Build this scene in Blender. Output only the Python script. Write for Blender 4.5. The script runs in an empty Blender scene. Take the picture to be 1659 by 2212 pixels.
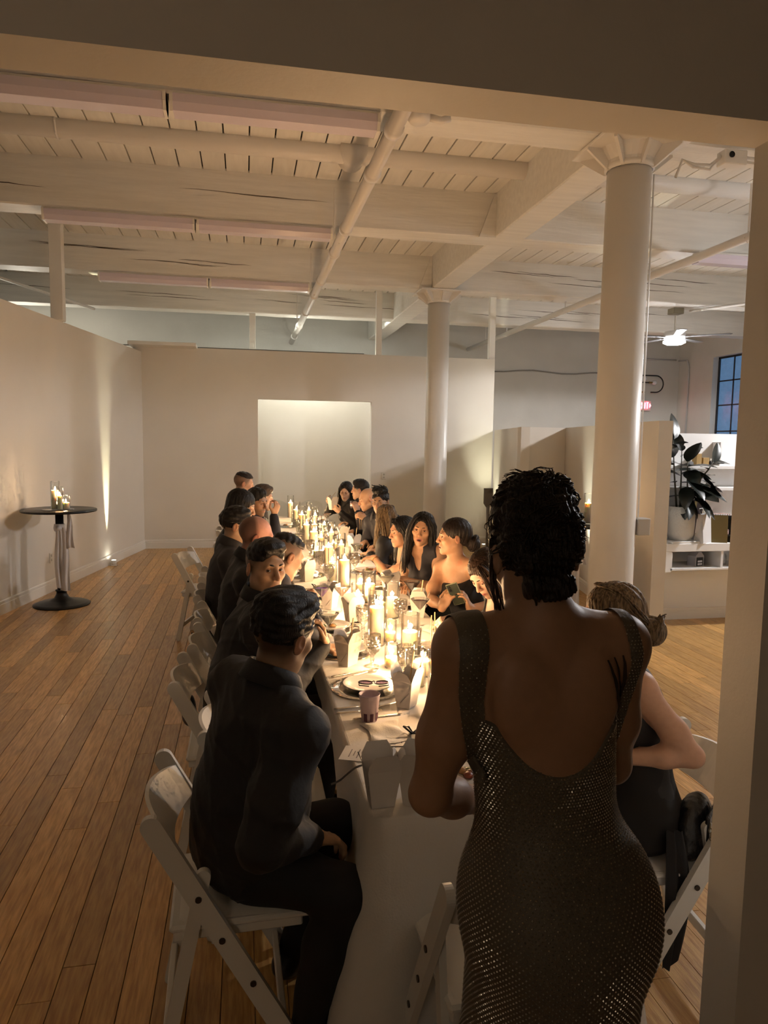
# Candle-lit long-table dinner in a white loft.  Units: metres.
# World: X to the right along the cross beams, Y along the table away from the viewer, Z up.
import bpy, math, random
import numpy as np
from mathutils import Vector, Matrix
random.seed(7); NP = np.random.RandomState(7)
sc = bpy.context.scene
COL = sc.collection
PI = math.pi
# ---------------------------------------------------------------- camera
cam_d = bpy.data.cameras.new('camera'); cam = bpy.data.objects.new('camera', cam_d); COL.objects.link(cam)
cam_d.sensor_fit = 'VERTICAL'; cam_d.sensor_height = 36.0; cam_d.lens = 1536.0/2212.0*36.0
cam_d.clip_start = 0.05; cam_d.clip_end = 100
cam.matrix_world = Matrix(((0.98146, 0.00450, -0.19162, 0.0), (-0.19103, 0.10025, -0.97645, 0.0),
                           (0.01481, 0.99495, 0.09920, 1.82), (0, 0, 0, 1)))
sc.camera = cam
# ---------------------------------------------------------------- exposure, world, large lights
sc.view_settings.view_transform = 'Standard'; sc.view_settings.look = 'None'
sc.view_settings.gamma = 1.0; sc.view_settings.use_curve_mapping = False
sc.view_settings.exposure = 1.68
sc.cycles.use_denoising = True; sc.cycles.max_bounces = 5; sc.cycles.diffuse_bounces = 3
sc.cycles.use_adaptive_sampling = True; sc.cycles.adaptive_threshold = 0.10; sc.cycles.adaptive_min_samples = 10
sc.cycles.glossy_bounces = 3; sc.cycles.transparent_max_bounces = 16; sc.cycles.transmission_bounces = 4
sc.cycles.sample_clamp_indirect = 4.0; sc.cycles.caustics_reflective = False; sc.cycles.caustics_refractive = False
W = bpy.data.worlds.new('world'); sc.world = W; W.use_nodes = True
W.node_tree.nodes['Background'].inputs[0].default_value = (0.020, 0.028, 0.045, 1)   # night outside the windows
W.node_tree.nodes['Background'].inputs[1].default_value = 1.0
K_CANDLE = 2.1      # watts of one candle's lamp
C_CANDLE = (1.0, 0.585, 0.29)
def lamp(name, kind, loc, energy, color, **kw):
    d = bpy.data.lights.new(name, kind); d.energy = energy; d.color = color
    for k, v in kw.items(): setattr(d, k, v)
    o = bpy.data.objects.new(name, d); COL.objects.link(o); o.location = loc
    return o
def aim(o, target):
    o.rotation_euler = (Vector(target)-o.location).to_track_quat('-Z', 'Y').to_euler()
# the two ceiling-fan lamps of the neighbouring room (fans are built further down around them)
FANS = ((6.72, 10.45, 3.47), (6.25, 5.45, 3.47))
for p, e in zip(FANS, (75, 95)):      # the lens shines down and sideways, little goes up past the motor
    lamp('fan_lamp_light', 'SPOT', (p[0], p[1], p[2]-0.16), e, (0.99, 0.97, 0.97), shadow_soft_size=0.10, spot_size=math.radians(176), spot_blend=0.12)
    lamp('fan_lamp_glow', 'POINT', (p[0], p[1], p[2]-0.16), e*0.16, (0.99, 0.97, 0.97), shadow_soft_size=0.10)
# light of the room behind the doorway
o = lamp('back_room_light', 'AREA', (1.2, 13.15, 4.05), 22, (0.96, 1.0, 0.90), shape='RECTANGLE', size=3.4, size_y=0.25)
lamp('back_room_fill', 'POINT', (1.2, 13.0, 3.05), 6, (1.0, 0.98, 0.86), shadow_soft_size=0.15)  # unseen extra lamp, added to lift the walls above and behind the doorway
# unseen fill lamps, added to brighten the loft beyond the left partition
lamp('loft_fill', 'POINT', (-3.7, 13.5, 3.15), 22, (1.0, 0.93, 0.78), shadow_soft_size=0.2)
lamp('loft_fill', 'POINT', (-5.0, 8.2, 3.0), 6, (1.0, 0.90, 0.74), shadow_soft_size=0.2)
# dim unseen lamp, added to fill the hall the photographer stands in
lamp('hall_fill', 'POINT', (-1.6, -2.2, 2.35), 6.8, (1.0, 0.80, 0.58), shadow_soft_size=0.25)
# ---------------------------------------------------------------- materials
MATS = {}
def mat(name, col, rough=0.6, metal=0.0, noise=0.0, nscale=8.0, bump=0.0, bscale=60.0, stretch=None, emit=None, estr=0.0,
        sheen=0.0, coat=0.0, attr=None, spec=0.5, col2=None, sss=0.0, rand=0.0, alpha=None):
    if name in MATS: return MATS[name]
    m = bpy.data.materials.new(name); m.use_nodes = True; nt = m.node_tree; N = nt.nodes; L = nt.links
    b = N['Principled BSDF']
    b.inputs['Base Color'].default_value = (*col, 1); b.inputs['Roughness'].default_value = rough
    b.inputs['Metallic'].default_value = metal; b.inputs['Specular IOR Level'].default_value = spec
    if sheen: b.inputs['Sheen Weight'].default_value = sheen
    if coat: b.inputs['Coat Weight'].default_value = coat; b.inputs['Coat Roughness'].default_value = 0.12
    if sss:
        b.inputs['Subsurface Weight'].default_value = sss; b.inputs['Subsurface Radius'].default_value = (0.045, 0.028, 0.012)
        b.inputs['Subsurface Scale'].default_value = 1.0
    if emit: b.inputs['Emission Color'].default_value = (*emit, 1); b.inputs['Emission Strength'].default_value = estr
    if alpha is not None: b.inputs['Alpha'].default_value = alpha
    src = None
    tc = N.new('ShaderNodeTexCoord')
    def mapped(scale):
        mp = N.new('ShaderNodeMapping'); L.new(tc.outputs['Object'], mp.inputs[0])
        mp.inputs['Scale'].default_value = stretch if stretch else (1, 1, 1)
        if rand:
            oi = N.new('ShaderNodeObjectInfo'); ml = N.new('ShaderNodeMath'); ml.operation = 'MULTIPLY'; ml.inputs[1].default_value = 37.0
            L.new(oi.outputs['Random'], ml.inputs[0]); L.new(ml.outputs[0], mp.inputs['Location'])
        nz = N.new('ShaderNodeTexNoise'); nz.inputs['Scale'].default_value = scale; nz.inputs['Detail'].default_value = 5
        L.new(mp.outputs[0], nz.inputs['Vector']); return nz
    if attr:
        a = N.new('ShaderNodeVertexColor'); a.layer_name = attr; src = a.outputs[0]
    if noise:
        nz = mapped(nscale)
        mx = N.new('ShaderNodeMixRGB'); mx.blend_type = 'MIX'
        c2 = col2 if col2 else tuple(c*(1-noise) for c in col)
        if src: 
            mx.blend_type = 'MULTIPLY'; L.new(src, mx.inputs[1]); mx.inputs[2].default_value = (1-noise,)*3+(1,)
        else:
            mx.inputs[1].default_value = (*col, 1); mx.inputs[2].default_value = (*c2, 1)
        rp = N.new('ShaderNodeMapRange'); rp.inputs[1].default_value = 0.35; rp.inputs[2].default_value = 0.68
        L.new(nz.outputs[0], rp.inputs[0]); L.new(rp.outputs[0], mx.inputs[0]); src = mx.outputs[0]
    if rand:
        oi = N.new('ShaderNodeObjectInfo'); hv = N.new('ShaderNodeHueSaturation')
        mr = N.new('ShaderNodeMapRange'); mr.inputs[3].default_value = 1-rand; mr.inputs[4].default_value = 1+rand*0.75
        L.new(oi.outputs['Random'], mr.inputs[0]); L.new(mr.outputs[0], hv.inputs['Value'])
        if src: L.new(src, hv.inputs['Color'])
        else: hv.inputs['Color'].default_value = (*col, 1)
        src = hv.outputs[0]
    if src: L.new(src, b.inputs['Base Color'])
    if bump:
        nb = mapped(bscale); bp = N.new('ShaderNodeBump'); bp.inputs['Strength'].default_value = bump; bp.inputs['Distance'].default_value = 0.01
        L.new(nb.outputs[0], bp.inputs['Height']); L.new(bp.outputs[0], b.inputs['Normal'])
    MATS[name] = m; return m
def thin_glass(name, tint=(1, 1, 1), gloss=0.9, rough=0.03, base=0.04, bump=0.0):
    if name in MATS: return MATS[name]
    m = bpy.data.materials.new(name); m.use_nodes = True; nt = m.node_tree; N = nt.nodes; L = nt.links
    for n in list(N): N.remove(n)
    out = N.new('ShaderNodeOutputMaterial'); tr = N.new('ShaderNodeBsdfTransparent'); gl = N.new('ShaderNodeBsdfGlossy')
    tr.inputs[0].default_value = (*tint, 1); gl.inputs['Color'].default_value = (gloss, gloss, gloss, 1); gl.inputs['Roughness'].default_value = rough
    fr = N.new('ShaderNodeLayerWeight'); fr.inputs[0].default_value = 0.30
    mr = N.new('ShaderNodeMapRange'); mr.inputs[3].default_value = base; mr.inputs[4].default_value = 0.75
    L.new(fr.outputs['Fresnel'], mr.inputs[0])
    mx = N.new('ShaderNodeMixShader'); L.new(mr.outputs[0], mx.inputs[0]); L.new(tr.outputs[0], mx.inputs[1]); L.new(gl.outputs[0], mx.inputs[2])
    L.new(mx.outputs[0], out.inputs[0])
    if bump:
        tc = N.new('ShaderNodeTexCoord'); vz = N.new('ShaderNodeTexVoronoi'); vz.inputs['Scale'].default_value = 75
        L.new(tc.outputs['Object'], vz.inputs['Vector']); bp = N.new('ShaderNodeBump'); bp.inputs['Strength'].default_value = bump; bp.inputs['Distance'].default_value = 0.006
        L.new(vz.outputs['Distance'], bp.inputs['Height']); L.new(bp.outputs[0], gl.inputs['Normal']); L.new(bp.outputs[0], fr.inputs['Normal'])
    MATS[name] = m; return m
PAINT = mat('white_paint_wall', (0.77, 0.725, 0.655), 0.55, noise=0.05, nscale=1.3, bump=0.05, bscale=90)
CPAINT = mat('white_paint_timber', (0.82, 0.80, 0.75), 0.5, noise=0.10, nscale=3.0, stretch=(0.5, 6, 6), bump=0.25, bscale=9)
BOARD = mat('white_ceiling_board', (0.84, 0.82, 0.77), 0.55, noise=0.07, nscale=4.0, stretch=(6, 0.6, 1), rand=0.05)
GAPM = mat('dark_gap', (0.035, 0.03, 0.025), 0.9)
TRIM = mat('white_gloss_trim', (0.80, 0.77, 0.72), 0.35)
PIPE = mat('white_painted_pipe', (0.74, 0.71, 0.67), 0.42, bump=0.05, bscale=25)
OAK = mat('amber_oak_floor', (0.70, 0.42, 0.150), 0.33, noise=0.75, nscale=9.0, col2=(0.46, 0.235, 0.070), stretch=(9, 0.9, 1), bump=0.10, bscale=26, rand=0.30, coat=0.08)
FLGAP = mat('floor_gap', (0.05, 0.022, 0.008), 0.8)
BLACKM = mat('black_powder_metal', (0.012, 0.012, 0.013), 0.38, metal=0.3)
CHROME = mat('steel', (0.72, 0.70, 0.66), 0.18, metal=1.0)
WHITEPL = mat('white_resin', (0.76, 0.745, 0.70), 0.42)
VINYL = mat('white_vinyl_pad', (0.78, 0.76, 0.71), 0.5, bump=0.08, bscale=40)
CLOTH = mat('white_tablecloth', (0.68, 0.655, 0.61), 0.85, bump=0.12, bscale=160, sheen=0.2)
DIFFUSER = mat('lavender_diffuser', (0.68, 0.61, 0.70), 0.22)
# ---------------------------------------------------------------- mesh helpers
class MB:
    def __init__(s): s.v = []; s.f = []; s.n = 0
    def add(s, V, F):
        V = np.asarray(V, float).reshape(-1, 3); s.v.append(V); s.f += [tuple(int(i)+s.n for i in f) for f in F]; s.n += len(V)
    def box(s, lo, hi, c=0.0):
        x0, y0, z0 = lo; x1, y1, z1 = hi
        if c <= 0:
            s.add([(x0,y0,z0),(x1,y0,z0),(x1,y1,z0),(x0,y1,z0),(x0,y0,z1),(x1,y0,z1),(x1,y1,z1),(x0,y1,z1)],
                  [(0,3,2,1),(4,5,6,7),(0,1,5,4),(1,2,6,5),(2,3,7,6),(3,0,4,7)]); return
        V = []; 
        for z, d in ((z0, c), (z0+c, 0), (z1-c, 0), (z1, c)):
            V += [(x0+d+(c if d == 0 else 0), y0+d, z), (x1-d-(c if d == 0 else 0), y0+d, z), (x1-d, y0+d+(c if d == 0 else 0), z), (x1-d, y1-d-(c if d == 0 else 0), z),
                  (x1-d-(c if d == 0 else 0), y1-d, z), (x0+d+(c if d == 0 else 0), y1-d, z), (x0+d, y1-d-(c if d == 0 else 0), z), (x0+d, y0+d+(c if d == 0 else 0), z)]
        F = [tuple(range(7, -1, -1)), tuple(range(24, 32))]
        for k in range(3):
            for i in range(8): j = (i+1) % 8; F.append((k*8+i, k*8+j, k*8+8+j, k*8+8+i))
        s.add(V, F)
    def tube(s, pts, r, n=8, cap=True, closed=False):
        P = np.asarray(pts, float); m = len(P); R = np.full(m, r) if np.isscalar(r) else np.asarray(r, float)
        T = np.gradient(P, axis=0) if not closed else np.roll(P, -1, 0)-np.roll(P, 1, 0)
        T /= np.linalg.norm(T, axis=1)[:, None]+1e-12
        up = np.array([0, 0, 1.0]) if abs(T[0][2]) < 0.9 else np.array([1.0, 0, 0])
        A = np.cross(T[0], up); A /= np.linalg.norm(A); V = []
        for i in range(m):
            A = A-T[i]*np.dot(A, T[i]); A /= np.linalg.norm(A)+1e-12; B = np.cross(T[i], A)
            for k in range(n):
                a = 2*PI*k/n; V.append(P[i]+R[i]*(math.cos(a)*A+math.sin(a)*B))
        F = []
        for i in range(m if closed else m-1):
            for k in range(n):
                a = i*n+k; b = i*n+(k+1) % n; j = ((i+1) % m)*n; F.append((a, j+k, j+(k+1) % n, b))
        if cap and not closed: F += [tuple(range(n)), tuple(range((m-1)*n+n-1, (m-1)*n-1, -1))]
        s.add(V, F)
    def lathe(s, prof, n=20, c=(0, 0, 0), cap=False):
        V = []; m = len(prof)
        for r, z in prof:
            for k in range(n): a = 2*PI*k/n; V.append((c[0]+r*math.cos(a), c[1]+r*math.sin(a), c[2]+z))
        F = [(i*n+k, i*n+(k+1) % n, (i+1)*n+(k+1) % n, (i+1)*n+k) for i in range(m-1) for k in range(n)]
        if cap: F += [tuple(range(n-1, -1, -1)), tuple(range((m-1)*n, m*n))]
        s.add(V, F)
    def prism(s, poly, d, axis='x', at=0.0):
        m = len(poly); V = []
        for t in (at, at+d):
            for a, b in poly: V.append({'x': (t, a, b), 'y': (a, t, b), 'z': (a, b, t)}[axis])
        F = [tuple(range(m-1, -1, -1)), tuple(range(m, 2*m))]+[(i, (i+1) % m, m+(i+1) % m, m+i) for i in range(m)]
        s.add(V, F)
    def grid(s, G, closed_u=False):          # G: nu x nv x 3
        G = np.asarray(G); nu, nv = G.shape[:2]; F = []
        for i in range(nu if closed_u else nu-1):
            for j in range(nv-1): a = i*nv+j; b = ((i+1) % nu)*nv+j; F.append((a, b, b+1, a+1))
        s.add(G.reshape(-1, 3), F)
    def xform(s, M):
        M = np.array(M); s.v = [V@M[:3, :3].T+M[:3, 3] for V in s.v]; return s
    def mesh(s, name, m=None, smooth=False):
        me = bpy.data.meshes.new(name)
        if s.n: me.from_pydata(np.concatenate(s.v).tolist(), [], s.f)
        if m:
            for x in (m if isinstance(m, (list, tuple)) else (m,)): me.materials.append(x)
        if smooth: me.polygons.foreach_set('use_smooth', [True]*len(me.polygons))
        me.update(); return me
    def build(s, name, m=None, parent=None, smooth=False, loc=None, rz=0.0):
        return link(name, s.mesh(name, m, smooth), parent, loc, rz)
def link(name, me, parent=None, loc=None, rz=0.0):
    o = bpy.data.objects.new(name, me); COL.objects.link(o)
    if loc is not None: o.location = loc
    if rz: o.rotation_euler = (0, 0, rz)
    if parent: o.parent = parent
    return o
def thing(name, label, cat, loc=(0, 0, 0), rz=0.0, group=None):
    o = bpy.data.objects.new(name, None); COL.objects.link(o); o.location = loc; o.rotation_euler = (0, 0, rz)
    o.empty_display_size = 0.1
    return tag(o, label, cat, group)
def tag(o, label, cat, group=None):
    o['label'] = label; o['category'] = cat
    if group: o['group'] = group
    return o
def struct(o, label=None):
    o['kind'] = 'structure'
    if label: o['label'] = label
    return o
def copy_tree(o, parent=None, loc=None, rz=None, label=None, group=None):
    c = o.copy(); COL.objects.link(c); c.parent = parent
    if loc is not None: c.location = loc
    if rz is not None: c.rotation_euler = (0, 0, rz)
    if label: c['label'] = label
    if group: c['group'] = group
    for ch in list(o.children): copy_tree(ch, c)
    return c
def rotz(a): return np.array(((math.cos(a), -math.sin(a), 0), (math.sin(a), math.cos(a), 0), (0, 0, 1)))
# ================================================================ THE ROOM
ZB, ZC = 3.97, 4.42                       # underside of beams, underside of ceiling boards
BEAM_Y = (4.97, 7.56, 10.18, 12.80, 15.25)
# ---- floor: oak strips along Y; the ones in plain view are pieces of their own
b = MB(); b.box((-9, -4, -0.06), (12, 15.4, -0.012)); floor = struct(b.build('floor', FLGAP), 'amber oak strip floor with dark joints')
PWID = 0.108
strip = {}
def plank_mesh(L):
    k = round(L, 1)
    if k not in strip:
        b = MB(); b.box((0.0012, 0.0012, -0.014), (PWID-0.0012, k-0.0015, 0.0), 0.0012); strip[k] = b.mesh('plank', OAK)
    return strip[k], k
rest = MB(); n_pl = 0
x = -3.0; rr = random.Random(3)
while x < 8.0:
    y = -0.5-rr.random()*1.2
    while y < 15.2:
        L = round(rr.uniform(0.8, 2.3), 1); yc = y+L/2; xc = x+PWID/2
        seen = (-2.55+0.187*max(0, yc-7.7)-0.2 < xc < -0.05 and 1.6 < yc < 11.2 and xc/max(yc, 0.1) > -0.36) or \
               (1.85 < xc and 2.2 < yc < 6.3 and 0.48 < xc/yc < 0.80)
        if seen and n_pl < 300:
            me, k = plank_mesh(L); o = link('plank', me, floor, (x, y, 0)); n_pl += 1
        else: rest.box((x+0.0012, y+0.0012, -0.014), (x+PWID-0.0012, y+L-0.0015, 0.0))
        y += L
    x += PWID
o = rest.build('floor_planks', OAK, floor); o['kind'] = 'stuff'
# ---- ceiling: boards along Y over cross beams over a girder on columns
b = MB(); b.box((-9, -4, ZC+0.035), (12, 15.4, ZC+0.10)); ceil = struct(b.build('ceiling', GAPM), 'white painted plank ceiling on heavy timber beams')
BW = 0.22; bays = [(2.2, 4.84)]+[(BEAM_Y[i]+0.13, BEAM_Y[i+1]-0.13) for i in range(4)]
for bi, (y0, y1) in enumerate(bays):
    b = MB(); b.box((0.006, 0, 0), (BW-0.006, y1-y0, 0.03), 0.003); me = b.mesh('ceiling_board', BOARD)
    lo = (-2.6, -3.0, -4.0, -3.6, -1.5)[bi]; hi = (4.2, 6.1, 8.0, 9.8, 10.5)[bi]
    k = math.floor(lo/BW)
    while k*BW < hi:
        if not (2.6 < k*BW and k*BW+BW < 2.92): link('ceiling_board', me, ceil, (k*BW+(0.05 if bi % 2 else 0.0), y0, ZC))
        k += 1
rest = MB()
for bi, (y0, y1) in enumerate(bays):
    lo = (-2.6, -3.0, -4.0, -3.6, -1.5)[bi]; hi = (4.2, 6.1, 8.0, 9.8, 10.5)[bi]
    for k in range(int(-9/BW), int(12/BW)):
        if k*BW < lo-BW or k*BW >= hi+BW: rest.box((k*BW+0.004, y0, ZC), (k*BW+BW-0.004, y1, ZC+0.03))
o = rest.build('ceiling_boards_beyond', BOARD, ceil); o['kind'] = 'stuff'
def timber(lo, hi, name, ax, seed, cracks=True):
    """a beam with slightly uneven arrises"""
    r = random.Random(seed); n = 40; G = []
    (x0, y0, z0), (x1, y1, z1) = lo, hi; c = 0.012
    for i in range(n+1):
        t = i/n; j = lambda: r.uniform(-0.004, 0.004)
        if ax == 'x':
            X = x0+(x1-x0)*t; G.append([(X, y0, z1), (X, y0+j(), z0+c), (X, y0+c+j(), z0+j()), (X, y1-c, z0+j()), (X, y1+j(), z0+c), (X, y1, z1)])
        else:
            Y = y0+(y1-y0)*t; G.append([(x1, Y, z1), (x1+j(), Y, z0+c), (x1-c, Y, z0+j()), (x0+c, Y, z0+j()), (x0+j(), Y, z0+c), (x0, Y, z1)])
    b = MB(); b.grid(G); return b.build(name, CPAINT, ceil)
CRACK = mat('dark_drying_crack', (0.10, 0.075, 0.05), 0.9)
for i, y in enumerate(BEAM_Y[:4]):
    l = timber((-9, y-0.16, ZB), (2.62, y+0.16, ZC+0.02), 'beam', 'x', 10+i)
    r_ = timber((2.90, y-0.16, ZB), (12, y+0.16, ZC+0.02), 'beam', 'x', 30+i)
    for bm, x0, x1 in ((l, -5.5, 2.4), (r_, 3.0, 9.0)):      # long drying cracks, real slivers let into the face
        r = random.Random(50+i*3+int(x1)); b = MB()
        for q in range((0, 3, 7, 8)[i]):
            xx = r.uniform(x0, x1-1.0); zz = ZB+r.uniform(0.12, 0.36); L = r.uniform(0.5, 1.7); V = []
            for s in range(9):
                t = s/8; w = 0.011*math.sin(PI*t)**0.6*r.uniform(0.4, 1); zc = zz-0.03*t+r.uniform(-0.006, 0.006)
                V.append([(xx+L*t, y-0.163, zc+w/2), (xx+L*t, y-0.163, zc-w/2)])
            b.grid(V)
        if b.n: b.build('crack', CRACK, bm)
timber((2.60, -4, ZB), (2.92, 15.3, ZC+0.02), 'girder', 'y', 70)
# knee wedge and end joints of the beams at the girder
for y in BEAM_Y[1:3]:
    b = MB(); b.prism([(2.60, ZB-0.005), (2.42, ZB-0.005), (2.52, ZC-0.18), (2.575, ZC-0.02), (2.60, ZC)], 0.03, 'y', y-0.19); b.build('beam_wedge', CPAINT, ceil)
    b = MB(); b.box((2.585, y-0.166, ZB), (2.597, y-0.158, ZC-0.02)); b.build('joint', GAPM, ceil)
# ---- columns with cast capitals
def column(y, label):
    t = thing('column', label, 'column', (2.76, y, 0))
    b = MB(); b.lathe([(0.20, 0), (0.20, 0.05), (0.172, 0.08), (0.168, 0.4), (0.157, 3.84)], 36, cap=True); b.build('shaft', TRIMC, t, True)
    b = MB(); b.lathe([(0.160, 3.80), (0.176, 3.805), (0.178, 3.83), (0.165, 3.85)], 36); b.build('collar', TRIMC, t, True)
    b = MB(); b.box((-0.33, -0.27, ZB-0.028), (0.33, 0.27, ZB-0.003), 0.004)
    b.lathe([(0.165, 3.80), (0.175, 3.86), (0.23, ZB-0.028)], 28); b.build('capital_plate', TRIMC, t)
    for k in range(8):
        a = k*PI/4+0.0; L = 0.335 if k % 2 == 0 else 0.36
        if k % 4 == 2: L = 0.27
        b = MB(); b.prism([(0.155, 3.80), (0.18, 3.80), (L, ZB-0.045), (L, ZB-0.028), (0.155, ZB-0.028)], 0.022, 'y', -0.011)
        b.xform(Matrix.Rotation(a, 4, 'Z')); b.build('capital_rib', TRIMC, t)
    return t
TRIMC = mat('cream_painted_iron', (0.76, 0.73, 0.68), 0.38, bump=0.06, bscale=14)
c1 = column(4.97, 'round white iron column with ribbed capital standing behind the woman in the sparkling dress')
c2 = column(10.18, 'slimmer-looking white iron column further back, beside the back wall and its outlet')
b = MB(); b.box((-0.03, -0.05, -0.065), (0.075, 0.05, 0.065), 0.006); o = b.build('alarm_box', mat('grey_plastic', (0.55, 0.54, 0.52), 0.5), None, loc=(2.76+0.19, 4.93, 1.20))
tag(o, 'small grey switch box fixed to the side of the near column', 'switch box')
b = MB(); b.tube([(2.945, 4.93, 1.26), (2.94, 4.93, 2.4), (2.93, 4.92, 3.78)], 0.006, 6); o = b.build('conduit', PIPE); tag(o, 'thin white conduit running up the near column above its switch box', 'conduit')
# ---- partitions
def wall_between(name, p, q, z0, z1, th, label, m=PAINT, side=1):
    p = np.array(p, float); q = np.array(q, float); d = (q-p)/np.linalg.norm(q-p); n = np.array([d[1], -d[0]])*side*th
    b = MB(); V = [(*p, z0), (*q, z0), (*(q+n), z0), (*(p+n), z0), (*p, z1), (*q, z1), (*(q+n), z1), (*(p+n), z1)]
    b.add(V, [(0, 3, 2, 1), (4, 5, 6, 7), (0, 1, 5, 4), (1, 2, 6, 5), (2, 3, 7, 6), (3, 0, 4, 7)])
    return struct(b.build(name, m), label)
def baseboard(name, p, q, nrm, h=0.145, parent=None):
    """moulded skirting: board, quirk and cap, running p->q in front of the wall (nrm points into the room)"""
    p = np.array(p, float); q = np.array(q, float); n = np.array(nrm, float)/np.linalg.norm(nrm); prof = [(0, 0), (0.016, 0), (0.016, h*0.72), (0.011, h*0.76), (0.013, h*0.80), (0.013, h*0.93), (0.006, h), (0, h)]
    G = [[(*(e+n*a), z) for a, z in prof] for e in (p, q)]
    b = MB(); b.grid(G); b.add([G[0][i] for i in range(8)], [tuple(range(8))]); b.add([G[1][i] for i in range(8)], [tuple(range(7, -1, -1))])
    return struct(b.build(name, TRIM), None)
YB = 12.125
LW0 = np.array((-2.452-0.187*4.4, 7.70-4.4)); LW1 = np.array((-1.624, YB))
wall_between('wall_left', LW0, LW1, 0, 3.19, 0.12, 'long white partition wall standing at an angle with open space above it', side=-1)
dl = (LW1-LW0)/np.linalg.norm(LW1-LW0); nl = np.array([dl[1], -dl[0]])
baseboard('baseboard_left', LW0, LW1, nl)
# back partition with its wide doorway
b = MB(); D0, D1, DH, BT = 0.215, 2.135, 2.485, 3.28
for lo, hi in (((-1.75, YB, 0), (D0, YB+0.12, BT)), ((D1, YB, 0), (4.33, YB+0.12, BT)), ((D0, YB, DH), (D1, YB+0.12, BT))): b.box(lo, hi)
struct(b.build('wall_back', PAINT), 'white back partition wall with a wide plain doorway')
baseboard('baseboard_back_left', (-1.62, YB), (D0, YB), (0, -1)); baseboard('baseboard_back_right', (D1, YB), (4.3, YB), (0, -1))
wall_between('wall_beyond_doorway', (-1.2, 13.75), (3.6, 13.75), 0, 3.2, -0.1, 'pale lit wall of the room behind the doorway')
b = MB(); b.box((-1.78, YB-0.35, BT-0.02), (-0.75, YB+0.15, BT+0.035), 0.004); o = b.build('ledge', TRIM); tag(o, 'flat white board lying on the corner of the partition walls', 'board')
# low stepped partition on the right
A0, A1, B1, CE = (4.36, YB), (3.70, 9.22), (4.36, 9.24), (3.665, 5.86)
LP = 2.04
wall_between('wall_low_angled', A0, A1, 0, LP, 0.12, 'low white partition running back towards the back wall', side=-1)
wall_between('wall_low_step', A1, B1, 0, LP, 0.12, 'short cross piece of the low white partition', side=-1)
wall_between('wall_low_end', B1, CE, 0, LP, 0.125, 'low white partition ending beside the shelf room', side=-1)
for i, (p, q, n) in enumerate(((A0, A1, (-1, 0.2)), (A1, B1, (0, -1)), (B1, CE, (-1, 0.2)))): baseboard('baseboard_low_%d' % i, p, q, n)
baseboard('baseboard_low_end', (CE[0]-0.02, CE[1]-0.002), (CE[0]+0.135, CE[1]-0.027), (-0.2, -1))
# outer brick-and-plaster shell of the loft
GREYW = mat('grey_white_masonry', (0.63, 0.615, 0.57), 0.7, noise=0.06, nscale=2.0, bump=0.15, bscale=22)
b = MB(); b.box((-9, 15.3, 0), (12.2, 15.5, 4.6)); struct(b.build('wall_far', GREYW), 'grey painted far wall of the loft')
b = MB(); XW = 10.0
for lo, hi in (((XW, -4, 0), (XW+0.35, 11.6, 4.6)), ((XW, 14.05, 0), (XW+0.35, 15.4, 4.6)), ((XW, 11.6, 0), (XW+0.35, 14.05, 2.0)), ((XW, 11.6, 3.74), (XW+0.35, 14.05, 4.6))): b.box(lo, hi)
struct(b.build('wall_right', GREYW), 'grey painted side wall with a tall steel window')
b = MB(); b.box((-9.2, -4, 0), (-9, 15.4, 4.6)); struct(b.build('wall_outer_left', GREYW), 'far side wall of the loft')
b = MB(); b.box((-9, -4.2, 0), (12, -4, 4.6)); struct(b.build('wall_behind', PAINT), 'wall of the hall behind')
# header wall and jamb the photograph is taken through
Y0, TJ, XJ, HH = 1.38, 0.125, 1.145, 2.497
b = MB(); b.box((-4.2, Y0, HH), (XJ, Y0+TJ, ZC+0.02)); b.box((XJ, Y0, 0), (10.0, Y0+TJ, ZC+0.02)); b.box((-9, Y0, 0), (-2.6, Y0+TJ, ZC+0.02))
struct(b.build('wall_front', PAINT), 'white wall with the opening one looks through')
b = MB(); b.box((-9, -4, 2.9), (10, Y0, 2.95)); struct(b.build('ceiling_hall', PAINT), 'low ceiling of the dim hall')
# ---- window_1: steel sash, four panes high, night outside
FR = mat('black_steel_sash', (0.015, 0.015, 0.018), 0.5)
NIGHT = mat('rippled_window_glass', (0.05, 0.09, 0.15), 0.12, noise=0.5, nscale=5.0, bump=0.35, bscale=70, emit=(0.10, 0.20, 0.36), estr=0.22)
w = bpy.data.objects.new('window_1', None); COL.objects.link(w); w.location = (XW+0.16, 11.6, 2.0); struct(w, 'tall black steel window with dark blue night glass')
b = MB(); b.box((-0.03, 0, 0), (0.03, 2.45, 0.045)); b.box((-0.03, 0, 1.70), (0.03, 2.45, 1.74)); b.box((-0.03, 0, 0), (0.03, 0.045, 1.74)); b.box((-0.03, 2.405, 0), (0.03, 2.45, 1.74)); b.build('frame', FR, w)
ys = [0.02+i*0.4825 for i in range(6)]; zs = [0.0, 0.14, 0.70, 1.22, 1.74]
for y in ys[1:-1]: b = MB(); b.box((-0.02, y-0.014, 0), (0.02, y+0.014, 1.74)); b.build('glazing_bar', FR, w)
for z in zs[1:-1]: b = MB(); b.box((-0.02, 0, z-0.014), (0.02, 2.45, z+0.014)); b.build('glazing_bar', FR, w)
for i in range(5):
    for j in range(4): b = MB(); b.box((-0.004, ys[i]+0.014, zs[j]+0.014), (0.004, ys[i+1]-0.014, zs[j+1]-0.014)); b.build('pane', NIGHT, w)
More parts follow.
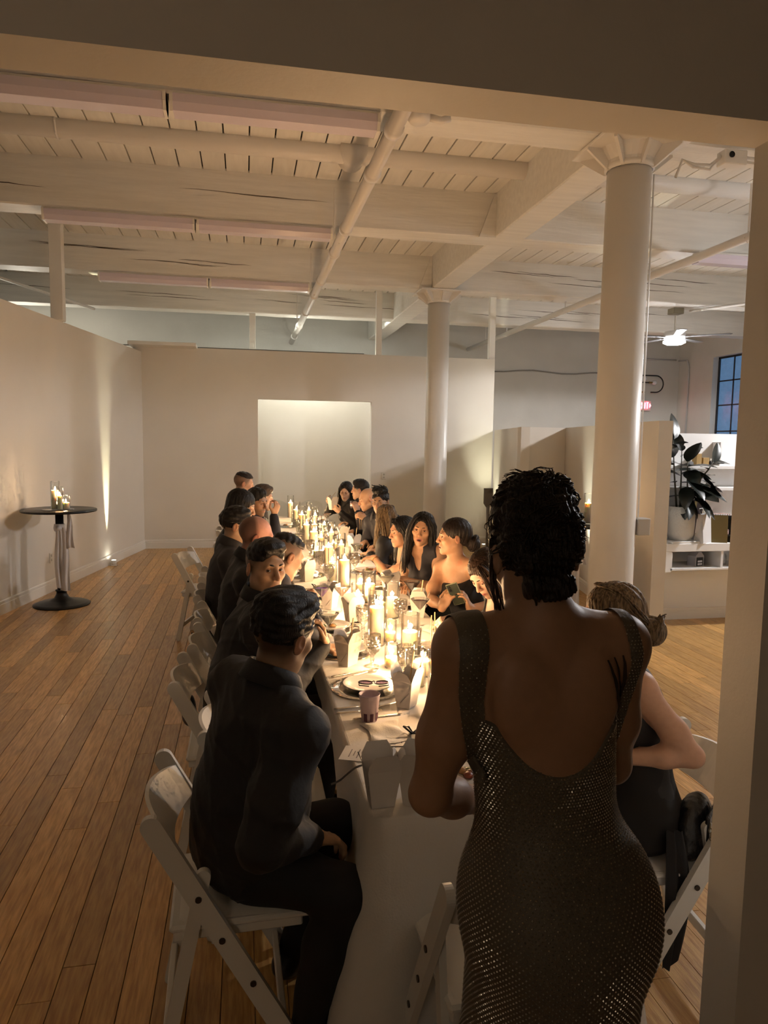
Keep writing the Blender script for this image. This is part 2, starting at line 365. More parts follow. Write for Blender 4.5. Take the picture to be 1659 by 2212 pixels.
# ---- posts from the partition tops to the beams
def post(x0, x1, y, z0, z1, label, d=0.09):
    b = MB(); b.box((x0, y, z0), (x1, y+d, z1), 0.004); o = b.build('post', TRIM); tag(o, label, 'post')
post(-2.245, -2.105, 9.18, 3.19, ZC, 'square white post rising from the angled left partition to the ceiling', 0.14)
post(0.085, 0.19, 12.70, 3.0, ZB, 'short white post under a beam, just left of the doorway, behind the back wall')
post(2.20, 2.30, YB+0.01, BT, ZC, 'slim white post on the back wall above the doorway corner')
post(4.22, 4.33, YB+0.01, BT, ZC, 'slim white post at the free end of the back wall')
# ---- pipes
def pipe(name, pts, r, label, n=14): b = MB(); b.tube(pts, r, n); o = b.build(name, PIPE, None, True); return tag(o, label, 'pipe')
pm = thing('sprinkler_main', 'long jointed white pipe running away under the beams above the table', 'pipe', (0.96, 5.0, 3.84))
b = MB(); b.tube([(0, -1.6, 0), (0, 10.2, 0)], 0.052, 14); b.build('tube', PIPE, pm, True)
for y in (-0.25, 0.55, 2.0, 2.9, 4.3, 5.2, 6.6, 8.0, 9.3): b = MB(); b.tube([(0, y-0.035, 0), (0, y+0.035, 0)], 0.064, 14); b.build('coupling', PIPE, pm, True)
for y in (2.35, 4.95, 7.55): b = MB(); b.tube([(-0.07, y, 0.5), (-0.07, y, 0.06), (-0.02, y, -0.055), (0.05, y, -0.02)], 0.008, 6); b.build('hanger', PIPE, pm)
pc = thing('cross_pipe', 'thick white pipe crossing the room close below the ceiling in front of the first beam', 'pipe', (0, 6.62, ZC-0.03))
b = MB(); b.tube([(-8.8, 0, 0), (9.8, 0, 0)], 0.095, 18); b.build('tube', PIPE, pc, True)
for x in (-1.52, 3.35, 5.1): b = MB(); b.tube([(x, 0.02, 0.1), (x, -0.07, 0.08), (x, -0.105, 0.0), (x, -0.07, -0.08), (x, 0.0, -0.103), (x, 0.06, -0.085)], 0.009, 6); b.build('clamp', PIPE, pc)
b = MB(); b.tube([(0.96, -0.13, 0), (0.96, 0.13, 0)], 0.125, 16); b.build('coupling', PIPE, pc, True)
pr = thing('branch_pipe', 'slim white pipe running towards the far wall on the shelf room side', 'pipe', (4.82, 6, 3.85))
b = MB(); b.tube([(0, -1, 0), (0, 9.25, 0)], 0.045, 12); b.build('tube', PIPE, pr, True)
for y in (0.35, 2.3, 4.4, 6.9, 8.1): b = MB(); b.tube([(0.0, y, 0.5), (0.0, y, 0.05), (0.045, y, -0.02), (0, y, -0.05), (-0.045, y, 0.0)], 0.011, 6); b.build('hanger', PIPE, pr)
pipe('sprinkler_line', [(-2.35, 10.9, 4.30), (1.0, 10.9, 4.28)], 0.022, 'thin white pipe behind the third beam', 8)
pipe('sprinkler_line', [(-2.6, 8.25, 4.32), (0.85, 8.25, 4.30)], 0.024, 'thin white pipe between the first and second beams beside a lamp strip', 8)
pipe('conduit', [(-4.4, 7.4, 3.93), (-2.2, 11.5, 3.72)], 0.020, 'thin slanting white conduit beyond the angled partition', 8)
pipe('conduit', [(6.86, 10.3, 3.92), (8.3, 7.7, 3.92)], 0.022, 'thin white conduit leading to the ceiling fan', 8)
b = MB()
b.tube([(2.5+i*0.35, 15.27, 3.42+0.03*math.sin(i*1.3)) for i in range(18)], 0.016, 6); o = b.build('cable', mat('grey_cable', (0.25, 0.24, 0.22), 0.6)); tag(o, 'sagging dark cable along the grey far wall', 'cable')
b = MB(); b.tube([(-1.9+i*0.3, YB+0.05, BT+0.012) for i in range(14)], 0.010, 6); o = b.build('cable', MATS['grey_cable']); tag(o, 'thin dark cable lying along the top of the back wall', 'cable')
# ---- fluorescent strips under the beams (switched off)
def strip_light(y, z, label, x0=-1.86):
    t = thing('strip_light', label, 'strip light', (0, y, z))
    for a, c in ((x0, -0.47), (-0.45, 0.88)):
        b = MB(); b.prism([(-0.085, 0.05), (-0.085, 0.0), (-0.06, -0.045), (0.06, -0.045), (0.085, 0.0), (0.085, 0.05)], c-a, 'x', a); d = b.build('diffuser', DIFFUSER, t)
        for e in (a, c-0.02): b = MB(); b.prism([(-0.09, 0.055), (-0.09, -0.002), (-0.063, -0.05), (0.063, -0.05), (0.09, -0.002), (0.09, 0.055)], 0.02, 'x', e); b.build('end_cap', TRIM, d)
    b = MB(); b.box((x0, -0.06, 0.05), (0.88, 0.06, 0.075)); b.build('housing', TRIM, t)
strip_light(BEAM_Y[0]-0.09, 3.893, 'pair of unlit lavender strip lights under the first beam, close to the header')
strip_light(BEAM_Y[1]-0.09, 3.893, 'pair of unlit lavender strip lights under the second beam')
strip_light(BEAM_Y[2]-0.09, 3.893, 'pair of unlit lavender strip lights under the third beam, farthest back')
t = thing('strip_light', 'unlit strip light hanging in the shelf room beyond the near column', 'strip light', (4.90, 7.3, 3.87))
b = MB(); b.prism([(-0.085, 0.05), (-0.085, 0.0), (-0.06, -0.045), (0.06, -0.045), (0.085, 0.0), (0.085, 0.05)], 1.5, 'x', 0); b.build('diffuser', DIFFUSER, t)
b = MB(); b.box((0, -0.06, 0.05), (1.5, 0.06, 0.075)); b.build('housing', TRIM, t)
# junction box and cables by the near capital, sprinkler tee
t = thing('camera_box', 'small white box with a dark lens and looped cables next to the near capital', 'box', (3.42, 4.76, 3.87))
b = MB(); b.box((-0.07, -0.05, -0.05), (0.11, 0.05, 0.05), 0.006); b.build('body', TRIM, t)
b = MB(); b.lathe([(0.0, 0), (0.02, 0), (0.022, 0.006)], 12); b.xform(Matrix.Translation((-0.02, -0.051, 0.01))@Matrix.Rotation(PI/2, 4, 'X')); b.build('lens', BLACKM, t)
for q in (0, 1): b = MB(); b.tube([(-0.07, 0, 0.01), (-0.16, -0.01, -0.06-q*0.03), (-0.28, 0, -0.06-q*0.02), (-0.36, 0.02, -0.03), (-0.40, 0.03, -0.15)], 0.010, 6); b.build('cable', PIPE, t)
for q in (0, 1): b = MB(); b.tube([(0.1, 0, 0.02-q*0.03), (0.5, 0.0, 0.01-q*0.035), (1.2, 0.0, -0.01-q*0.035), (2.5, 0, 0.0-q*0.03)], 0.010, 6); b.build('cable', PIPE, t)
t = thing('sprinkler_tee', 'white sprinkler fitting on the beam where the two big pipes cross', 'pipe fitting', (1.12, 4.72, 3.90))
b = MB(); b.lathe([(0.06, -0.02), (0.075, 0.0), (0.075, 0.05), (0.05, 0.07)], 16, cap=True); b.build('body', PIPE, t, True)
b = MB(); b.tube([(0.06, 0, 0.02), (0.14, -0.02, 0.0), (0.2, -0.02, 0.02)], 0.025, 8); b.build('arm', PIPE, t, True)
# ---- ceiling fans of the shelf room
BLADE = mat('grey_fan_blade', (0.18, 0.18, 0.19), 0.5); BULB = mat('lit_fan_lens', (1, 1, 1), 0.5, emit=(0.95, 0.98, 1.0), estr=14.0)
def fan(p, label):
    t = thing('ceiling_fan', label, 'ceiling fan', p)
    b = MB(); b.box((-0.09, -0.09, 0.42), (0.09, 0.09, 0.51), 0.006); b.build('mount', mat('brass_grey', (0.33, 0.31, 0.24), 0.4, metal=0.5), t)
    b = MB(); b.tube([(0, 0, 0.15), (0, 0, 0.46)], 0.014, 8); b.build('rod', CHROME, t)
    b = MB(); b.lathe([(0.03, 0.17), (0.15, 0.15), (0.17, 0.10), (0.15, 0.02), (0.11, 0.0)], 24, cap=True); b.build('motor', mat('white_fan_motor', (0.75, 0.76, 0.78), 0.35), t, True)
    b = MB(); b.lathe([(0.0, -0.055), (0.12, -0.05), (0.17, -0.025), (0.17, 0.0)], 24); b.build('lamp_lens', BULB, t, True)
    for k in range(5):
        a = k*2*PI/5+0.5; b = MB(); b.box((0.16, -0.02, 0.055), (0.30, 0.02, 0.063)); b.prism([(0.26, -0.05), (0.80, -0.075), (0.84, 0.0), (0.80, 0.075), (0.26, 0.05)], 0.008, 'z', 0.06)
        b.xform(Matrix.Rotation(a, 4, 'Z')); b.build('blade', BLADE, t)
fan(FANS[0], 'lit ceiling fan with grey blades hanging in front of the far wall')
fan(FANS[1], 'second lit ceiling fan of the shelf room, beyond the white jamb')
# ================================================================ FURNITURE
# ---- white folding chair, facing local +Y
def bar(b, p, q, w, t, round_=True):
    """flat bar in the local YZ plane at x: p,q=(x,y,z); w across, t thick along X, rounded ends"""
    p = np.array(p, float); q = np.array(q, float); d = (q-p)/np.linalg.norm(q-p); n = np.array([0, -d[2], d[1]])
    out = []
    for c, s in ((q, 1), (p, -1)):
        for k in range(13): a = -PI/2+PI*k/12; out.append(c+s*(d*math.cos(a)*w/2)+n*math.sin(a)*w/2*s*(1 if s == 1 else 1))
    m = len(out); V = [o+np.array([-t/2, 0, 0]) for o in out]+[o+np.array([t/2, 0, 0]) for o in out]
    b.add(V, [tuple(range(m-1, -1, -1)), tuple(range(m, 2*m))]+[(i, (i+1) % m, m+(i+1) % m, m+i) for i in range(m)])
BOLT = mat('dark_bolt', (0.06, 0.045, 0.035), 0.4, metal=0.6)
def make_chair():
    t = thing('folding_chair', 'x', 'chair')
    for s in (-1, 1):
        b = MB(); bar(b, (s*0.212, 0.165, 0.028), (s*0.212, -0.24, 0.775), 0.056, 0.022); b.build('back_post', WHITEPL, t)
        b = MB(); bar(b, (s*0.186, -0.225, 0.022), (s*0.186, -0.105, 0.60), 0.040, 0.020); b.build('rear_leg', WHITEPL, t)
        b = MB(); b.box((s*0.165-0.011, -0.19, 0.405), (s*0.165+0.011, 0.175, 0.437), 0.004); b.build('seat_rail', WHITEPL, t)
        for y, z in ((-0.118, 0.555), (0.03, 0.283), (-0.055, 0.425)):
            b = MB(); b.lathe([(0, 0), (0.009, 0), (0.009, 0.005), (0, 0.005)], 10); b.xform(Matrix.Translation((s*0.2225, y, z))@Matrix.Rotation(s*PI/2, 4, 'Y')); b.build('bolt', BOLT, t)
    # seat with a shallow pad
    b = MB(); n = 13; G = []
    for i in range(n):
        u = -1+2*i/(n-1); row = []
        for j in range(n):
            v = -1+2*j/(n-1); e = max(abs(u), abs(v)); h = 0.018*(1-e**6); row.append((u*0.182, v*0.195, 0.452+h+0.004*v))
        G.append(row)
    b.grid(G); b.build('seat_pad', VINYL, t, True)
    b = MB(); b.box((-0.186, -0.2, 0.434), (0.186, 0.2, 0.456), 0.008); b.build('seat', WHITEPL, t)
    # curved back rail
    G = []
    for i in range(17):
        u = -1+2*i/16; x = u*0.205; yo = -0.052*(1-u*u); hh = 0.066-0.016*u*u
        zc = 0.703+0.010*(1-u*u); yl = lambda z: -0.24+(0.775-z)*0.542+0.018
        G.append([(x, yl(zc+hh)+yo, zc+hh), (x, yl(zc)+yo, zc), (x, yl(zc-hh)+yo, zc-hh), (x, yl(zc-hh)+yo+0.012, zc-hh), (x, yl(zc)+yo+0.012, zc), (x, yl(zc+hh)+yo+0.012, zc+hh), (x, yl(zc+hh)+yo, zc+hh)])
    b = MB(); b.grid(G); b.build('back_rail', WHITEPL, t, False)
    for y0, z0 in ((0.120, 0.11), (-0.212, 0.13)):
        xx = 0.21 if y0 > 0 else 0.186
        b = MB(); b.box((-xx, y0-0.010, z0-0.018), (xx, y0+0.010, z0+0.018), 0.003); b.build('stretcher', WHITEPL, t)
    b = MB(); b.box((-0.18, -0.085, 0.385), (0.18, -0.06, 0.405), 0.003); b.build('seat_brace', WHITEPL, t)
    return t
CHAIR0 = make_chair(); chair_used = []
def chair(x, y, rz, label, group='white folding chairs at the long table'):
    if not chair_used:
        o = CHAIR0; o.location = (x, y, 0); o.rotation_euler = (0, 0, rz); o['label'] = label; o['group'] = group; chair_used.append(1); return o
    return copy_tree(CHAIR0, None, (x, y, 0), rz, label, group)
LQ, RQ = -PI/2, PI/2
LEFT_Y = dict(L1=2.13, E=2.68, L2=3.22, L3=3.76, L4=4.30, L5=4.90, L6=5.55, L7=6.35, L8=7.05, L9=8.15)
chair(-0.02, 2.13, LQ+0.03, 'white folding chair in full view under the man with his back to us')
chair(0.10, 2.68, LQ, 'empty white folding chair pushed in between the two closest men on the wall side')
chair(-0.055, 3.22, LQ, 'white folding chair of the man looking at the camera')
chair(-0.02, 3.78, LQ, 'white folding chair of the man with the shaved temple, mostly hidden')
chair(-0.03, 4.32, LQ, 'white folding chair under the balding man with the reddened head')
chair(-0.07, 4.92, LQ, 'white folding chair of the man half hidden behind the balding man')
chair(-0.08, 5.58, LQ, 'white folding chair of the long black-haired guest on the wall side')
chair(-0.33, 6.62, LQ-0.25, 'empty white folding chair pulled out and turned on the open floor')
chair(-0.04, 7.30, LQ, 'white folding chair behind the dark-haired man with raised hand')
chair(-0.06, 8.25, LQ, 'white folding chair of the tall man at the far end of the wall side')
chair(1.36, 2.12, RQ-0.06, 'white folding chair with a black handbag hung on it, beside the white jamb')
chair(1.47, 2.95, RQ, 'white folding chair next beyond the one with the black handbag')
chair(1.46, 3.60, RQ, 'white folding chair of the woman bending over her plate')
chair(1.48, 4.30, RQ, 'white folding chair of the woman holding a phone')
chair(1.46, 4.95, RQ, 'white folding chair of the long-haired woman with parted lips')
chair(1.44, 5.55, RQ, 'white folding chair of the woman reaching across with a drink')
chair(1.46, 6.25, RQ, 'white folding chair of the woman with streaked long hair')
chair(1.50, 7.15, RQ, 'white folding chair of the man with curly hair and glasses')
chair(1.50, 7.85, RQ, 'white folding chair of the bald man holding chopsticks')
chair(1.54, 8.65, RQ, 'white folding chair of the man drinking from a red glass')
chair(1.52, 9.35, RQ, 'white folding chair of the woman eating at the far end')
chair(0.66, 1.735, 0.03, 'white folding chair at the head of the table, against the cloth')
# clear acrylic chair at the far head of the table
ACR = thin_glass('clear_acrylic', (0.90, 0.94, 0.95), 0.9, 0.05, 0.10)
def ghost(x, y, rz, label):
    t = thing('acrylic_chair', label, 'chair', (x, y, 0), rz, 'clear acrylic chairs')
    for s in (-1, 1):
        b = MB(); b.tube([(s*0.19, 0.18, 0), (s*0.185, 0.17, 0.45)], 0.016, 8); b.build('leg', ACR, t, True)
        b = MB(); b.tube([(s*0.18, -0.22, 0), (s*0.175, -0.17, 0.45)], 0.016, 8); b.build('leg', ACR, t, True)
    b = MB(); b.box((-0.2, -0.18, 0.44), (0.2, 0.2, 0.465), 0.008); b.build('seat', ACR, t)
    G = [[(0.19*u*(1-0.25*max(0, v-0.5)), -0.17-0.10*v-0.03*(1-u*u), 0.46+0.46*v-0.06*u*u*v) for v in np.linspace(0, 1, 9)] for u in np.linspace(-1, 1, 13)]
    b = MB(); b.grid(G); b.build('backrest', ACR, t, True)
ghost(0.98, 10.45, PI, 'clear acrylic chair at the far head of the table, nearer the doorway edge')
ghost(0.45, 10.50, PI, 'clear acrylic chair at the far head of the table, behind the candle cluster')
# ---- long table and its cloth
TX0, TX1, TY0, TY1, TZ = 0.345, 1.105, 1.875, 9.95, 0.76
t = thing('banquet_table', 'long folding banquet table hidden under the white cloth', 'table', (0.725, 5.9, 0))
for i in range(4):
    y0 = TY0+0.03+i*2.01-5.9; b = MB(); b.box((-0.36, y0, 0.715), (0.36, y0+1.98, 0.752), 0.006); b.build('tabletop', WHITEPL, t)
    for yy in (y0+0.3, y0+1.68):
        b = MB(); b.tube([(-0.28, yy, 0), (-0.28, yy, 0.70), (0.28, yy, 0.70), (0.28, yy, 0)], 0.014, 8); b.build('leg', BLACKM, t, True)
def cloth():
    P = []; rC = 0.05; r = random.Random(5)
    def arc(cx, cy, a0, a1, n=9): return [(cx+rC*math.cos(a0+(a1-a0)*k/(n-1)), cy+rC*math.sin(a0+(a1-a0)*k/(n-1))) for k in range(n)]
    per = arc(TX0+rC, TY0+rC, -PI, -PI/2)
    per += [(TX0+rC+(TX1-TX0-2*rC)*k/26, TY0) for k in range(1, 26)]
    per += arc(TX1-rC, TY0+rC, -PI/2, 0)
    nY = 150
    per += [(TX1, TY0+rC+(TY1-TY0-2*rC)*k/nY) for k in range(1, nY)]
    per += arc(TX1-rC, TY1-rC, 0, PI/2)+[(TX1-rC-(TX1-TX0-2*rC)*k/20, TY1) for k in range(1, 20)]+arc(TX0+rC, TY1-rC, PI/2, PI)
    per += [(TX0, TY1-rC-(TY1-TY0-2*rC)*k/nY) for k in range(1, nY)]
    per = np.array(per); n = len(per)
    tang = np.roll(per, -1, 0)-np.roll(per, 1, 0); tang /= np.linalg.norm(tang, axis=1)[:, None]; nrm = np.stack([tang[:, 1], -tang[:, 0]], 1)
    s = np.concatenate([[0], np.cumsum(np.linalg.norm(np.diff(per, axis=0), axis=1))])
    rows = []
    for k in range(3): rows.append(np.column_stack([per-nrm*(0.012-0.006*k), np.full(n, TZ-(0, 0.0015, 0.005)[k])]))
    for k in range(15):
        v = (k+1)/15
        flr = np.clip((2.75-per[:, 1])/0.55, 0, 1); flr = flr*flr*(3-2*flr)
        side = (np.abs(nrm[:, 0]) > 0.75)
        drop = np.where(side, 0.14+(0.735-0.14)*flr, np.where(per[:, 1] < 5, 0.735, 0.735))
        d = drop*v
        corner = np.exp(-((per[:, 0]-TX0)**2+(per[:, 1]-TY0)**2)/0.018)+np.exp(-((per[:, 0]-TX1)**2+(per[:, 1]-TY0)**2)/0.018)
        fold = 0.013*np.sin(s*23+0.6*np.sin(s*7))+0.009*np.sin(s*41+1.3)
        out = (0.004+fold*1.0+0.115*corner)*(d/0.735)**0.9*1.0+0.02*(d/0.735)
        out = np.where(side, out*0.5+0.004+0.07*corner*(d/0.735), out)
        rows.append(np.column_stack([per+nrm*out[:, None], TZ-0.006-d]))
    b = MB(); G = np.stack(rows, 1); b.grid(G, closed_u=True)
    # top: gently creased sheet
    nx, ny = 14, 130; T = []
    for i in range(nx):
        row = []
        for j in range(ny):
            x = TX0+0.008+(TX1-TX0-0.016)*i/(nx-1); y = TY0+0.008+(TY1-TY0-0.016)*j/(ny-1); row.append((x, y, TZ-0.0004+0.0004*math.sin(9*x+3*y)))
        T.append(row)
    b.grid(np.array(T)[:, ::-1])
    o = b.build('tablecloth', CLOTH, None, True); tag(o, 'white cloth over the long dinner table, hanging to the floor at the near end', 'tablecloth')
cloth()
# ---- black cocktail tables with a white sash tied round the pole
SASH = mat('white_satin_sash', (0.78, 0.74, 0.72), 0.45, bump=0.1, bscale=50, sheen=0.4)
def cocktail(x, y, label, sash_label, rz=0.0):
    t = thing('cocktail_table', label, 'table', (x, y, 0))
    b = MB(); b.lathe([(0, 1.018), (0.375, 1.018), (0.38, 1.022), (0.38, 1.038), (0.375, 1.042), (0, 1.042)], 48); b.build('tabletop', BLACKM, t, True)
    b = MB(); b.tube([(0, 0, 0.05), (0, 0, 1.02)], 0.041, 20); b.build('pole', BLACKM, t, True)
    b = MB(); b.lathe([(0.285, 0.0), (0.29, 0.012), (0.25, 0.028), (0.13, 0.048), (0.075, 0.08), (0.055, 0.12), (0.052, 0.15), (0.062, 0.152), (0.062, 0.165), (0.045, 0.17)], 40, cap=True); b.build('base', BLACKM, t, True)
    s = thing('sash', sash_label, 'sash', (x, y, 0), rz)
    b = MB(); b.lathe([(0.046, 0.80), (0.058, 0.815), (0.062, 0.84), (0.056, 0.875), (0.048, 0.885)], 20); b.build('wrap', SASH, s, True)
    b = MB(); b.lathe([(0.0, -0.03), (0.026, -0.022), (0.034, 0.0), (0.024, 0.024), (0, 0.03)], 12, c=(-0.02, -0.075, 0.845)); b.build('knot', SASH, s, True)
    for (xa, w0, w1, z0, z1, ph) in ((0.02, 0.05, 0.10, 0.85, 0.165, 0.0), (-0.035, 0.04, 0.085, 0.84, 0.20, 1.7), (0.075, 0.03, 0.085, 1.0, 0.63, 0.6)):
        G = []
        for i in range(24):
            v = i/23; z = z0+(z1-z0)*v; w = w0+(w1-w0)*v**0.7; row = []
            for j in range(9):
                u = -0.5+j/8; row.append((xa+u*w+0.02*v+0.01*math.sin(5*v+ph), -0.08-0.018*math.sin(u*9+ph+2*v)*(0.4+v)-0.012*v, z-0.012*u*v))
            G.append(row)
        b = MB(); b.grid(G); b.build('tail', SASH, s, True)
cocktail(-1.96, 8.12, 'round black cocktail table with candles beside the angled partition', 'white satin sash tied round the pole of the cocktail table by the angled partition', 0.35)
cocktail(3.18, 6.55, 'black cocktail table behind the near column, half hidden by the woman in the sparkling dress', 'white sash hanging from the half-hidden cocktail table by the near column', 0.2)
# ---- uplights on the floor
def uplight(x, y, tx, ty, label, energy=26, col=(1.0, 0.95, 0.62), size=0.42, tz=2.4):
    t = thing('floor_uplight', label, 'lamp', (x, y, 0))
    b = MB(); b.box((-0.05, -0.04, 0), (0.05, 0.04, 0.008)); b.tube([(-0.045, 0, 0.004), (-0.045, 0, 0.05)], 0.004, 6); b.tube([(0.045, 0, 0.004), (0.045, 0, 0.05)], 0.004, 6); b.build('bracket', CHROME, t)
    b = MB(); b.lathe([(0.0, 0.02), (0.03, 0.02), (0.036, 0.035), (0.036, 0.085), (0.03, 0.085), (0.03, 0.07)], 18); b.build('head', WHITEPL, t, True)
    b = MB(); b.lathe([(0.0, 0.078), (0.030, 0.078)], 18); b.build('lens', mat('lit_lens', (1, 1, 0.9), 0.4, emit=(1.0, 0.97, 0.8), estr=18.0), t)
    l = lamp('uplight_beam', 'SPOT', (x, y, 0.10), energy, col, spot_size=size, spot_blend=0.9, shadow_soft_size=0.02); aim(l, (tx, ty, tz))
wl = lambda y: -1.624-(YB-y)*0.187
uplight(wl(10.55)+0.085, 10.52, wl(10.55)-0.01, 10.56, 'small lit uplight on the floor against the angled partition', 330, size=0.26, tz=1.75)
uplight(4.02, 11.55, 4.26, 11.75, 'small lit uplight on the floor in the corner of the low partition', 60, size=0.9, tz=1.4, col=(1.0, 0.97, 0.72))
uplight(3.62, 7.9, 4.06, 7.8, 'small lit uplight behind the half-hidden cocktail table', 50, size=0.8, tz=1.3, col=(1.0, 0.97, 0.75))
# slim stand with a flat rectangular head in front of the corner glow
STANDM = mat('taupe_metal', (0.20, 0.18, 0.16), 0.5)
t = thing('paddle_stand', 'slim taupe stand with a flat rectangular head in front of the corner uplight', 'stand', (3.90, 11.05, 0), 0.1)
b = MB(); b.prism([(-0.075, 1.08), (0.075, 1.08), (0.075, 0.83), (0.03, 0.77), (-0.03, 0.77), (-0.075, 0.83)], 0.03, 'y', -0.015); b.build('head', STANDM, t)
b = MB(); b.tube([(0, 0, 0.02), (0, 0, 0.5), (0, 0, 0.79)], [0.02, 0.02, 0.03], 10); b.build('pole', STANDM, t, True)
b = MB(); b.lathe([(0.0, 0), (0.12, 0.0), (0.12, 0.012), (0.03, 0.03), (0, 0.03)], 20); b.build('base', STANDM, t, True)
# outlets
def outlet(loc, rz, label):
    t = thing('outlet', label, 'outlet', loc, rz)
    b = MB(); b.box((-0.037, -0.008, -0.06), (0.037, 0.0, 0.06), 0.003); b.build('plate', mat('ivory_plastic', (0.78, 0.75, 0.68), 0.4), t)
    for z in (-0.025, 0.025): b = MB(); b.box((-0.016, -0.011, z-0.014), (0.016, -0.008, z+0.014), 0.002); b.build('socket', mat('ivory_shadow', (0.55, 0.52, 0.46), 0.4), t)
outlet((2.365, YB, 1.218), 0, 'ivory outlet plate on the back wall right of the doorway')
outlet((wl(8.835), 8.835, 0.40), -PI/2-0.185+PI, 'ivory outlet plate low on the angled partition by the cocktail table')
# ================================================================ SHELF ROOM beyond the low partition
SHELFW = mat('white_shelf_paint', (0.80, 0.80, 0.80), 0.45)
YD = 6.62
b = MB(); b.box((3.80, YD, 0), (9.0, YD+0.10, 1.945)); struct(b.build('wall_shelf', SHELFW), 'low white wall carrying shelves and a counter')
baseboard('baseboard_shelf', (3.80, YD), (9.0, YD), (0, -1), 0.12)
t = thing('wall_shelf_unit', 'white two-tier shelf unit on the low wall above the counter', 'shelf', (4.2, YD, 0))
for z, x0, x1 in ((1.62, 0.0, 1.6), (1.40, -0.2, 1.6)): b = MB(); b.box((x0, -0.14, z-0.035), (x1, -0.002, z), 0.004); b.build('shelf_board', SHELFW, t)
b = MB(); b.box((0.56, -0.13, 1.62), (0.575, -0.002, 1.86)); b.build('divider', SHELFW, t)
t = thing('counter', 'white counter with an open compartment below its top', 'counter', (3.98, YD, 0))
b = MB(); b.box((0, -0.42, 0.785), (2.2, -0.018, 0.865), 0.004); b.build('countertop', SHELFW, t)
b = MB(); b.prism([(0.0, 0.785), (0.10, 0.785), (0.115, 0.77), (0.115, 0.60), (0.10, 0.585), (0.0, 0.585)], 0.40, 'y', -0.42); b.build('end_panel', SHELFW, t)
b = MB(); b.box((0.10, -0.42, 0.60), (2.2, -0.018, 0.618)); b.build('compartment_floor', SHELFW, t)
b = MB(); b.box((0.655, -0.41, 0.618), (0.68, -0.018, 0.785)); b.build('divider', SHELFW, t)
# ---- things on the counter
POT = mat('white_textured_pot', (0.62, 0.61, 0.58), 0.55, bump=0.9, bscale=60)
LEAF = mat('dark_rubber_leaf', (0.012, 0.017, 0.014), 0.28, noise=0.4, nscale=12, coat=0.3)
LEAFB = mat('olive_leaf_back', (0.085, 0.08, 0.05), 0.5)
t = thing('rubber_plant', 'rubber plant with broad dark glossy leaves in a white textured pot', 'plant', (4.25, 6.335, 0.865))
b = MB(); b.box((-0.16, -0.13, 0), (0.14, 0.13, 0.02), 0.004); b.build('saucer', SHELFW, t)
b = MB(); b.lathe([(0.0, 0.02), (0.10, 0.02), (0.128, 0.08), (0.135, 0.2), (0.132, 0.355), (0.120, 0.355), (0.118, 0.32), (0, 0.32)], 28); b.build('pot', POT, t, True)
r = random.Random(11)
def leaf_mesh(L, wd, name):
    G = []
    for i in range(9):
        v = i/8; w = wd*math.sin(PI*min(1, v**0.8*0.97+0.03))**0.75*(1 if v < 0.97 else 0.15); row = []
        for j in range(5): u = -1+j/2; row.append((u*w, L*v, -0.22*L*v*v+0.10*w*abs(u)*2))
        G.append(row)
    b = MB(); b.grid(G); return b.mesh(name, LEAF, True)
LM = [leaf_mesh(0.29, 0.072, 'leaf'), leaf_mesh(0.23, 0.058, 'leaf'), leaf_mesh(0.16, 0.034, 'leaf')]
def stem(pts, leaves):
    b = MB(); b.tube(pts, np.linspace(0.010, 0.004, len(pts)), 6); s = b.build('stem', mat('plant_stem', (0.05, 0.045, 0.03), 0.6), t, True)
    P = np.array(pts)
    for (f, az, el, k) in leaves:
        i = min(len(P)-2, int(f*(len(P)-1))); q = P[i]+(P[i+1]-P[i])*(f*(len(P)-1)-i)
        o = link('leaf', LM[k], t, tuple(q)); o.rotation_euler = (el, r.uniform(-0.5, 0.5), az)
ZP = 0.33
stem([(0.02, -0.03, ZP), (0.02, -0.05, 0.55), (0.0, -0.06, 0.80)], [(1, 3.0, 0.9, 0), (0.9, -2.6, 0.2, 0), (0.8, 2.8, -0.2, 0), (0.65, -2.9, -0.5, 0), (0.5, 2.5, -0.6, 0), (0.45, -2.2, -0.5, 0), (0.3, 3.1, -0.7, 0), (0.25, -2.6, -0.8, 1), (0.2, 2.4, -0.7, 1)])
stem([(0.05, -0.02, ZP), (0.10, -0.05, 0.45), (0.13, -0.07, 0.55)], [(1, -2.4, -0.3, 0), (0.9, -1.5, 0.5, 1), (0.6, -2.8, -0.6, 0), (0.5, -1.9, -0.7, 0)])
stem([(-0.05, 0, ZP), (-0.10, 0.0, 0.7), (-0.13, 0, 1.02)], [(1, 0.2, 1.35, 0), (0.98, 1.6, 0.9, 1), (0.9, -1.7, 0.4, 2), (0.72, 2.6, 0.5, 0), (0.6, 0.9, 0.4, 1), (0.5, -2.0, 0.2, 0), (0.35, 2.0, 0.1, 0), (0.8, -0.6, 0.6, 1)])
stem([(0.0, 0.02, ZP), (0.0, 0.03, 0.65), (-0.01, 0.03, 0.93)], [(1, -0.3, 1.3, 1), (0.95, 2.2, 0.5, 1), (0.85, -1.5, 0.55, 0), (0.7, -0.9, 0.1, 0), (0.7, 1.8, 0.3, 0), (0.55, -1.8, 0.0, 0), (0.4, -2.6, 0.1, 0), (0.3, -1.2, 0.2, 0), (0.5, 0.6, 0.4, 0), (0.2, -2.3, -0.2, 0), (0.2, 1.2, -0.1, 0)])
stem([(0.04, -0.02, ZP), (0.09, -0.03, 0.5), (0.17, -0.04, 0.64)], [(1, -1.2, 0.3, 1), (1, 0.4, 0.9, 2), (0.95, -2.2, -0.5, 0), (0.7, -1.6, 0.0, 0), (0.5, -2.9, -0.1, 0)])
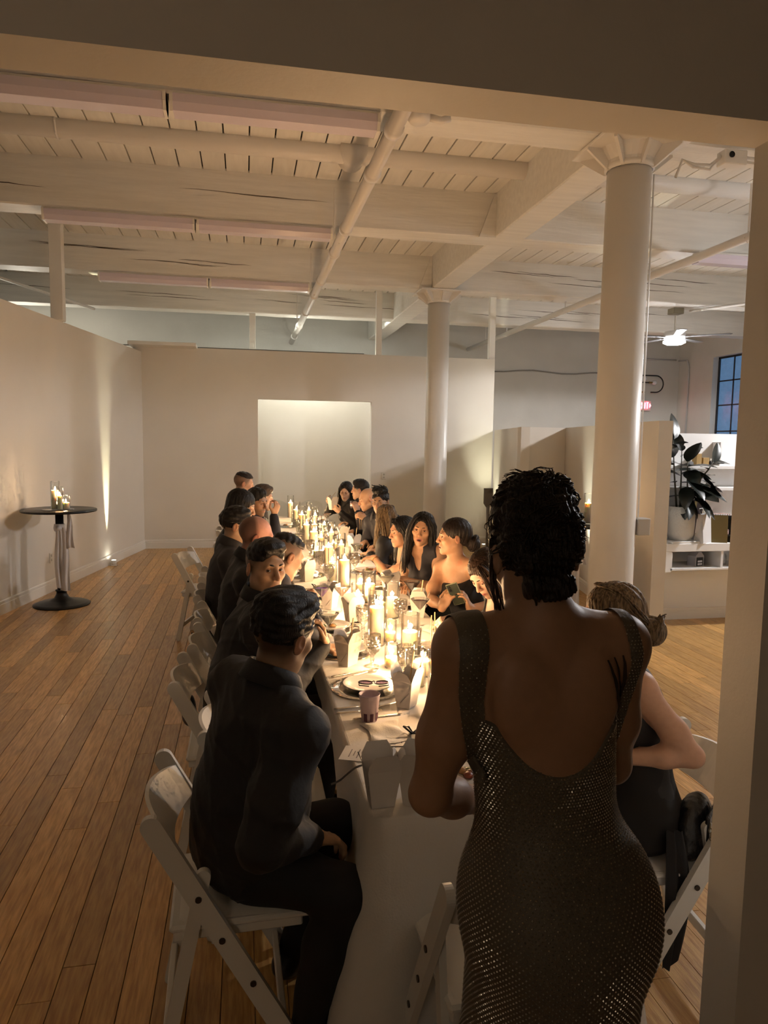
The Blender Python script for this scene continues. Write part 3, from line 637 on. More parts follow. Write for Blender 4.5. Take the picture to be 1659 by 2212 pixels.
stem([(0.14, -0.04, 0.60), (0.24, -0.05, 0.72), (0.29, -0.05, 0.80)], [(1, 0.1, 1.45, 1), (0.9, -1.5, 0.15, 1), (0.85, -1.4, 0.3, 2), (0.5, 2.0, 0.4, 2), (0.2, -2.0, -0.8, 0)])
KRAFT = mat('gold_paper_bag', (0.16, 0.115, 0.035), 0.5); WBAG = mat('white_paper_bag', (0.72, 0.71, 0.72), 0.6); DKBAG = mat('dark_plum_card', (0.045, 0.03, 0.035), 0.5); GOLDR = mat('gold_ribbon', (0.35, 0.26, 0.10), 0.4)
def bag(x, y, w, d, h, m, rz, label, handle=None, cat='bag'):
    t = thing('paper_bag', label, cat, (x, y, 0.865), rz)
    V = [(-w/2, -d/2, 0), (w/2, -d/2, 0), (w/2, d/2, 0), (-w/2, d/2, 0), (-w/2, -d/4, h), (w/2, -d/4, h), (w/2, d/4, h), (-w/2, d/4, h), (-w/2+d*0.28, 0, h*0.55), (w/2-d*0.28, 0, h*0.55)]
    b = MB(); b.add(V, [(0, 3, 2, 1), (0, 1, 5, 4), (2, 3, 7, 6), (1, 2, 9), (1, 9, 5), (2, 6, 9), (9, 6, 5), (3, 0, 8), (0, 4, 8), (3, 8, 7), (8, 4, 7)]); b.build('body', m, t)
    if handle:
        for s in (-1, 1): b = MB(); b.tube([(-w*0.2, s*d/4, h), (-w*0.18, s*(d/4+0.02), h+0.05), (0.0, s*(d/4+0.035), h+0.045), (w*0.18, s*(d/4+0.02), h+0.05), (w*0.2, s*d/4, h)], 0.005, 6); b.build('handle', handle, t, True)
    return t
bag(4.47, 6.27, 0.20, 0.10, 0.285, WBAG, 0.5, 'white paper gift bag with rope handles on the counter', mat('white_rope', (0.75, 0.74, 0.73), 0.7))
bag(4.63, 6.27, 0.16, 0.085, 0.27, KRAFT, -0.4, 'gold paper gift bag beside the white one on the counter')
t = thing('gift_box', 'tall dark plum gift bag with a gold ribbon behind the white bag', 'gift bag', (4.465, 6.47, 0.865), -0.25)
b = MB(); b.box((-0.085, -0.05, 0), (0.085, 0.05, 0.43), 0.003); b.build('body', DKBAG, t)
b = MB(); b.prism([(-0.02, 0.10), (0.005, 0.10), (0.03, 0.43), (0.008, 0.43)], 0.003, 'y', -0.054); b.build('ribbon', GOLDR, t)
b = MB(); b.lathe([(0, 0.43), (0.03, 0.44), (0.02, 0.475), (0, 0.48)], 8, c=(0.02, 0, 0)); b.build('tissue', mat('pink_tissue', (0.6, 0.2, 0.3), 0.8), t)
t = thing('gold_gift_bag', 'small white gift bag flecked with gold behind the gold bag', 'gift bag', (4.615, 6.50, 0.865), 0.1)
b = MB(); b.box((-0.055, -0.035, 0), (0.055, 0.035, 0.33), 0.003); b.build('body', mat('gold_fleck_paper', (0.8, 0.74, 0.6), 0.35, noise=0.7, nscale=45, col2=(0.3, 0.18, 0.02)), t)
b = MB()
for k in range(7): a = k*0.9; b.tube([(0, 0, 0.32), (0.03*math.cos(a), 0.02*math.sin(a), 0.36), (0.05*math.cos(a), 0.03*math.sin(a), 0.345)], 0.006, 5)
b.build('tissue', mat('cream_tissue', (0.8, 0.76, 0.68), 0.8), t)
t = thing('display_box', 'red and white striped box on the counter next to the jamb', 'box', (4.80, 6.52, 0.865), 0.0)
b = MB(); b.box((-0.09, -0.05, 0), (0.11, 0.06, 0.26), 0.003); b.build('body', mat('brick_red_card', (0.28, 0.07, 0.05), 0.6, noise=0.6, nscale=20, col2=(0.6, 0.5, 0.45), stretch=(1, 1, 3)), t)
for k in range(7): b = MB(); b.box((-0.085+k*0.027, -0.054, 0.19), (-0.072+k*0.027, -0.05, 0.262)); b.build('stripe', WBAG, t)
t = thing('coffee_grinder', 'small black machine standing at the end of the counter', 'appliance', (4.79, 6.30, 0.865), 0.2)
b = MB(); b.box((-0.06, -0.06, 0), (0.08, 0.06, 0.07), 0.01); b.build('base', BLACKM, t)
b = MB(); b.lathe([(0.02, 0.07), (0.022, 0.12), (0.05, 0.13), (0.055, 0.22), (0.045, 0.26)], 16, c=(0.01, 0, 0), cap=True); b.build('body', BLACKM, t, True)
b = MB(); b.tube([(0.02, 0, 0.25), (0.09, 0, 0.245)], 0.022, 10); b.build('arm', BLACKM, t, True)
t = thing('glass_decanter', 'low clear glass decanter on the counter in front of the pot', 'decanter', (4.335, 6.245, 0.865))
b = MB(); b.lathe([(0, 0.004), (0.05, 0.004), (0.056, 0.02), (0.05, 0.045), (0.022, 0.065), (0.018, 0.085), (0.028, 0.095)], 24); b.build('body', thin_glass('clear_glass', (0.97, 0.98, 0.97), 0.9, 0.03, 0.05), t, True)
t = thing('picture_frame', 'narrow dark wooden frame leaning edge-on beside the partition end', 'frame', (4.03, 6.30, 0.865), 0.1)
b = MB(); b.add([(-0.03, 0, 0), (0.03, 0, 0), (0.03, 0.06, 0), (-0.03, 0.06, 0), (-0.012, 0.10, 0.63), (0.018, 0.10, 0.63), (0.018, 0.12, 0.63), (-0.012, 0.12, 0.63)], [(0, 3, 2, 1), (4, 5, 6, 7), (0, 1, 5, 4), (1, 2, 6, 5), (2, 3, 7, 6), (3, 0, 4, 7)]); b.build('panel', mat('dark_walnut', (0.05, 0.032, 0.015), 0.5), t)
b = MB(); b.tube([(0.0, -0.006, 0), (0.004, 0.095, 0.63)], 0.008, 6); b.build('edge', mat('gilt_edge', (0.16, 0.11, 0.04), 0.5), t)
# on the shelf: kraft boxes and a small bottle
b = MB(); b.box((-0.03, -0.04, 0), (0.03, 0.04, 0.12), 0.003); o = b.build('carton', mat('tan_card', (0.42, 0.27, 0.10), 0.7), None, loc=(4.54, 6.55, 1.62)); tag(o, 'tall tan carton on the upper shelf', 'box')
b = MB(); b.box((-0.035, -0.03, 0), (0.035, 0.03, 0.08), 0.003); o = b.build('carton', MATS['tan_card'], None, loc=(4.62, 6.54, 1.62)); tag(o, 'short tan carton on the upper shelf beside a bottle', 'box')
t = thing('bottle', 'tiny dark bottle with a pale cap on the upper shelf', 'bottle', (4.69, 6.54, 1.62))
b = MB(); b.lathe([(0, 0), (0.016, 0), (0.017, 0.035), (0.007, 0.045), (0.007, 0.055)], 12); b.build('body', BLACKM, t, True)
b = MB(); b.lathe([(0.009, 0.05), (0.009, 0.07), (0, 0.07)], 10); b.build('cap', WHITEPL, t, True)
t = thing('house_box', 'small house-shaped carton with a dark printed front in the counter compartment', 'box', (4.46, 6.36, 0.618), 0.25)
b = MB(); b.prism([(-0.06, 0), (0.06, 0), (0.06, 0.10), (0.02, 0.14), (-0.02, 0.14), (-0.06, 0.10)], 0.10, 'y', -0.05); b.build('body', mat('grey_card', (0.35, 0.34, 0.36), 0.6), t)
b = MB(); b.box((-0.045, -0.053, 0.003), (0.045, -0.05, 0.09)); pl = b.build('front_panel', BLACKM, t)
for i in range(3):
    for j in range(2): b = MB(); b.box((-0.03+i*0.021, -0.056, 0.012+j*0.028), (-0.013+i*0.021, -0.053, 0.03+j*0.028)); b.build('window_print', WBAG, pl)
t = thing('glass_jar', 'clear glass jar in the second compartment of the counter', 'jar', (4.76, 6.38, 0.618))
b = MB(); b.lathe([(0, 0.003), (0.05, 0.003), (0.055, 0.02), (0.055, 0.09), (0.045, 0.11), (0.048, 0.115)], 20); b.build('body', MATS['clear_glass'], t, True)
# exit sign with its word, wall lamp with globe bulbs, conduits on the far wall
RED = mat('lit_red_sign', (0.9, 0.05, 0.08), 0.5, emit=(1.0, 0.10, 0.16), estr=5.0); REDP = mat('sign_face', (0.80, 0.55, 0.55), 0.5, emit=(1.0, 0.2, 0.25), estr=0.35)
t = thing('exit_sign', 'small glowing red EXIT sign on the far wall', 'sign', (9.08, 15.22, 2.73))
b = MB(); b.box((-0.19, -0.02, -0.12), (0.19, 0.06, 0.12), 0.01); b.build('housing', mat('pink_lit_housing', (0.75, 0.6, 0.6), 0.5), t)
def letter_boxes(segs, x0, w, h, th):
    out = []
    for (a, c, d, e) in segs: out.append(((x0+a*w, c*h), (x0+d*w, e*h)))
    return out
STROKES = {'E': [((0, -1), (0, 1)), ((0, 1), (1, 1)), ((0, 0), (0.8, 0)), ((0, -1), (1, -1))], 'X': [((0, -1), (1, 1)), ((0, 1), (1, -1))], 'I': [((0.5, -1), (0.5, 1))], 'T': [((0, 1), (1, 1)), ((0.5, 1), (0.5, -1))]}
for i, ch in enumerate('EXIT'):
    b = MB()
    for p, q in STROKES[ch]:
        x0 = -0.118+i*0.062; P = np.array((x0+p[0]*0.046, -0.03, p[1]*0.068)); Q = np.array((x0+q[0]*0.046, -0.03, q[1]*0.068)); b.tube([P, (P+Q)/2, Q], 0.0085, 6)
    b.build('letter', RED, t)
for s in (-1, 1): b = MB(); b.prism([(s*0.15, 0.045), (s*0.18, 0.0), (s*0.15, -0.045)], 0.012, 'y', -0.034); b.build('arrow', RED, t)
t = thing('globe_wall_lamp', 'looped black wall lamp with three unlit globe bulbs above the EXIT sign', 'lamp', (8.98, 15.1, 3.22))
b = MB(); b.tube([(-0.55, 0, 0.19)]+[(0.32+0.19*math.sin(a), 0, 0.19*math.cos(a)) for a in np.linspace(0, PI, 15)]+[(0.20, 0, -0.19)], 0.014, 8); b.build('loop', BLACKM, t, True)
b = MB(); b.tube([(-0.55, 0, 0.03), (0.14, 0, 0.03)], 0.014, 8); b.build('arm', BLACKM, t, True)
b = MB(); b.tube([(-0.55, 0, 0.11), (-0.06, 0, 0.11)], 0.014, 8); b.build('arm', BLACKM, t, True)
for x, z, s in ((-0.02, 0.11, 1), (0.24, 0.03, 1), (-0.05, -0.19, -1)):
    b = MB(); b.lathe([(0, -0.055), (0.035, -0.044), (0.055, -0.01), (0.05, 0.025), (0.03, 0.05), (0.0, 0.055)], 16); b.xform(Matrix.Translation((x+0.045*s, 0, z))); b.build('bulb', mat('pale_globe', (0.85, 0.85, 0.88), 0.2), t, True)
    b = MB(); b.tube([(x-0.10*s, 0, z), (x-0.01*s, 0, z)], 0.02, 8); b.build('socket', mat('brass', (0.35, 0.24, 0.08), 0.3, metal=1.0), t, True)
CG = mat('grey_conduit', (0.52, 0.52, 0.52), 0.5)
b = MB(); b.tube([(8.72, 15.27, 2.9), (8.72, 15.27, 3.62), (8.78, 15.27, 3.74), (8.95, 15.27, 3.80), (9.9, 15.27, 3.80)], 0.018, 6); o = b.build('conduit', CG, None, True); tag(o, 'grey conduit looping over the wall lamp on the far wall', 'conduit')
b = MB(); b.tube([(9.95, 15.24, 3.78), (9.97, 14.95, 3.76), (9.975, 14.88, 3.6), (9.975, 14.88, 2.0)], 0.018, 6); o = b.build('conduit', CG, None, True); tag(o, 'grey conduit running down beside the steel window', 'conduit')
# ================================================================ ON THE TABLE
GLASS = thin_glass('clear_glass', (0.97, 0.98, 0.97), 0.9, 0.03, 0.05)
CRYST = thin_glass('cut_crystal', (0.93, 0.92, 0.90), 1.0, 0.06, 0.16, bump=0.9)
WAX = mat('ivory_wax', (0.92, 0.84, 0.66), 0.45, sss=0.3)
FLAME = mat('candle_flame', (1, 0.8, 0.5), 0.5, emit=(1.0, 0.80, 0.46), estr=42.0)
WICK = mat('wick', (0.02, 0.015, 0.01), 0.8)
CHINA = mat('white_china', (0.70, 0.68, 0.64), 0.22, coat=0.3)
SILVER = mat('ornate_silver', (0.75, 0.70, 0.62), 0.22, metal=1.0, bump=0.3, bscale=120)
CARD = mat('white_box_card', (0.68, 0.65, 0.61), 0.6)
PAPER = mat('cream_menu_paper', (0.68, 0.65, 0.60), 0.7)
RIBBON = mat('black_ribbon', (0.012, 0.011, 0.013), 0.45)
BAMBOO = mat('bamboo', (0.62, 0.42, 0.20), 0.5)
INK = mat('grey_print', (0.22, 0.20, 0.19), 0.7)
FOOD = [mat('food_brown', (0.16, 0.06, 0.02), 0.45, noise=0.6, nscale=40), mat('food_red', (0.28, 0.06, 0.03), 0.4, noise=0.5, nscale=50), mat('food_green', (0.08, 0.10, 0.03), 0.5, noise=0.5, nscale=50), mat('food_tan', (0.42, 0.22, 0.08), 0.5, noise=0.5, nscale=40)]
PROTO = {}
def place(key, maker, x, y, rz, label, group, z=TZ):
    if key not in PROTO: PROTO[key] = o = maker(); o['label'] = label
    else: o = copy_tree(PROTO[key])
    o.location = (x, y, z); o.rotation_euler = (0, 0, rz); o['label'] = label
    if group: o['group'] = group
    return o
# ---- candles in glass cylinders
def candle_maker(H, r, wax_h, wr):
    def f():
        t = thing('candle_in_glass', 'x', 'candle')
        b = MB(); b.lathe([(0, 0.003), (r*0.92, 0.001), (r, 0.005), (r, H-0.003), (r+0.0008, H), (r-0.0015, H+0.0008), (r-0.002, H-0.003)], 24); b.build('glass_cylinder', GLASS, t, True)
        b = MB(); b.lathe([(0, 0.007), (wr, 0.007), (wr, wax_h-0.004), (wr*0.93, wax_h), (wr*0.6, wax_h-0.006), (0, wax_h-0.008)], 20); w = b.build('candle', WAX, t, True)
        b = MB(); b.tube([(0, 0, wax_h-0.009), (0.001, 0, wax_h+0.008)], 0.0012, 5); b.build('wick', WICK, w)
        b = MB(); fl = [(0.0, 0.003), (0.0045, 0.008), (0.0062, 0.014), (0.0055, 0.021), (0.0032, 0.030), (0.0, 0.040)]
        b.lathe([(a, wax_h+z) for a, z in fl], 10); b.build('flame', FLAME, w, True)
        return t
    return f
CK = {'tall': (0.30, 0.046, 0.205, 0.037), 'mid': (0.215, 0.046, 0.125, 0.037), 'low': (0.15, 0.046, 0.072, 0.037), 'votive': (0.115, 0.033, 0.052, 0.027), 'slim': (0.25, 0.036, 0.15, 0.025)}
ORD = {'tall': 'tall', 'mid': 'medium', 'low': 'low', 'votive': 'small', 'slim': 'slim'}
def candle(kind, x, y, label, group=None, z=TZ, power=1.0):
    o = place('candle_'+kind, candle_maker(*CK[kind]), x, y, random.random()*6, label, group, z)
    lamp('candle_light', 'POINT', (x, y, z+CK[kind][2]+0.022), K_CANDLE*power, C_CANDLE, shadow_soft_size=0.012)
    return o
for k, x, y, l in (('slim', 0.735, 2.62, 'slim lit candle in glass closest to the sparkling dress, beside the open takeout box'),
                   ('votive', 0.672, 3.19, 'small lit votive glass between the takeout box and the tall candle'),
                   ('low', 0.792, 3.06, 'low lit candle glass in front, next to the white and green cup'),
                   ('mid', 0.80, 3.36, 'medium lit candle glass behind the low one at the near end'),
                   ('low', 0.725, 2.93, 'low lit candle glass in front of a tumbler near the head of the table'),
                   ('tall', 0.668, 3.56, 'tallest lit pillar candle in glass, near the martini glasses'),
                   ('votive', 0.755, 3.62, 'small lit votive glass just behind the tallest near candle'),
                   ('mid', 0.865, 4.12, 'medium lit candle glass standing apart near the woman holding a phone'),
                   ('slim', 0.755, 3.90, 'slim lit candle glass between crystal goblets in the middle of the table'),
                   ('votive', 0.64, 4.18, 'small lit votive glass beside the two coloured martini glasses'),
                   ('low', 0.71, 4.45, 'low lit candle glass behind the coloured martini glasses'),
                   ('mid', 0.80, 4.55, 'medium lit candle glass opposite the open takeout box of the long-haired woman'),
                   ('tall', 0.70, 5.02, 'tall lit pillar candle in glass level with the woman with parted lips'),
                   ('votive', 0.80, 4.92, 'small lit votive glass at the foot of the tall candle in mid-table'),
                   ('slim', 0.645, 5.28, 'slim lit candle glass on the wall side in mid-table'),
                   ('low', 0.76, 5.40, 'low lit candle glass in mid-table under the outstretched arm')):
    candle(k, x, y, l, 'lit candles in glass along the table', TZ, 1.4)
NTH = 'first second third fourth fifth sixth seventh eighth ninth tenth eleventh twelfth thirteenth fourteenth fifteenth sixteenth seventeenth eighteenth nineteenth twentieth twenty-first twenty-second twenty-third twenty-fourth twenty-fifth twenty-sixth twenty-seventh twenty-eighth twenty-ninth thirtieth thirty-first thirty-second thirty-third thirty-fourth'.split()
rr = random.Random(21); y = 5.66; kinds = ['tall', 'votive', 'mid', 'slim', 'low', 'votive', 'tall', 'low', 'mid', 'slim']; i = 0
while y < 9.8:
    far = y > 7.6
    k = kinds[i % 10]
    lab = '%s lit candle glass, %s in the far row of candles counted away from us' % (ORD[k], NTH[i])
    candle(k, 0.725+rr.uniform(0.055, 0.12)*(1 if i % 2 else -1), y, lab, 'candles of the far clusters', TZ, 0.75)
    y += rr.uniform(0.12, 0.20); i += 1
for (k, x, y, l) in (('tall', -1.99, 8.10, 'tall candle in glass at the back of the cocktail table by the angled partition'), ('slim', -1.93, 8.04, 'middle candle glass on the cocktail table by the angled partition'), ('low', -1.885, 8.10, 'shortest candle glass on the cocktail table by the angled partition')):
    candle(k, x, y, l, 'candles on the cocktail table', 1.042, 0.5)
for i in range(2):
    b = MB(); b.lathe([(0.0, 0.0), (0.055, 0.0), (0.075, 0.006), (0.076, 0.008), (0.055, 0.004), (0, 0.004)], 24); o = b.build('coaster_dish', CHINA, None, True, (-2.02+i*0.15, 7.98+i*0.07, 1.042)); tag(o, ('small pale dish on the cocktail table left of the candles', 'small pale dish on the cocktail table right of the candles')[i], 'dish')
candle('tall', 3.30, 6.42, 'candle in glass on the half-hidden cocktail table by the near column', None, 1.042)
# ---- takeout boxes
def box_maker():
    t = thing('takeout_box', 'x', 'takeout box')
    bw, bd, tw, td, h = 0.034, 0.028, 0.050, 0.043, 0.115
    V = [(-bw, -bd, 0.001), (bw, -bd, 0.001), (bw, bd, 0.001), (-bw, bd, 0.001), (-tw, -td, h), (tw, -td, h), (tw, td, h), (-tw, td, h)]
    b = MB(); b.add(V, [(0, 3, 2, 1), (0, 1, 5, 4), (1, 2, 6, 5), (2, 3, 7, 6), (3, 0, 4, 7)]); b.build('body', CARD, t)
    for s, lean in ((-1, 0.012), (1, 0.016)):      # big eight-sided flaps front and back
        b = MB(); y0 = s*td
        b.add([(-tw, y0, h), (tw, y0, h), (tw*0.97, y0+s*lean*0.5, h+0.022), (tw*0.62, y0+s*lean, h+0.052), (-tw*0.62, y0+s*lean, h+0.052), (-tw*0.97, y0+s*lean*0.5, h+0.022)], [(0, 1, 2, 3, 4, 5)]); b.build('flap', CARD, t)
    for s in (-1, 1):      # side flaps fold outwards
        b = MB(); x0 = s*tw
        b.add([(x0, -td, h), (x0, td, h), (x0+s*0.016, td*0.72, h+0.034), (x0+s*0.018, td*0.2, h+0.046), (x0+s*0.018, -td*0.2, h+0.046), (x0+s*0.016, -td*0.72, h+0.034)], [(0, 1, 2, 3, 4, 5)]); b.build('flap', CARD, t)
        b = MB(); b.add([(s*(bw+0.0015+0.6*(tw-bw)), -0.03, h*0.62), (s*(bw+0.002+0.62*(tw-bw)), -0.03, h*0.64), (s*(bw+0.002+0.15*(tw-bw)), 0.012, h*0.2), (s*(bw+0.0015+0.13*(tw-bw)), 0.012, h*0.18)], [(0, 1, 2, 3)]); b.build('seam', INK, t)
    return t
OWN = {'L1': 'the man with his back to us', 'E': 'the empty pushed-in chair', 'L2': 'the man looking at the camera', 'L3': 'the man with the shaved temple', 'L4': 'the balding man', 'L5': 'the man hidden behind the balding man',
       'L6': 'the black-haired wall-side guest', 'L7': 'the man raising his hand', 'L8': 'the bearded man', 'L9': 'the tall man at the far end',
       'R0': 'the woman with the blonde bun', 'R1': 'the woman bending over her plate', 'R2': 'the woman holding a phone', 'R3': 'the woman with parted lips', 'R4': 'the woman reaching across', 'R5': 'the streaked-haired woman',
       'R6': 'the curly-haired man', 'R7': 'the bald man with chopsticks', 'R8': 'the man with the red drink', 'R9': 'the woman eating at the far end'}
BG = 'white takeout boxes on the table'
SIT = {}
for x, y, rz, lab in ((0.388, 1.958, 0.06, 'open white takeout box standing alone at the near corner of the table'), (0.490, 1.950, -0.30, 'open white takeout box half hidden behind the bare arm at the near end'),
                      (0.475, 3.26, 0.75, 'white takeout box with chopsticks standing on the second plate from the near end'), (0.635, 2.70, 0.9, 'white takeout box with two chopsticks in front of the crystal tumbler'),
                      (0.455, 5.30, 0.5, 'white takeout box in front of '+OWN['L3']), (0.525, 4.40, 0.95, 'white takeout box right behind the purple drink'), (0.615, 4.02, 0.3, 'white takeout box behind the near crystal goblet'),
                      (0.985, 4.75, 0.35, 'open white takeout box before '+OWN['R3']), (1.03, 4.12, -0.3, 'open white takeout box with chopsticks before '+OWN['R2']),
                      (1.01, 7.36, 0.1, 'white takeout box before '+OWN['R6']), (1.03, 6.72, 0.6, 'white takeout box with chopsticks beside '+OWN['R5']), (0.46, 6.6, 0.2, 'white takeout box before '+OWN['L6'])):
    place('box', box_maker, x, y, rz, lab, BG)
# ---- chopsticks
def stick_maker():
    b = MB(); b.tube([(0, 0, 0), (0, 0, 0.21)], [0.0018, 0.0034], 6); return tag(b.build('chopstick', BAMBOO), 'x', 'chopstick')
def stick(p, q, label):
    p = Vector(p); q = Vector(q); o = place('stick', stick_maker, 0, 0, 0, label, 'bamboo chopsticks'); o.location = p; o.rotation_mode = 'QUATERNION'; o.rotation_quaternion = (q-p).to_track_quat('Z', 'Y'); return o
for (x, y, lab) in ((0.475, 3.26, 'chopstick upright in the takeout box on the plate'), (0.635, 2.70, 'chopstick leaning in the takeout box before the tumbler'), (1.03, 4.12, 'chopstick upright in the open box before the phone'), (1.03, 6.72, 'chopstick in the takeout box beside the streaked hair')):
    stick((x, y, TZ+0.02), (x+0.022, y-0.012, TZ+0.22), lab)
stick((0.65, 2.71, TZ+0.02), (0.70, 2.70, TZ+0.20), 'second chopstick leaning in the takeout box before the tumbler')
stick((0.885, 3.28, TZ+0.02), (0.925, 3.42, TZ+0.22), 'upper chopstick held over the plate by the reaching fingers')
stick((0.915, 3.30, TZ+0.02), (0.935, 3.40, TZ+0.225), 'lower chopstick held over the plate by the reaching fingers')
# ---- stemware
def martini_maker(col, name, fill=0.8):
    liq = mat('drink_'+name, col, 0.25)
    def f():
        t = thing('martini_glass', 'x', 'glass')
        b = MB(); b.lathe([(0.034, 0.0), (0.035, 0.002), (0.006, 0.008), (0.0035, 0.015), (0.0035, 0.092), (0.006, 0.098), (0.056, 0.160), (0.0555, 0.161), (0.005, 0.0995), (0.0, 0.099)], 28); b.build('glass_body', GLASS, t, True)
        r1 = 0.005+0.05*fill; b = MB(); b.lathe([(0.0, 0.1005), (0.004, 0.1008), (r1-0.001, 0.0995+0.061*fill), (0, 0.0995+0.061*fill)], 24); b.build('drink', liq, t, False)
        return t
    return f
MG = 'martini glasses on the table'
for key, col, x, y, lab in (('purple', (0.28, 0.02, 0.72), 0.462, 4.31, 'martini glass with a vivid purple drink'), ('coral', (0.62, 0.16, 0.07), 0.585, 4.30, 'martini glass with a coral drink beside the purple one'),
                            ('cream', (0.66, 0.62, 0.42), 0.425, 3.63, 'martini glass with a pale creamy drink by the hand of '+OWN['L2'][4:]), ('dark', (0.07, 0.03, 0.06), 1.055, 4.40, 'martini glass with a dark drink before '+OWN['R2']),
                            ('plum', (0.10, 0.02, 0.06), 0.985, 3.90, 'martini glass with a plum drink behind the reaching hand'), ('cream', None, 0.955, 6.08, 'martini glass with a pale drink at the fingertips of '+OWN['R4']),
                            ('cream', None, 0.93, 4.63, 'martini glass with a pale drink between the takeout box and the candles'), ('amber', (0.40, 0.16, 0.04), 0.50, 6.78, 'martini glass with an amber drink on the wall side'),
                            ('coral', None, 0.99, 8.7, 'martini glass with a reddish drink at the far end')):
    place('mart_'+key, martini_maker(col or (0.5, 0.3, 0.2), key), x, y, 0, lab, MG)
def goblet_maker():
    t = thing('crystal_goblet', 'x', 'glass')
    b = MB(); b.lathe([(0.034, 0.0), (0.035, 0.003), (0.012, 0.010), (0.008, 0.02), (0.011, 0.035), (0.008, 0.048), (0.016, 0.058), (0.033, 0.075), (0.040, 0.10), (0.042, 0.13), (0.041, 0.155), (0.039, 0.155), (0.038, 0.10), (0.028, 0.075), (0.0, 0.066)], 26); b.build('glass_body', CRYST, t, True)
    return t
def tumbler_maker():
    t = thing('crystal_tumbler', 'x', 'glass')
    b = MB(); b.lathe([(0.032, 0.0), (0.034, 0.004), (0.041, 0.095), (0.039, 0.096), (0.032, 0.012), (0.0, 0.012)], 26); b.build('glass_body', CRYST, t, True); return t
GG = 'cut crystal glasses on the table'
for x, y, lab in ((0.635, 3.79, 'crystal goblet behind the tallest near candle'), (0.585, 3.22, 'crystal goblet beside the plate with the takeout box'), (0.875, 3.92, 'crystal goblet between the medium candle and the plum drink'),
                  (0.92, 3.20, 'crystal goblet close to the sparkling dress'), (0.84, 4.78, 'crystal goblet before '+OWN['R3']), (0.60, 5.12, 'crystal goblet before '+OWN['L3']), (0.60, 5.75, 'crystal goblet before '+OWN['L4']),
                  (0.87, 5.62, 'crystal goblet before '+OWN['R4']), (0.87, 6.45, 'crystal goblet before '+OWN['R5']), (0.58, 6.42, 'crystal goblet before '+OWN['L6']), (0.58, 7.2, 'crystal goblet before '+OWN['L7']), (0.86, 7.55, 'crystal goblet before '+OWN['R7']), (0.58, 8.1, 'crystal goblet before '+OWN['L9']), (0.87, 8.9, 'crystal goblet before '+OWN['R9'])):
    place('goblet', goblet_maker, x, y, 0, lab, GG)
for x, y, lab in ((0.665, 2.86, 'crystal tumbler behind the takeout box with two chopsticks'), (0.745, 3.22, 'crystal tumbler among the low candles'), (0.86, 3.52, 'crystal tumbler beside the reaching hand'), (0.79, 4.30, 'crystal tumbler behind the medium candle that stands apart')):
    place('tumbler', tumbler_maker, x, y, 0, lab, GG)
# ---- plates with chargers
CHARG = thin_glass('beaded_charger_glass', (0.90, 0.89, 0.86), 0.9, 0.1, 0.18)
def plate_maker(food):
    def f():
        t = thing('dinner_plate', 'x', 'plate')
        b = MB(); b.lathe([(0.0, 0.006), (0.07, 0.006), (0.082, 0.010), (0.108, 0.017), (0.110, 0.019), (0.106, 0.0195), (0.082, 0.013), (0.07, 0.0095), (0, 0.0095)], 36); b.build('plate_body', CHINA, t, True)
        r = random.Random(food*7+1)
        if food >= 0:
            for k in range(7):
                b = MB(); a = r.uniform(0, 6.28); q = r.uniform(0, 0.04); s = r.uniform(0.010, 0.019); b.lathe([(0, 0), (s*1.1, s*0.15), (s, s*0.6), (s*0.5, s*0.95), (0, s)], 8); b.xform(Matrix.Translation((q*math.cos(a), q*math.sin(a), 0.0095))@Matrix.Rotation(r.uniform(-0.3, 0.3), 4, 'X')@Matrix.Scale(r.uniform(0.7, 1.5), 4, (1, 0, 0))); b.build('food', FOOD[(food+k) % 4], t, True)
        return t
    return f
def charger_maker():
    t = thing('charger', 'x', 'plate')
    b = MB(); b.lathe([(0.0, 0.002), (0.10, 0.002), (0.158, 0.0055), (0.16, 0.004), (0.10, 0.0008), (0, 0.0008)], 44); b.build('glass_disc', CHARG, t, True)
    b = MB()
    for k in range(40): a = 2*PI*k/40; b.lathe([(0, 0.0075), (0.004, 0.006), (0.0045, 0.004)], 6, c=(0.152*math.cos(a), 0.152*math.sin(a), 0))
    o = b.build('bead_rim', CHARG, t, True); o['kind'] = 'stuff'
    return t
def setting(x, y, who, food, charger=True):
    if charger: place('charger', charger_maker, x, y, 0, 'clear beaded glass charger under the plate of '+OWN[who], 'beaded glass chargers')
    place('plate%d' % food, plate_maker(food), x, y, random.random()*6, ('empty white plate of ' if food < 0 else 'white plate with food left on it, of ')+OWN[who], 'white dinner plates', TZ+0.0066 if charger else TZ)
setting(0.515, 2.93, 'E', -1); setting(0.495, 3.47, 'L2', 0); setting(0.475, 3.92, 'L3', 1); setting(0.93, 2.30, 'R0', 3); setting(0.99, 3.42, 'R1', 1); setting(1.0, 4.42, 'R2', 2); setting(0.99, 5.02, 'R3', 2)
setting(0.47, 4.75, 'L4', -1); setting(0.46, 5.52, 'L5', 2); setting(0.46, 6.2, 'L6', 0); setting(0.46, 7.35, 'L7', 1); setting(0.46, 7.95, 'L8', 3); setting(0.47, 8.7, 'L9', 1); setting(0.98, 5.62, 'R4', 0); setting(0.98, 6.36, 'R5', 1); setting(0.98, 7.72, 'R7', 0); setting(0.98, 8.36, 'R8', 1); setting(0.98, 9.22, 'R9', 1)
setting(0.70, 2.07, 'L1', 2)
PROTO_L1 = [o for o in COL.objects if o.get('label', '').endswith(OWN['L1']) and o.name.startswith(('charger', 'dinner_plate'))]
for o in PROTO_L1: o['label'] = 'clear beaded glass charger at the head of the table, under the bare forearm' if o.name.startswith('charger') else 'white plate with leafy food at the head of the table, under the bare forearm'
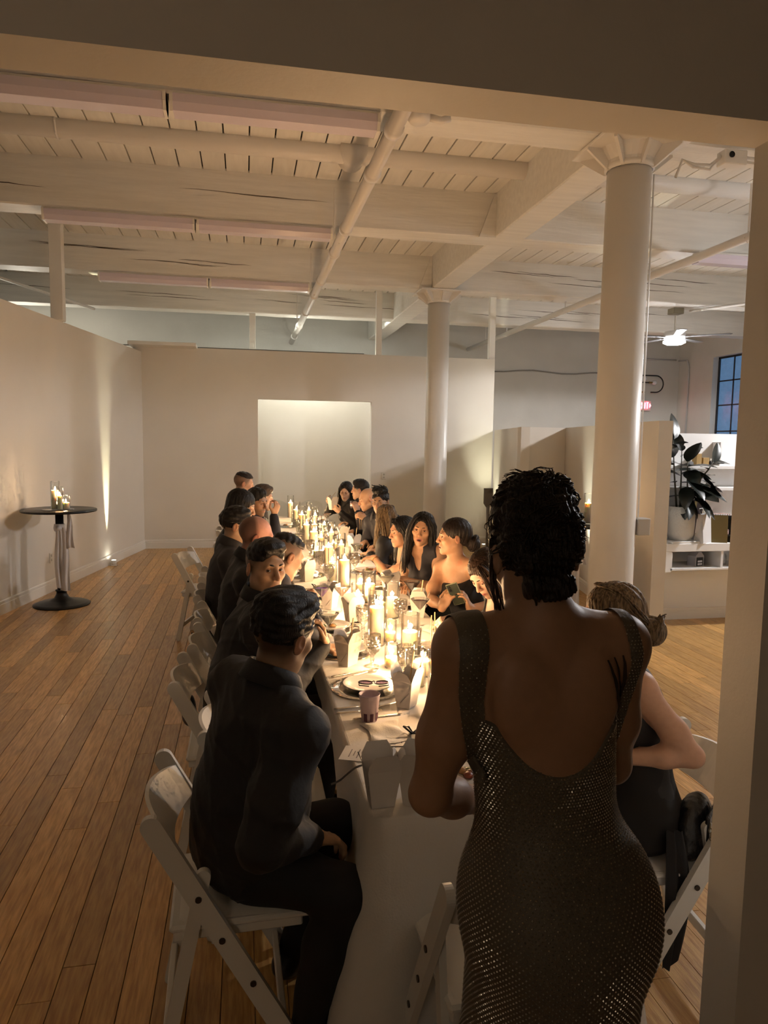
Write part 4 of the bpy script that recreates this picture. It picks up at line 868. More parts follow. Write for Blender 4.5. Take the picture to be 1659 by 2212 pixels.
# ---- cutlery with beaded silver handles
def cutlery_maker(kind):
    def f():
        t = thing(kind, 'x', kind)
        b = MB()
        P = [(0, -0.10+i*0.014, 0.004) for i in range(8)]; b.tube(P, [0.0035, 0.0050, 0.0042, 0.0050, 0.0040, 0.0046, 0.0034, 0.0028], 8); b.build('handle', SILVER, t, True)
        b = MB()
        if kind == 'knife': b.prism([(-0.004, -0.005), (0.005, -0.005), (0.006, 0.08), (0.0, 0.098), (-0.005, 0.085)], 0.002, 'z', 0.003); b.build('blade', SILVER, t)
        elif kind == 'fork':
            b.prism([(-0.003, -0.005), (0.003, -0.005), (0.010, 0.03), (0.010, 0.045), (-0.010, 0.045), (-0.010, 0.03)], 0.002, 'z', 0.003)
            for q in range(4): b.prism([(-0.010+q*0.0057, 0.045), (-0.0068+q*0.0057, 0.045), (-0.0074+q*0.0057, 0.085), (-0.0094+q*0.0057, 0.085)], 0.002, 'z', 0.003)
            b.build('tines', SILVER, t)
        else:
            G = [[(0.017*math.sin(PI*(0.08+0.9*v))*u, -0.004+0.066*v, 0.008-0.006*(1-u*u)*math.sin(PI*v)) for u in np.linspace(-1, 1, 7)] for v in np.linspace(0, 1, 10)]; b.grid(G); b.build('bowl', SILVER, t, True)
        return t
    return f
def cut(kind, x, y, rz, lab): place(kind, cutlery_maker(kind), x, y, rz, lab, 'beaded silver cutlery', TZ+0.001)
cut('spoon', 0.555, 3.13, -1.05, 'silver spoon above the plate of '+OWN['E']); cut('knife', 0.47, 3.12, -1.2, 'silver knife above the plate of '+OWN['E'])
cut('fork', 0.44, 2.71, -1.45, 'silver fork lying nearer the plate, left of the plastic cup'); cut('fork', 0.44, 2.66, -1.5, 'second silver fork beside the plastic cup'); cut('knife', 0.50, 2.60, -1.45, 'silver knife under the plastic cup side'); cut('knife', 0.57, 2.72, -1.1, 'silver knife right of the plastic cup')
cut('fork', 0.42, 4.10, -1.3, 'silver fork before '+OWN['L3']); cut('spoon', 0.42, 3.72, -1.2, 'silver spoon by the creamy drink'); cut('knife', 0.43, 5.0, -1.4, 'silver knife before '+OWN['L4'])
cut('spoon', 1.05, 4.55, 1.2, 'silver spoon before '+OWN['R2']); cut('fork', 1.0, 2.62, 1.4, 'silver fork before '+OWN['R0']); cut('fork', 1.05, 5.2, 1.3, 'silver fork before '+OWN['R3'])
# ---- napkins and menus
def napkin(x, y, rz, w, d, label, seed):
    r = random.Random(seed); ph = [r.uniform(0, 6) for _ in range(4)]; G = []
    for i in range(15):
        row = []
        for j in range(19):
            u = i/14-0.5; v = j/18-0.5; z = 0.005+0.012*(math.sin(9*v+ph[0]+4*u)+1)*(0.6+0.4*math.sin(7*u+ph[1]))*(1-0.9*max(abs(u), abs(v))*1.6 if max(abs(u), abs(v)) < 0.5 else 0)
            row.append((u*w*(1+0.15*math.sin(5*v+ph[2])), v*d*(1+0.1*math.sin(6*u+ph[3])), max(0.002, z)))
        G.append(row)
    b = MB(); b.grid(G); o = b.build('napkin', CLOTH, None, True, (x, y, TZ), rz); tag(o, label, 'napkin', 'crumpled white napkins')
napkin(0.50, 2.46, 0.1, 0.14, 0.20, 'crumpled white napkin lying between the plastic cup and the menu', 1); napkin(0.40, 3.42-0.24+0.55, 0.3, 0.12, 0.18, 'white napkin beside the creamy drink', 2); napkin(0.44, 4.55, 0.2, 0.13, 0.2, 'white napkin before the takeout box behind the purple drink', 3)
napkin(0.45, 5.85, -0.2, 0.13, 0.22, 'white napkin before '+OWN['L5'], 4); napkin(1.03, 3.80, 0.5, 0.12, 0.18, 'white napkin behind the plate of '+OWN['R1'], 5); napkin(1.02, 5.35, 0.2, 0.12, 0.2, 'white napkin before '+OWN['R4'], 6)
def menu(x, y, rz, label, rib=True):
    t = thing('menu_card', label, 'menu', (x, y, TZ+0.0015), rz, 'menu cards')
    b = MB(); b.box((-0.055, -0.09, 0), (0.055, 0.09, 0.0012)); b.build('card', PAPER, t)
    for k in range(9): b = MB(); w = (0.03, 0.018, 0.034, 0.026, 0.0, 0.022, 0.036, 0.028, 0.02)[k]; b.box((-w, 0.06-k*0.014, 0.0012), (w, 0.063-k*0.014, 0.0016)); (b.build('printed_line', INK, t) if w else None)
    if rib:
        b = MB(); G = [[(-0.056+0.112*i/12, -0.01+s*0.008, 0.004+0.010*math.sin(PI*i/12)) for s in (-1, 1)] for i in range(13)]; b.grid(G); b.build('ribbon', RIBBON, t)
        b = MB(); b.tube([(0.02, -0.01, 0.012), (0.045, 0.02, 0.03), (0.06, 0.0, 0.022), (0.03, -0.012, 0.012), (0.05, -0.035, 0.02), (0.03, -0.04, 0.012), (0.02, -0.01, 0.012)], 0.004, 6); b.build('bow', RIBBON, t, True)
menu(0.575, 2.38, 1.45, 'menu card with a black ribbon bow in front of the crumpled napkin'); menu(0.405, 2.28, 1.2, 'plain printed menu card under the near takeout box flaps', False)
menu(0.565, 3.62, 1.3, 'menu card with a black ribbon behind the plate with the takeout box'); menu(0.47, 4.98, 1.2, 'menu card with a black ribbon near '+OWN['L3']); menu(0.46, 5.66, 1.3, 'menu card with a black ribbon beside '+OWN['L5']); menu(0.60, 3.98, 0.9, 'menu card with a black ribbon by the coral drink')
# loose ribbon hanging over the cloth edge, dark phone by the boxes
b = MB(); G = [[(0.46-0.20*v, 2.13-0.01*v+s*0.007, TZ+0.012+0.030*math.sin(PI*min(1, v*1.15))-0.06*max(0, v-0.6)) for s in (-1, 1)] for v in np.linspace(0, 1, 14)]; b.grid(G)
o = b.build('ribbon', RIBBON, None, True); tag(o, 'loose black ribbon end curling over the edge of the cloth near the front', 'ribbon')
b = MB(); b.box((-0.032, -0.055, 0), (0.032, 0.055, 0.03), 0.006); o = b.build('dark_pouch', mat('black_leather', (0.012, 0.012, 0.014), 0.4), None, False, (0.475, 2.14, TZ), 0.3); tag(o, 'small black pouch lying between the two near takeout boxes', 'pouch')
# ---- plastic cup with printed panels
t = thing('plastic_cup', 'pale lavender cup with dark printed panels standing among the forks', 'cup', (0.458, 2.565, TZ))
CS = 0.84
LAV = mat('lavender_plastic', (0.62, 0.50, 0.55), 0.4)
t.scale = (CS, CS, CS)
b = MB(); b.lathe([(0.0, 0.002), (0.034, 0.0), (0.0475, 0.128), (0.049, 0.130), (0.0475, 0.132), (0.0455, 0.128), (0.033, 0.005), (0, 0.005)], 32); b.build('cup_body', LAV, t, True)
b = MB(); b.lathe([(0.0, 0.02), (0.0345, 0.02)], 24); b.build('drink', mat('plum_liquid', (0.25, 0.12, 0.16), 0.3), t)
for k in range(4):
    a0 = -2.4+k*0.75; G = [[((0.0352+0.0135*z/0.128+0.0004)*math.cos(a0+0.42*q/6), (0.0352+0.0135*z/0.128+0.0004)*math.sin(a0+0.42*q/6), z) for z in (0.012, 0.03, 0.05)] for q in range(7)]; b = MB(); b.grid(G); b.build('printed_panel', mat('plum_print', (0.10, 0.03, 0.06), 0.5), t)
# cup with the white and green sleeve behind the sparkling dress
t = thing('paper_cup', 'white cup with a green band beside the low candles', 'cup', (0.845, 2.93, TZ))
b = MB(); b.lathe([(0, 0.001), (0.030, 0.0), (0.041, 0.11), (0.0425, 0.112), (0.040, 0.112), (0, 0.10)], 24); b.build('cup_body', mat('cool_white_paper', (0.80, 0.82, 0.80), 0.5), t, True)
b = MB(); b.lathe([(0.0372, 0.07), (0.0388, 0.085)], 24); b.build('band', mat('green_print', (0.10, 0.30, 0.12), 0.5), t, True)
# ---- sunglasses on the empty plate
t = thing('sunglasses', 'dark violet cat-eye sunglasses lying on the empty plate', 'sunglasses', (0.535, 2.90, TZ+0.03), -0.15)
SGF = mat('dark_violet_frame', (0.02, 0.008, 0.02), 0.25, coat=0.4)
for s in (-1, 1):
    ring = [(s*0.034+0.030*math.cos(a)*(1.0), 0.021*math.sin(a)+0.004*math.cos(a)*s, 0.004) for a in np.linspace(0, 2*PI, 25)[:-1]]
    b = MB(); b.tube(ring, 0.0028, 6, closed=True); b.build('rim', SGF, t, True)
    b = MB(); b.add(ring, [tuple(range(24))]); b.build('lens', thin_glass('violet_lens', (0.35, 0.22, 0.38), 0.8, 0.05, 0.15), t)
    b = MB(); b.tube([(s*0.064, 0.01, 0.004), (s*0.062, -0.03, 0.002), (s*0.02, -0.036, 0.0)], 0.0024, 6); b.build('temple', SGF, t, True)
b = MB(); b.tube([(-0.006, 0.006, 0.005), (0, 0.010, 0.007), (0.006, 0.006, 0.005)], 0.0024, 6); b.build('bridge', SGF, t, True)
# ================================================================ PEOPLE: smooth signed-distance bodies turned into one continuous skin
f32 = np.float32
def A3(*v): return np.array(v[0] if len(v) == 1 else v, float)
def unit(v): v = np.asarray(v, float); return v/(np.linalg.norm(v)+1e-12)
def cone(a, b, ra, rb=None, k=0.02, op=1): return ('c', A3(a), A3(b), ra, ra if rb is None else rb, k, op)
def ell(c, r, R=None, k=0.02, op=1): return ('e', A3(c), A3(r), np.eye(3) if R is None else np.asarray(R, float), k, op)
def plane(n, p, k=0.004): n = unit(n); return ('p', n, float(np.dot(n, A3(p))), None, None, k, -1)     # removes the side n points to
def inflate(prims, g):
    out = []
    for q in prims:
        if q[0] == 'c': out.append(('c', q[1], q[2], q[3]+g, q[4]+g, q[5], q[6]))
        elif q[0] == 'e': out.append(('e', q[1], q[2]+g, q[3], q[4], q[5]))
        else: out.append(q)
    return out
def to_world(prims, R, t):
    out = []
    for q in prims:
        if q[0] == 'c': out.append(('c', R@q[1]+t, R@q[2]+t, *q[3:]))
        elif q[0] == 'e': out.append(('e', R@q[1]+t, q[2], R@q[3], *q[4:]))
        else: n = R@q[1]; out.append(('p', n, q[2]+float(n@t), *q[3:]))
    return out
def smin(a, b, k):
    h = np.clip(0.5+0.5*(b-a)/k, 0, 1); return b*(1-h)+a*h-k*h*(1-h)
def field(prims, lo, n, h):
    ax = [(lo[i]+h*np.arange(n[i])).astype(f32) for i in range(3)]
    D = np.full(n, 0.15, f32)
    for q in prims:
        if q[0] == 'p':
            d = q[1][0]*ax[0][:, None, None]+q[1][1]*ax[1][None, :, None]+q[1][2]*ax[2][None, None, :]-q[2]
            D = -smin(-D, -d.astype(f32), q[5]); continue
        k, op = (q[5], q[6]) if q[0] == 'c' else (q[4], q[5])
        if q[0] == 'c':
            r = max(q[3], q[4]); b0 = np.minimum(q[1], q[2])-r; b1 = np.maximum(q[1], q[2])+r
        else:
            e = np.sqrt((q[3]**2)@(q[2]**2)); b0 = q[1]-e; b1 = q[1]+e
        m = k+3*h
        i0 = np.maximum(0, np.floor((b0-m-lo)/h).astype(int)); i1 = np.minimum(n, np.ceil((b1+m-lo)/h).astype(int)+1)
        if np.any(i1 <= i0): continue
        X = ax[0][i0[0]:i1[0]][:, None, None]; Y = ax[1][i0[1]:i1[1]][None, :, None]; Z = ax[2][i0[2]:i1[2]][None, None, :]
        if q[0] == 'c':
            a, b = q[1], q[2]; v = b-a; L2 = float(v@v)+1e-9
            px, py, pz = X-f32(a[0]), Y-f32(a[1]), Z-f32(a[2])
            t = np.clip((px*f32(v[0])+py*f32(v[1])+pz*f32(v[2]))/f32(L2), 0, 1)
            d = np.sqrt((px-t*f32(v[0]))**2+(py-t*f32(v[1]))**2+(pz-t*f32(v[2]))**2)-(f32(q[3])+f32(q[4]-q[3])*t)
        else:
            c, r, R = q[1], q[2], q[3]; px, py, pz = X-f32(c[0]), Y-f32(c[1]), Z-f32(c[2]); k0 = 0; k1 = 0
            for i in range(3):
                w = px*f32(R[0, i])+py*f32(R[1, i])+pz*f32(R[2, i]); k0 = k0+(w/f32(r[i]))**2; k1 = k1+(w/f32(r[i]**2))**2
            k0 = np.sqrt(k0); k1 = np.sqrt(k1)+1e-6; d = k0*(k0-1)/k1
        S = D[i0[0]:i1[0], i0[1]:i1[1], i0[2]:i1[2]]
        D[i0[0]:i1[0], i0[1]:i1[1], i0[2]:i1[2]] = smin(S, d, k) if op > 0 else -smin(-S, d, k)
    return D, ax
def nets(D, lo, h):
    S = D < 0; n = D.shape
    c = np.zeros(tuple(k-1 for k in n), np.uint8)
    for i in (0, 1):
        for j in (0, 1):
            for k in (0, 1): c += S[i:n[0]-1+i, j:n[1]-1+j, k:n[2]-1+k]
    act = (c > 0) & (c < 8); I = np.argwhere(act)
    if not len(I): return np.zeros((0, 3)), []
    idx = np.full(act.shape, -1, np.int64); idx[act] = np.arange(len(I))
    P = np.zeros((len(I), 3)); W = np.zeros(len(I))
    off = [(i, j, k) for i in (0, 1) for j in (0, 1) for k in (0, 1)]
    val = {o: D[I[:, 0]+o[0], I[:, 1]+o[1], I[:, 2]+o[2]] for o in off}
    for o in off:
        for a in range(3):
            if o[a]: continue
            p = tuple(o[i]+(1 if i == a else 0) for i in range(3)); d0, d1 = val[o], val[p]; m = (d0 < 0) != (d1 < 0)
            t = np.where(m, d0/np.where(m, d0-d1, 1), 0); q = np.array(o, float)[None, :].repeat(len(I), 0); q[:, a] += t; P += q*m[:, None]; W += m
    V = lo+h*(I+P/W[:, None]); F = []
    for a in range(3):
        b, e = (a+1) % 3, (a+2) % 3; sl0 = [slice(None)]*3; sl1 = [slice(None)]*3; sl0[a] = slice(0, -1); sl1[a] = slice(1, None)
        s0, s1 = S[tuple(sl0)], S[tuple(sl1)]; m = s0 != s1; E = np.argwhere(m); inside = s0[m]
        ok = (E[:, b] > 0) & (E[:, e] > 0) & (E[:, b] < n[b]-1) & (E[:, e] < n[e]-1); E = E[ok]; inside = inside[ok]
        def cid(db, de): q = E.copy(); q[:, b] -= db; q[:, e] -= de; return idx[q[:, 0], q[:, 1], q[:, 2]]
        Q = np.stack([cid(1, 1), cid(0, 1), cid(0, 0), cid(1, 0)], 1); Q[~inside] = Q[~inside][:, ::-1]; F.append(Q)
    return V, np.concatenate(F)
def sdf_mesh(prims, h, frame=None, clip=None, pad=0.02, noise=None):
    """-> V (world), F.  frame=(R,t): the sampling box is aligned to R's columns."""
    R, t = frame if frame else (np.eye(3), np.zeros(3))
    P = to_world(prims, R.T, -R.T@t)
    lo = np.full(3, 9e9); hi = -lo
    for q in P:
        if q[0] == 'c' and q[6] > 0: r = max(q[3], q[4]); lo = np.minimum(lo, np.minimum(q[1], q[2])-r); hi = np.maximum(hi, np.maximum(q[1], q[2])+r)
        elif q[0] == 'e' and q[5] > 0: e = np.sqrt((q[3]**2)@(q[2]**2)); lo = np.minimum(lo, q[1]-e); hi = np.maximum(hi, q[1]+e)
    lo -= pad; hi += pad
    if clip is not None: lo = np.maximum(lo, clip[0]); hi = np.minimum(hi, clip[1])
    n = np.maximum(4, np.ceil((hi-lo)/h).astype(int)+1)
    D, ax = field(P, lo, n, h)
    if noise is not None: D = D+noise(ax[0][:, None, None], ax[1][None, :, None], ax[2][None, None, :])
    V, F = nets(D, lo, h)
    return (V@R.T+t if len(V) else V), F
def smooth_mesh(V, F, it=1, w=0.5):
    if not len(F): return V
    F = np.asarray(F); n = len(V)
    for _ in range(it):
        S = np.zeros((n, 3)); C = np.zeros(n)
        for a in range(4):
            for b in ((a+1) % 4, (a+3) % 4):
                np.add.at(S, F[:, a], V[F[:, b]]); np.add.at(C, F[:, a], 1)
        V = V*(1-w)+w*S/np.maximum(C, 1)[:, None]
    return V
def mesh_obj(name, V, F, m, parent, base, cols=None):
    me = bpy.data.meshes.new(name); F = np.asarray(F, dtype=np.int64); V = np.asarray(V)-base
    me.vertices.add(len(V)); me.vertices.foreach_set('co', V.astype(np.float32).ravel())
    me.loops.add(F.size); me.loops.foreach_set('vertex_index', F.astype(np.int32).ravel())
    me.polygons.add(len(F)); me.polygons.foreach_set('loop_start', np.arange(0, F.size, 4, dtype=np.int32)); me.polygons.foreach_set('use_smooth', np.ones(len(F), bool))
    me.update(calc_edges=True); me.validate()
    if cols is not None:
        ca = me.color_attributes.new('tint', 'FLOAT_COLOR', 'POINT'); c4 = np.ones((len(V), 4), np.float32); c4[:, :3] = cols; ca.data.foreach_set('color', c4.ravel())
    me.materials.append(m); return link(name, me, parent)
SKIN = mat('skin', (0.5, 0.3, 0.2), 0.48, attr='tint', noise=0.07, nscale=55, bump=0.05, bscale=300, spec=0.4)
HAIRM = {}
def hairmat(name, c, c2=None, amount=0.75, rough=0.42):
    if name not in HAIRM: HAIRM[name] = mat('hair_'+name, c, rough, noise=amount, nscale=16, col2=c2 or tuple(v*0.35 for v in c), stretch=(9, 9, 1.2), bump=0.55, bscale=28, spec=0.28)
    return HAIRM[name]
H_BLACK = hairmat('black', (0.011, 0.009, 0.008)); H_BROWN = hairmat('brown', (0.045, 0.022, 0.011)); H_DARK = hairmat('dark_brown', (0.020, 0.012, 0.008))
H_STREAK = hairmat('blonde_streaked', (0.24, 0.165, 0.090), (0.035, 0.022, 0.013), 1.0); H_GREY = hairmat('cropped_grey', (0.10, 0.07, 0.05))
SHIRTM = mat('black_shirt_cloth', (0.012, 0.0115, 0.012), 0.75, bump=0.25, bscale=30, sheen=0.03); NAVY = mat('midnight_cloth', (0.010, 0.010, 0.018), 0.75, bump=0.2, bscale=30, sheen=0.03)
DRESSB = mat('black_dress_cloth', (0.010, 0.0095, 0.011), 0.6, bump=0.15, bscale=40, sheen=0.03); TROUSER = mat('black_trouser_cloth', (0.008, 0.008, 0.009), 0.8)
SHOEM = mat('black_shoe', (0.010, 0.010, 0.010), 0.35)
EYEW = mat('eye_white', (0.55, 0.50, 0.46), 0.2); IRIS = mat('dark_brown_iris', (0.03, 0.014, 0.007), 0.1); BROWM = mat('eyebrow_hair', (0.012, 0.009, 0.007), 0.7); MOUTHM = mat('mouth_inside', (0.03, 0.008, 0.008), 0.5)
def yaw_frame(yaw, pitch=0.0, roll=0.0):
    """columns right, forward, up; yaw 0 looks along +Y, 90 along +X; pitch>0 looks down; roll>0 tips towards the own right"""
    y, p, r = (math.radians(v) for v in (yaw, pitch, roll))
    f = A3(math.sin(y)*math.cos(p), math.cos(y)*math.cos(p), -math.sin(p)); rt = A3(math.cos(y), -math.sin(y), 0.0); up = np.cross(rt, f)
    rt2 = rt*math.cos(r)-up*math.sin(r); up2 = up*math.cos(r)+rt*math.sin(r); return np.stack([rt2, f, up2], 1)
def head_prims(s=1.0, fem=False, mouth=0.0, age=0.0):
    j = 0.92 if fem else 1.0
    P = [ell((0, -0.014, 0.036), (0.074, 0.094, 0.083)), ell((0, 0.030, -0.022), (0.060*j+0.003, 0.060, 0.080), k=0.03), ell((0, 0.034, -0.070), (0.048*j, 0.050, 0.042), k=0.03),
         cone((-0.046*j, -0.004, -0.050), (-0.012, 0.068, -0.098), 0.016, 0.014, k=0.025), cone((0.046*j, -0.004, -0.050), (0.012, 0.068, -0.098), 0.016, 0.014, k=0.025),
         ell((0, 0.078, -0.100), (0.017*j, 0.014, 0.014), k=0.02), ell((-0.042, 0.062, -0.018), (0.021, 0.020, 0.018), k=0.025), ell((0.042, 0.062, -0.018), (0.021, 0.020, 0.018), k=0.025),
         cone((-0.034, 0.078, 0.026), (0.034, 0.078, 0.026), 0.013 if not fem else 0.010, k=0.022)]
    for s_ in (-1, 1): P.append(ell((s_*0.031, 0.100, 0.005), (0.019, 0.016, 0.012), k=0.014, op=-1))
    P += [cone((0, 0.088, 0.018), (0, 0.112, -0.027), 0.0075, 0.0115*(0.92 if fem else 1), k=0.012), ell((-0.011, 0.101, -0.031), (0.008, 0.009, 0.007), k=0.007), ell((0.011, 0.101, -0.031), (0.008, 0.009, 0.007), k=0.007)]
    P += [ell((0, 0.084, -0.062), (0.026, 0.016, 0.018), k=0.018)]
    g = mouth; lt = 0.0058 if fem else 0.0046
    for s_ in (-1, 1):
        P += [cone((s_*0.025, 0.083, -0.0650), (s_*0.004, 0.0970, -0.0608+g*0.4), 0.0026, lt*0.85, k=0.005), cone((s_*0.024, 0.083, -0.0668), (0, 0.0950, -0.0712-g), 0.0026, lt, k=0.005)]
    P.append(cone((-0.022, 0.0955, -0.0658-g*0.3), (0.022, 0.0955, -0.0658-g*0.3), 0.0016+g*0.8, k=0.003, op=-1))
    for s_ in (-1, 1):
        Re = np.array(Matrix.Rotation(s_*-0.35, 3, 'Z')@Matrix.Rotation(-0.22, 3, 'X'))
        P += [ell((s_*0.078, -0.010, -0.006), (0.0085, 0.019, 0.031), Re, k=0.006), ell((s_*0.087, -0.006, 0.002), (0.005, 0.010, 0.015), Re, k=0.005, op=-1)]
    return [tuple([q[0]]+[v*s if (i in (1, 2) and isinstance(v, np.ndarray)) or (q[0] == 'c' and i in (3, 4)) else v for i, v in enumerate(q) if i > 0]) for q in P]
def hand_prims(W, d, n, side, curl=0.4, spread=0.0, s=1.0, thumb=0.5, k=0.006):
    """W wrist, d finger direction, n palm normal (the way the palm faces), side +1 when the thumb lies on +cross(d,n)"""
    d = unit(d); n = unit(n-d*np.dot(n, d)); x = np.cross(d, n)*side; R = np.stack([x, d, n], 1); P = []
    P.append(ell(W+d*0.046*s, (0.040*s, 0.052*s, 0.0145*s), R, k=0.012)); P.append(cone(W-d*0.015*s, W+d*0.02*s, 0.024*s, 0.024*s, k=0.015))
    L = (0.074, 0.082, 0.076, 0.060); tips = []
    for i in range(4):
        b = W+d*(0.086-0.004*abs(i-1.2))*s+x*(0.030-0.0195*i)*s; a = 0.0; sp = (1.5-i)*spread
        for j, fr in enumerate((0.45, 0.31, 0.24)):
            a += curl*(0.95, 1.25, 0.85)[j]*(1+0.06*i); e = b+(d*math.cos(a)+n*math.sin(a)+x*sp*math.cos(a))*L[i]*fr*s
            P.append(cone(b, e, (0.0088, 0.0080, 0.0072)[j]*s, (0.0080, 0.0072, 0.0060)[j]*s, k=k)); b = e
        tips.append((b, d*math.cos(a)+n*math.sin(a), -d*math.sin(a)*-1-n*math.cos(a)))
    b = W+d*0.022*s+x*0.026*s; t1 = unit(d*0.55+x*0.75+n*0.35*thumb*2); m = b+t1*0.045*s; t2 = unit(d*0.85+x*(0.35-0.5*thumb)+n*0.5*thumb); e = m+t2*0.032*s; t3 = unit(t2+n*0.4*thumb-x*0.3*thumb); g = e+t3*0.026*s
    P += [cone(b, m, 0.0150*s, 0.0105*s, k=0.012), cone(m, e, 0.0100*s, 0.0088*s, k=k), cone(e, g, 0.0088*s, 0.0068*s, k=k)]
    tips.append((g, t3, None)); return P, R, tips
def ik(S, T, l1, l2, pole):
    v = T-S; D = np.linalg.norm(v); 
    if D > (l1+l2)*0.995: T = S+v/D*(l1+l2)*0.995; v = T-S; D = np.linalg.norm(v)
    u = v/D; a = (l1*l1-l2*l2+D*D)/(2*D); hgt = math.sqrt(max(1e-6, l1*l1-a*a)); p = np.asarray(pole, float)-u*np.dot(pole, u); p = unit(p); return S+u*a+p*hgt, T
def sines(seed, amp, freq):
    r = np.random.RandomState(seed); K = r.normal(size=(5, 3)); K = K/np.linalg.norm(K, axis=1)[:, None]*freq*r.uniform(0.6, 1.5, 5)[:, None]; ph = r.uniform(0, 6, 5)
    return lambda x, y, z: sum(f32(amp/2.2)*np.sin(f32(K[i, 0])*x+f32(K[i, 1])*y+f32(K[i, 2])*z+f32(ph[i])) for i in range(5))
def folds(seed, amp, freq):
    r = np.random.RandomState(seed); K = r.normal(size=(4, 3)); K[:, 2] *= 1.3; K = K/np.linalg.norm(K, axis=1)[:, None]*freq*r.uniform(0.7, 1.5, 4)[:, None]; ph = r.uniform(0, 6, 4)
    def f(x, y, z):
        w = np.sin(f32(11)*x+f32(9)*z+f32(ph[0]))+np.sin(f32(13)*y-f32(7)*z+f32(ph[1]))
        return sum(f32(amp/1.6)*(f32(0.35)-(1-np.abs(np.sin(f32(K[i, 0])*x+f32(K[i, 1])*y+f32(K[i, 2])*z+f32(ph[i])+f32(0.7)*w)))**3) for i in range(4))
    return f
def strands_noise(seed, amp, nf=24, zf=28):
    r = np.random.RandomState(seed); a, b, c = r.uniform(0, 6, 3)
    def f(x, y, z):
        p = np.arctan2(x, -y+0.02); return f32(amp)*(np.sin(nf*p+2.2*np.sin(zf*z+a)+b)+0.6*np.sin(nf*1.9*p+1.7*np.sin(zf*0.7*z+c)))
    return f
def hair_prims(style):
    """in head coordinates (x right, y forward, z up; origin between the ears)"""
    face = [ell((0, 0.128, -0.035), (0.080, 0.084, 0.122), k=0.012, op=-1)]
    cap = [ell((0, -0.014, 0.042), (0.0805, 0.1015, 0.087), k=0.01)]
    if style == 'short': return cap+[ell((0, 0.02, 0.095), (0.062, 0.075, 0.038), k=0.03)]+face+[plane((0, 0.25, -1), (0, 0, -0.015), 0.015)]
    if style == 'quiff': return [ell((0, -0.005, 0.060), (0.0785, 0.100, 0.072), k=0.01), ell((0, 0.035, 0.105), (0.064, 0.068, 0.034), k=0.03), ell((0.02, 0.068, 0.098), (0.045, 0.028, 0.024), k=0.02)]+[ell((0, 0.118, -0.026), (0.088, 0.070, 0.122), k=0.010, op=-1), plane((0, 0.30, -1), (0, 0, 0.022), 0.018)]
    if style == 'thick': return [ell((0, -0.014, 0.050), (0.083, 0.106, 0.086), k=0.01), ell((0, 0.02, 0.110), (0.072, 0.086, 0.040), k=0.03), ell((0, -0.06, 0.088), (0.066, 0.052, 0.044), k=0.03)]+[ell((0, 0.138, -0.040), (0.085, 0.075, 0.108), k=0.012, op=-1), plane((0, 0.10, -1), (0, 0, -0.022), 0.02)]
    if style == 'fadetop': return [ell((0, -0.006, 0.072), (0.0715, 0.092, 0.054), k=0.01)]+[plane((0, 0.05, -1), (0, 0, 0.062), 0.01), ell((0, 0.125, 0.0), (0.08, 0.055, 0.085), k=0.01, op=-1)]
    if style == 'curly': return cap+[ell((0.03*math.cos(a)*1.6, 0.03*math.sin(a)*1.8, 0.115), (0.034, 0.034, 0.03), k=0.012) for a in np.linspace(0, 6.28, 9)[:-1]]+face+[plane((0, 0.25, -1), (0, 0, 0.0), 0.015)]
    if style == 'long': return [ell((0, -0.018, 0.042), (0.088, 0.108, 0.090), k=0.01), ell((0, -0.070, -0.07), (0.088, 0.050, 0.140), k=0.04), cone((-0.078, -0.010, 0.02), (-0.098, 0.020, -0.25), 0.028, 0.036, k=0.03), cone((0.078, -0.010, 0.02), (0.098, 0.020, -0.25), 0.028, 0.036, k=0.03), cone((0, -0.085, -0.1), (0, -0.095, -0.32), 0.05, 0.04, k=0.04)]+[ell((0, 0.122, -0.030), (0.070, 0.092, 0.124), k=0.010, op=-1), cone((0, 0.09, 0.10), (0, -0.03, 0.140), 0.006, 0.004, k=0.01, op=-1)]
    if style == 'bob': return [ell((0, -0.018, 0.042), (0.090, 0.110, 0.092), k=0.01), ell((0, -0.045, -0.05), (0.095, 0.075, 0.10), k=0.04), cone((-0.08, 0.01, 0.0), (-0.085, 0.035, -0.10), 0.024, 0.022, k=0.03), cone((0.08, 0.01, 0.0), (0.085, 0.035, -0.10), 0.024, 0.022, k=0.03)]+[ell((0, 0.125, -0.05), (0.070, 0.085, 0.105), k=0.012, op=-1)]
    if style == 'bun': return [ell((0, -0.018, 0.042), (0.0835, 0.104, 0.0885), k=0.01), cone((0, -0.07, -0.01), (0, -0.11, -0.045), 0.055, 0.035, k=0.03), ell((0, -0.134, -0.054), (0.055, 0.048, 0.053), k=0.008), cone((-0.03, -0.15, -0.07), (0.03, -0.16, -0.03), 0.018, 0.016, k=0.004)]+[ell((0, 0.128, -0.035), (0.080, 0.083, 0.118), k=0.012, op=-1), ell((-0.085, 0.02, -0.045), (0.03, 0.06, 0.045), k=0.01, op=-1), ell((0.085, 0.02, -0.045), (0.03, 0.06, 0.045), k=0.01, op=-1)]
    return cap+face
class Person: pass
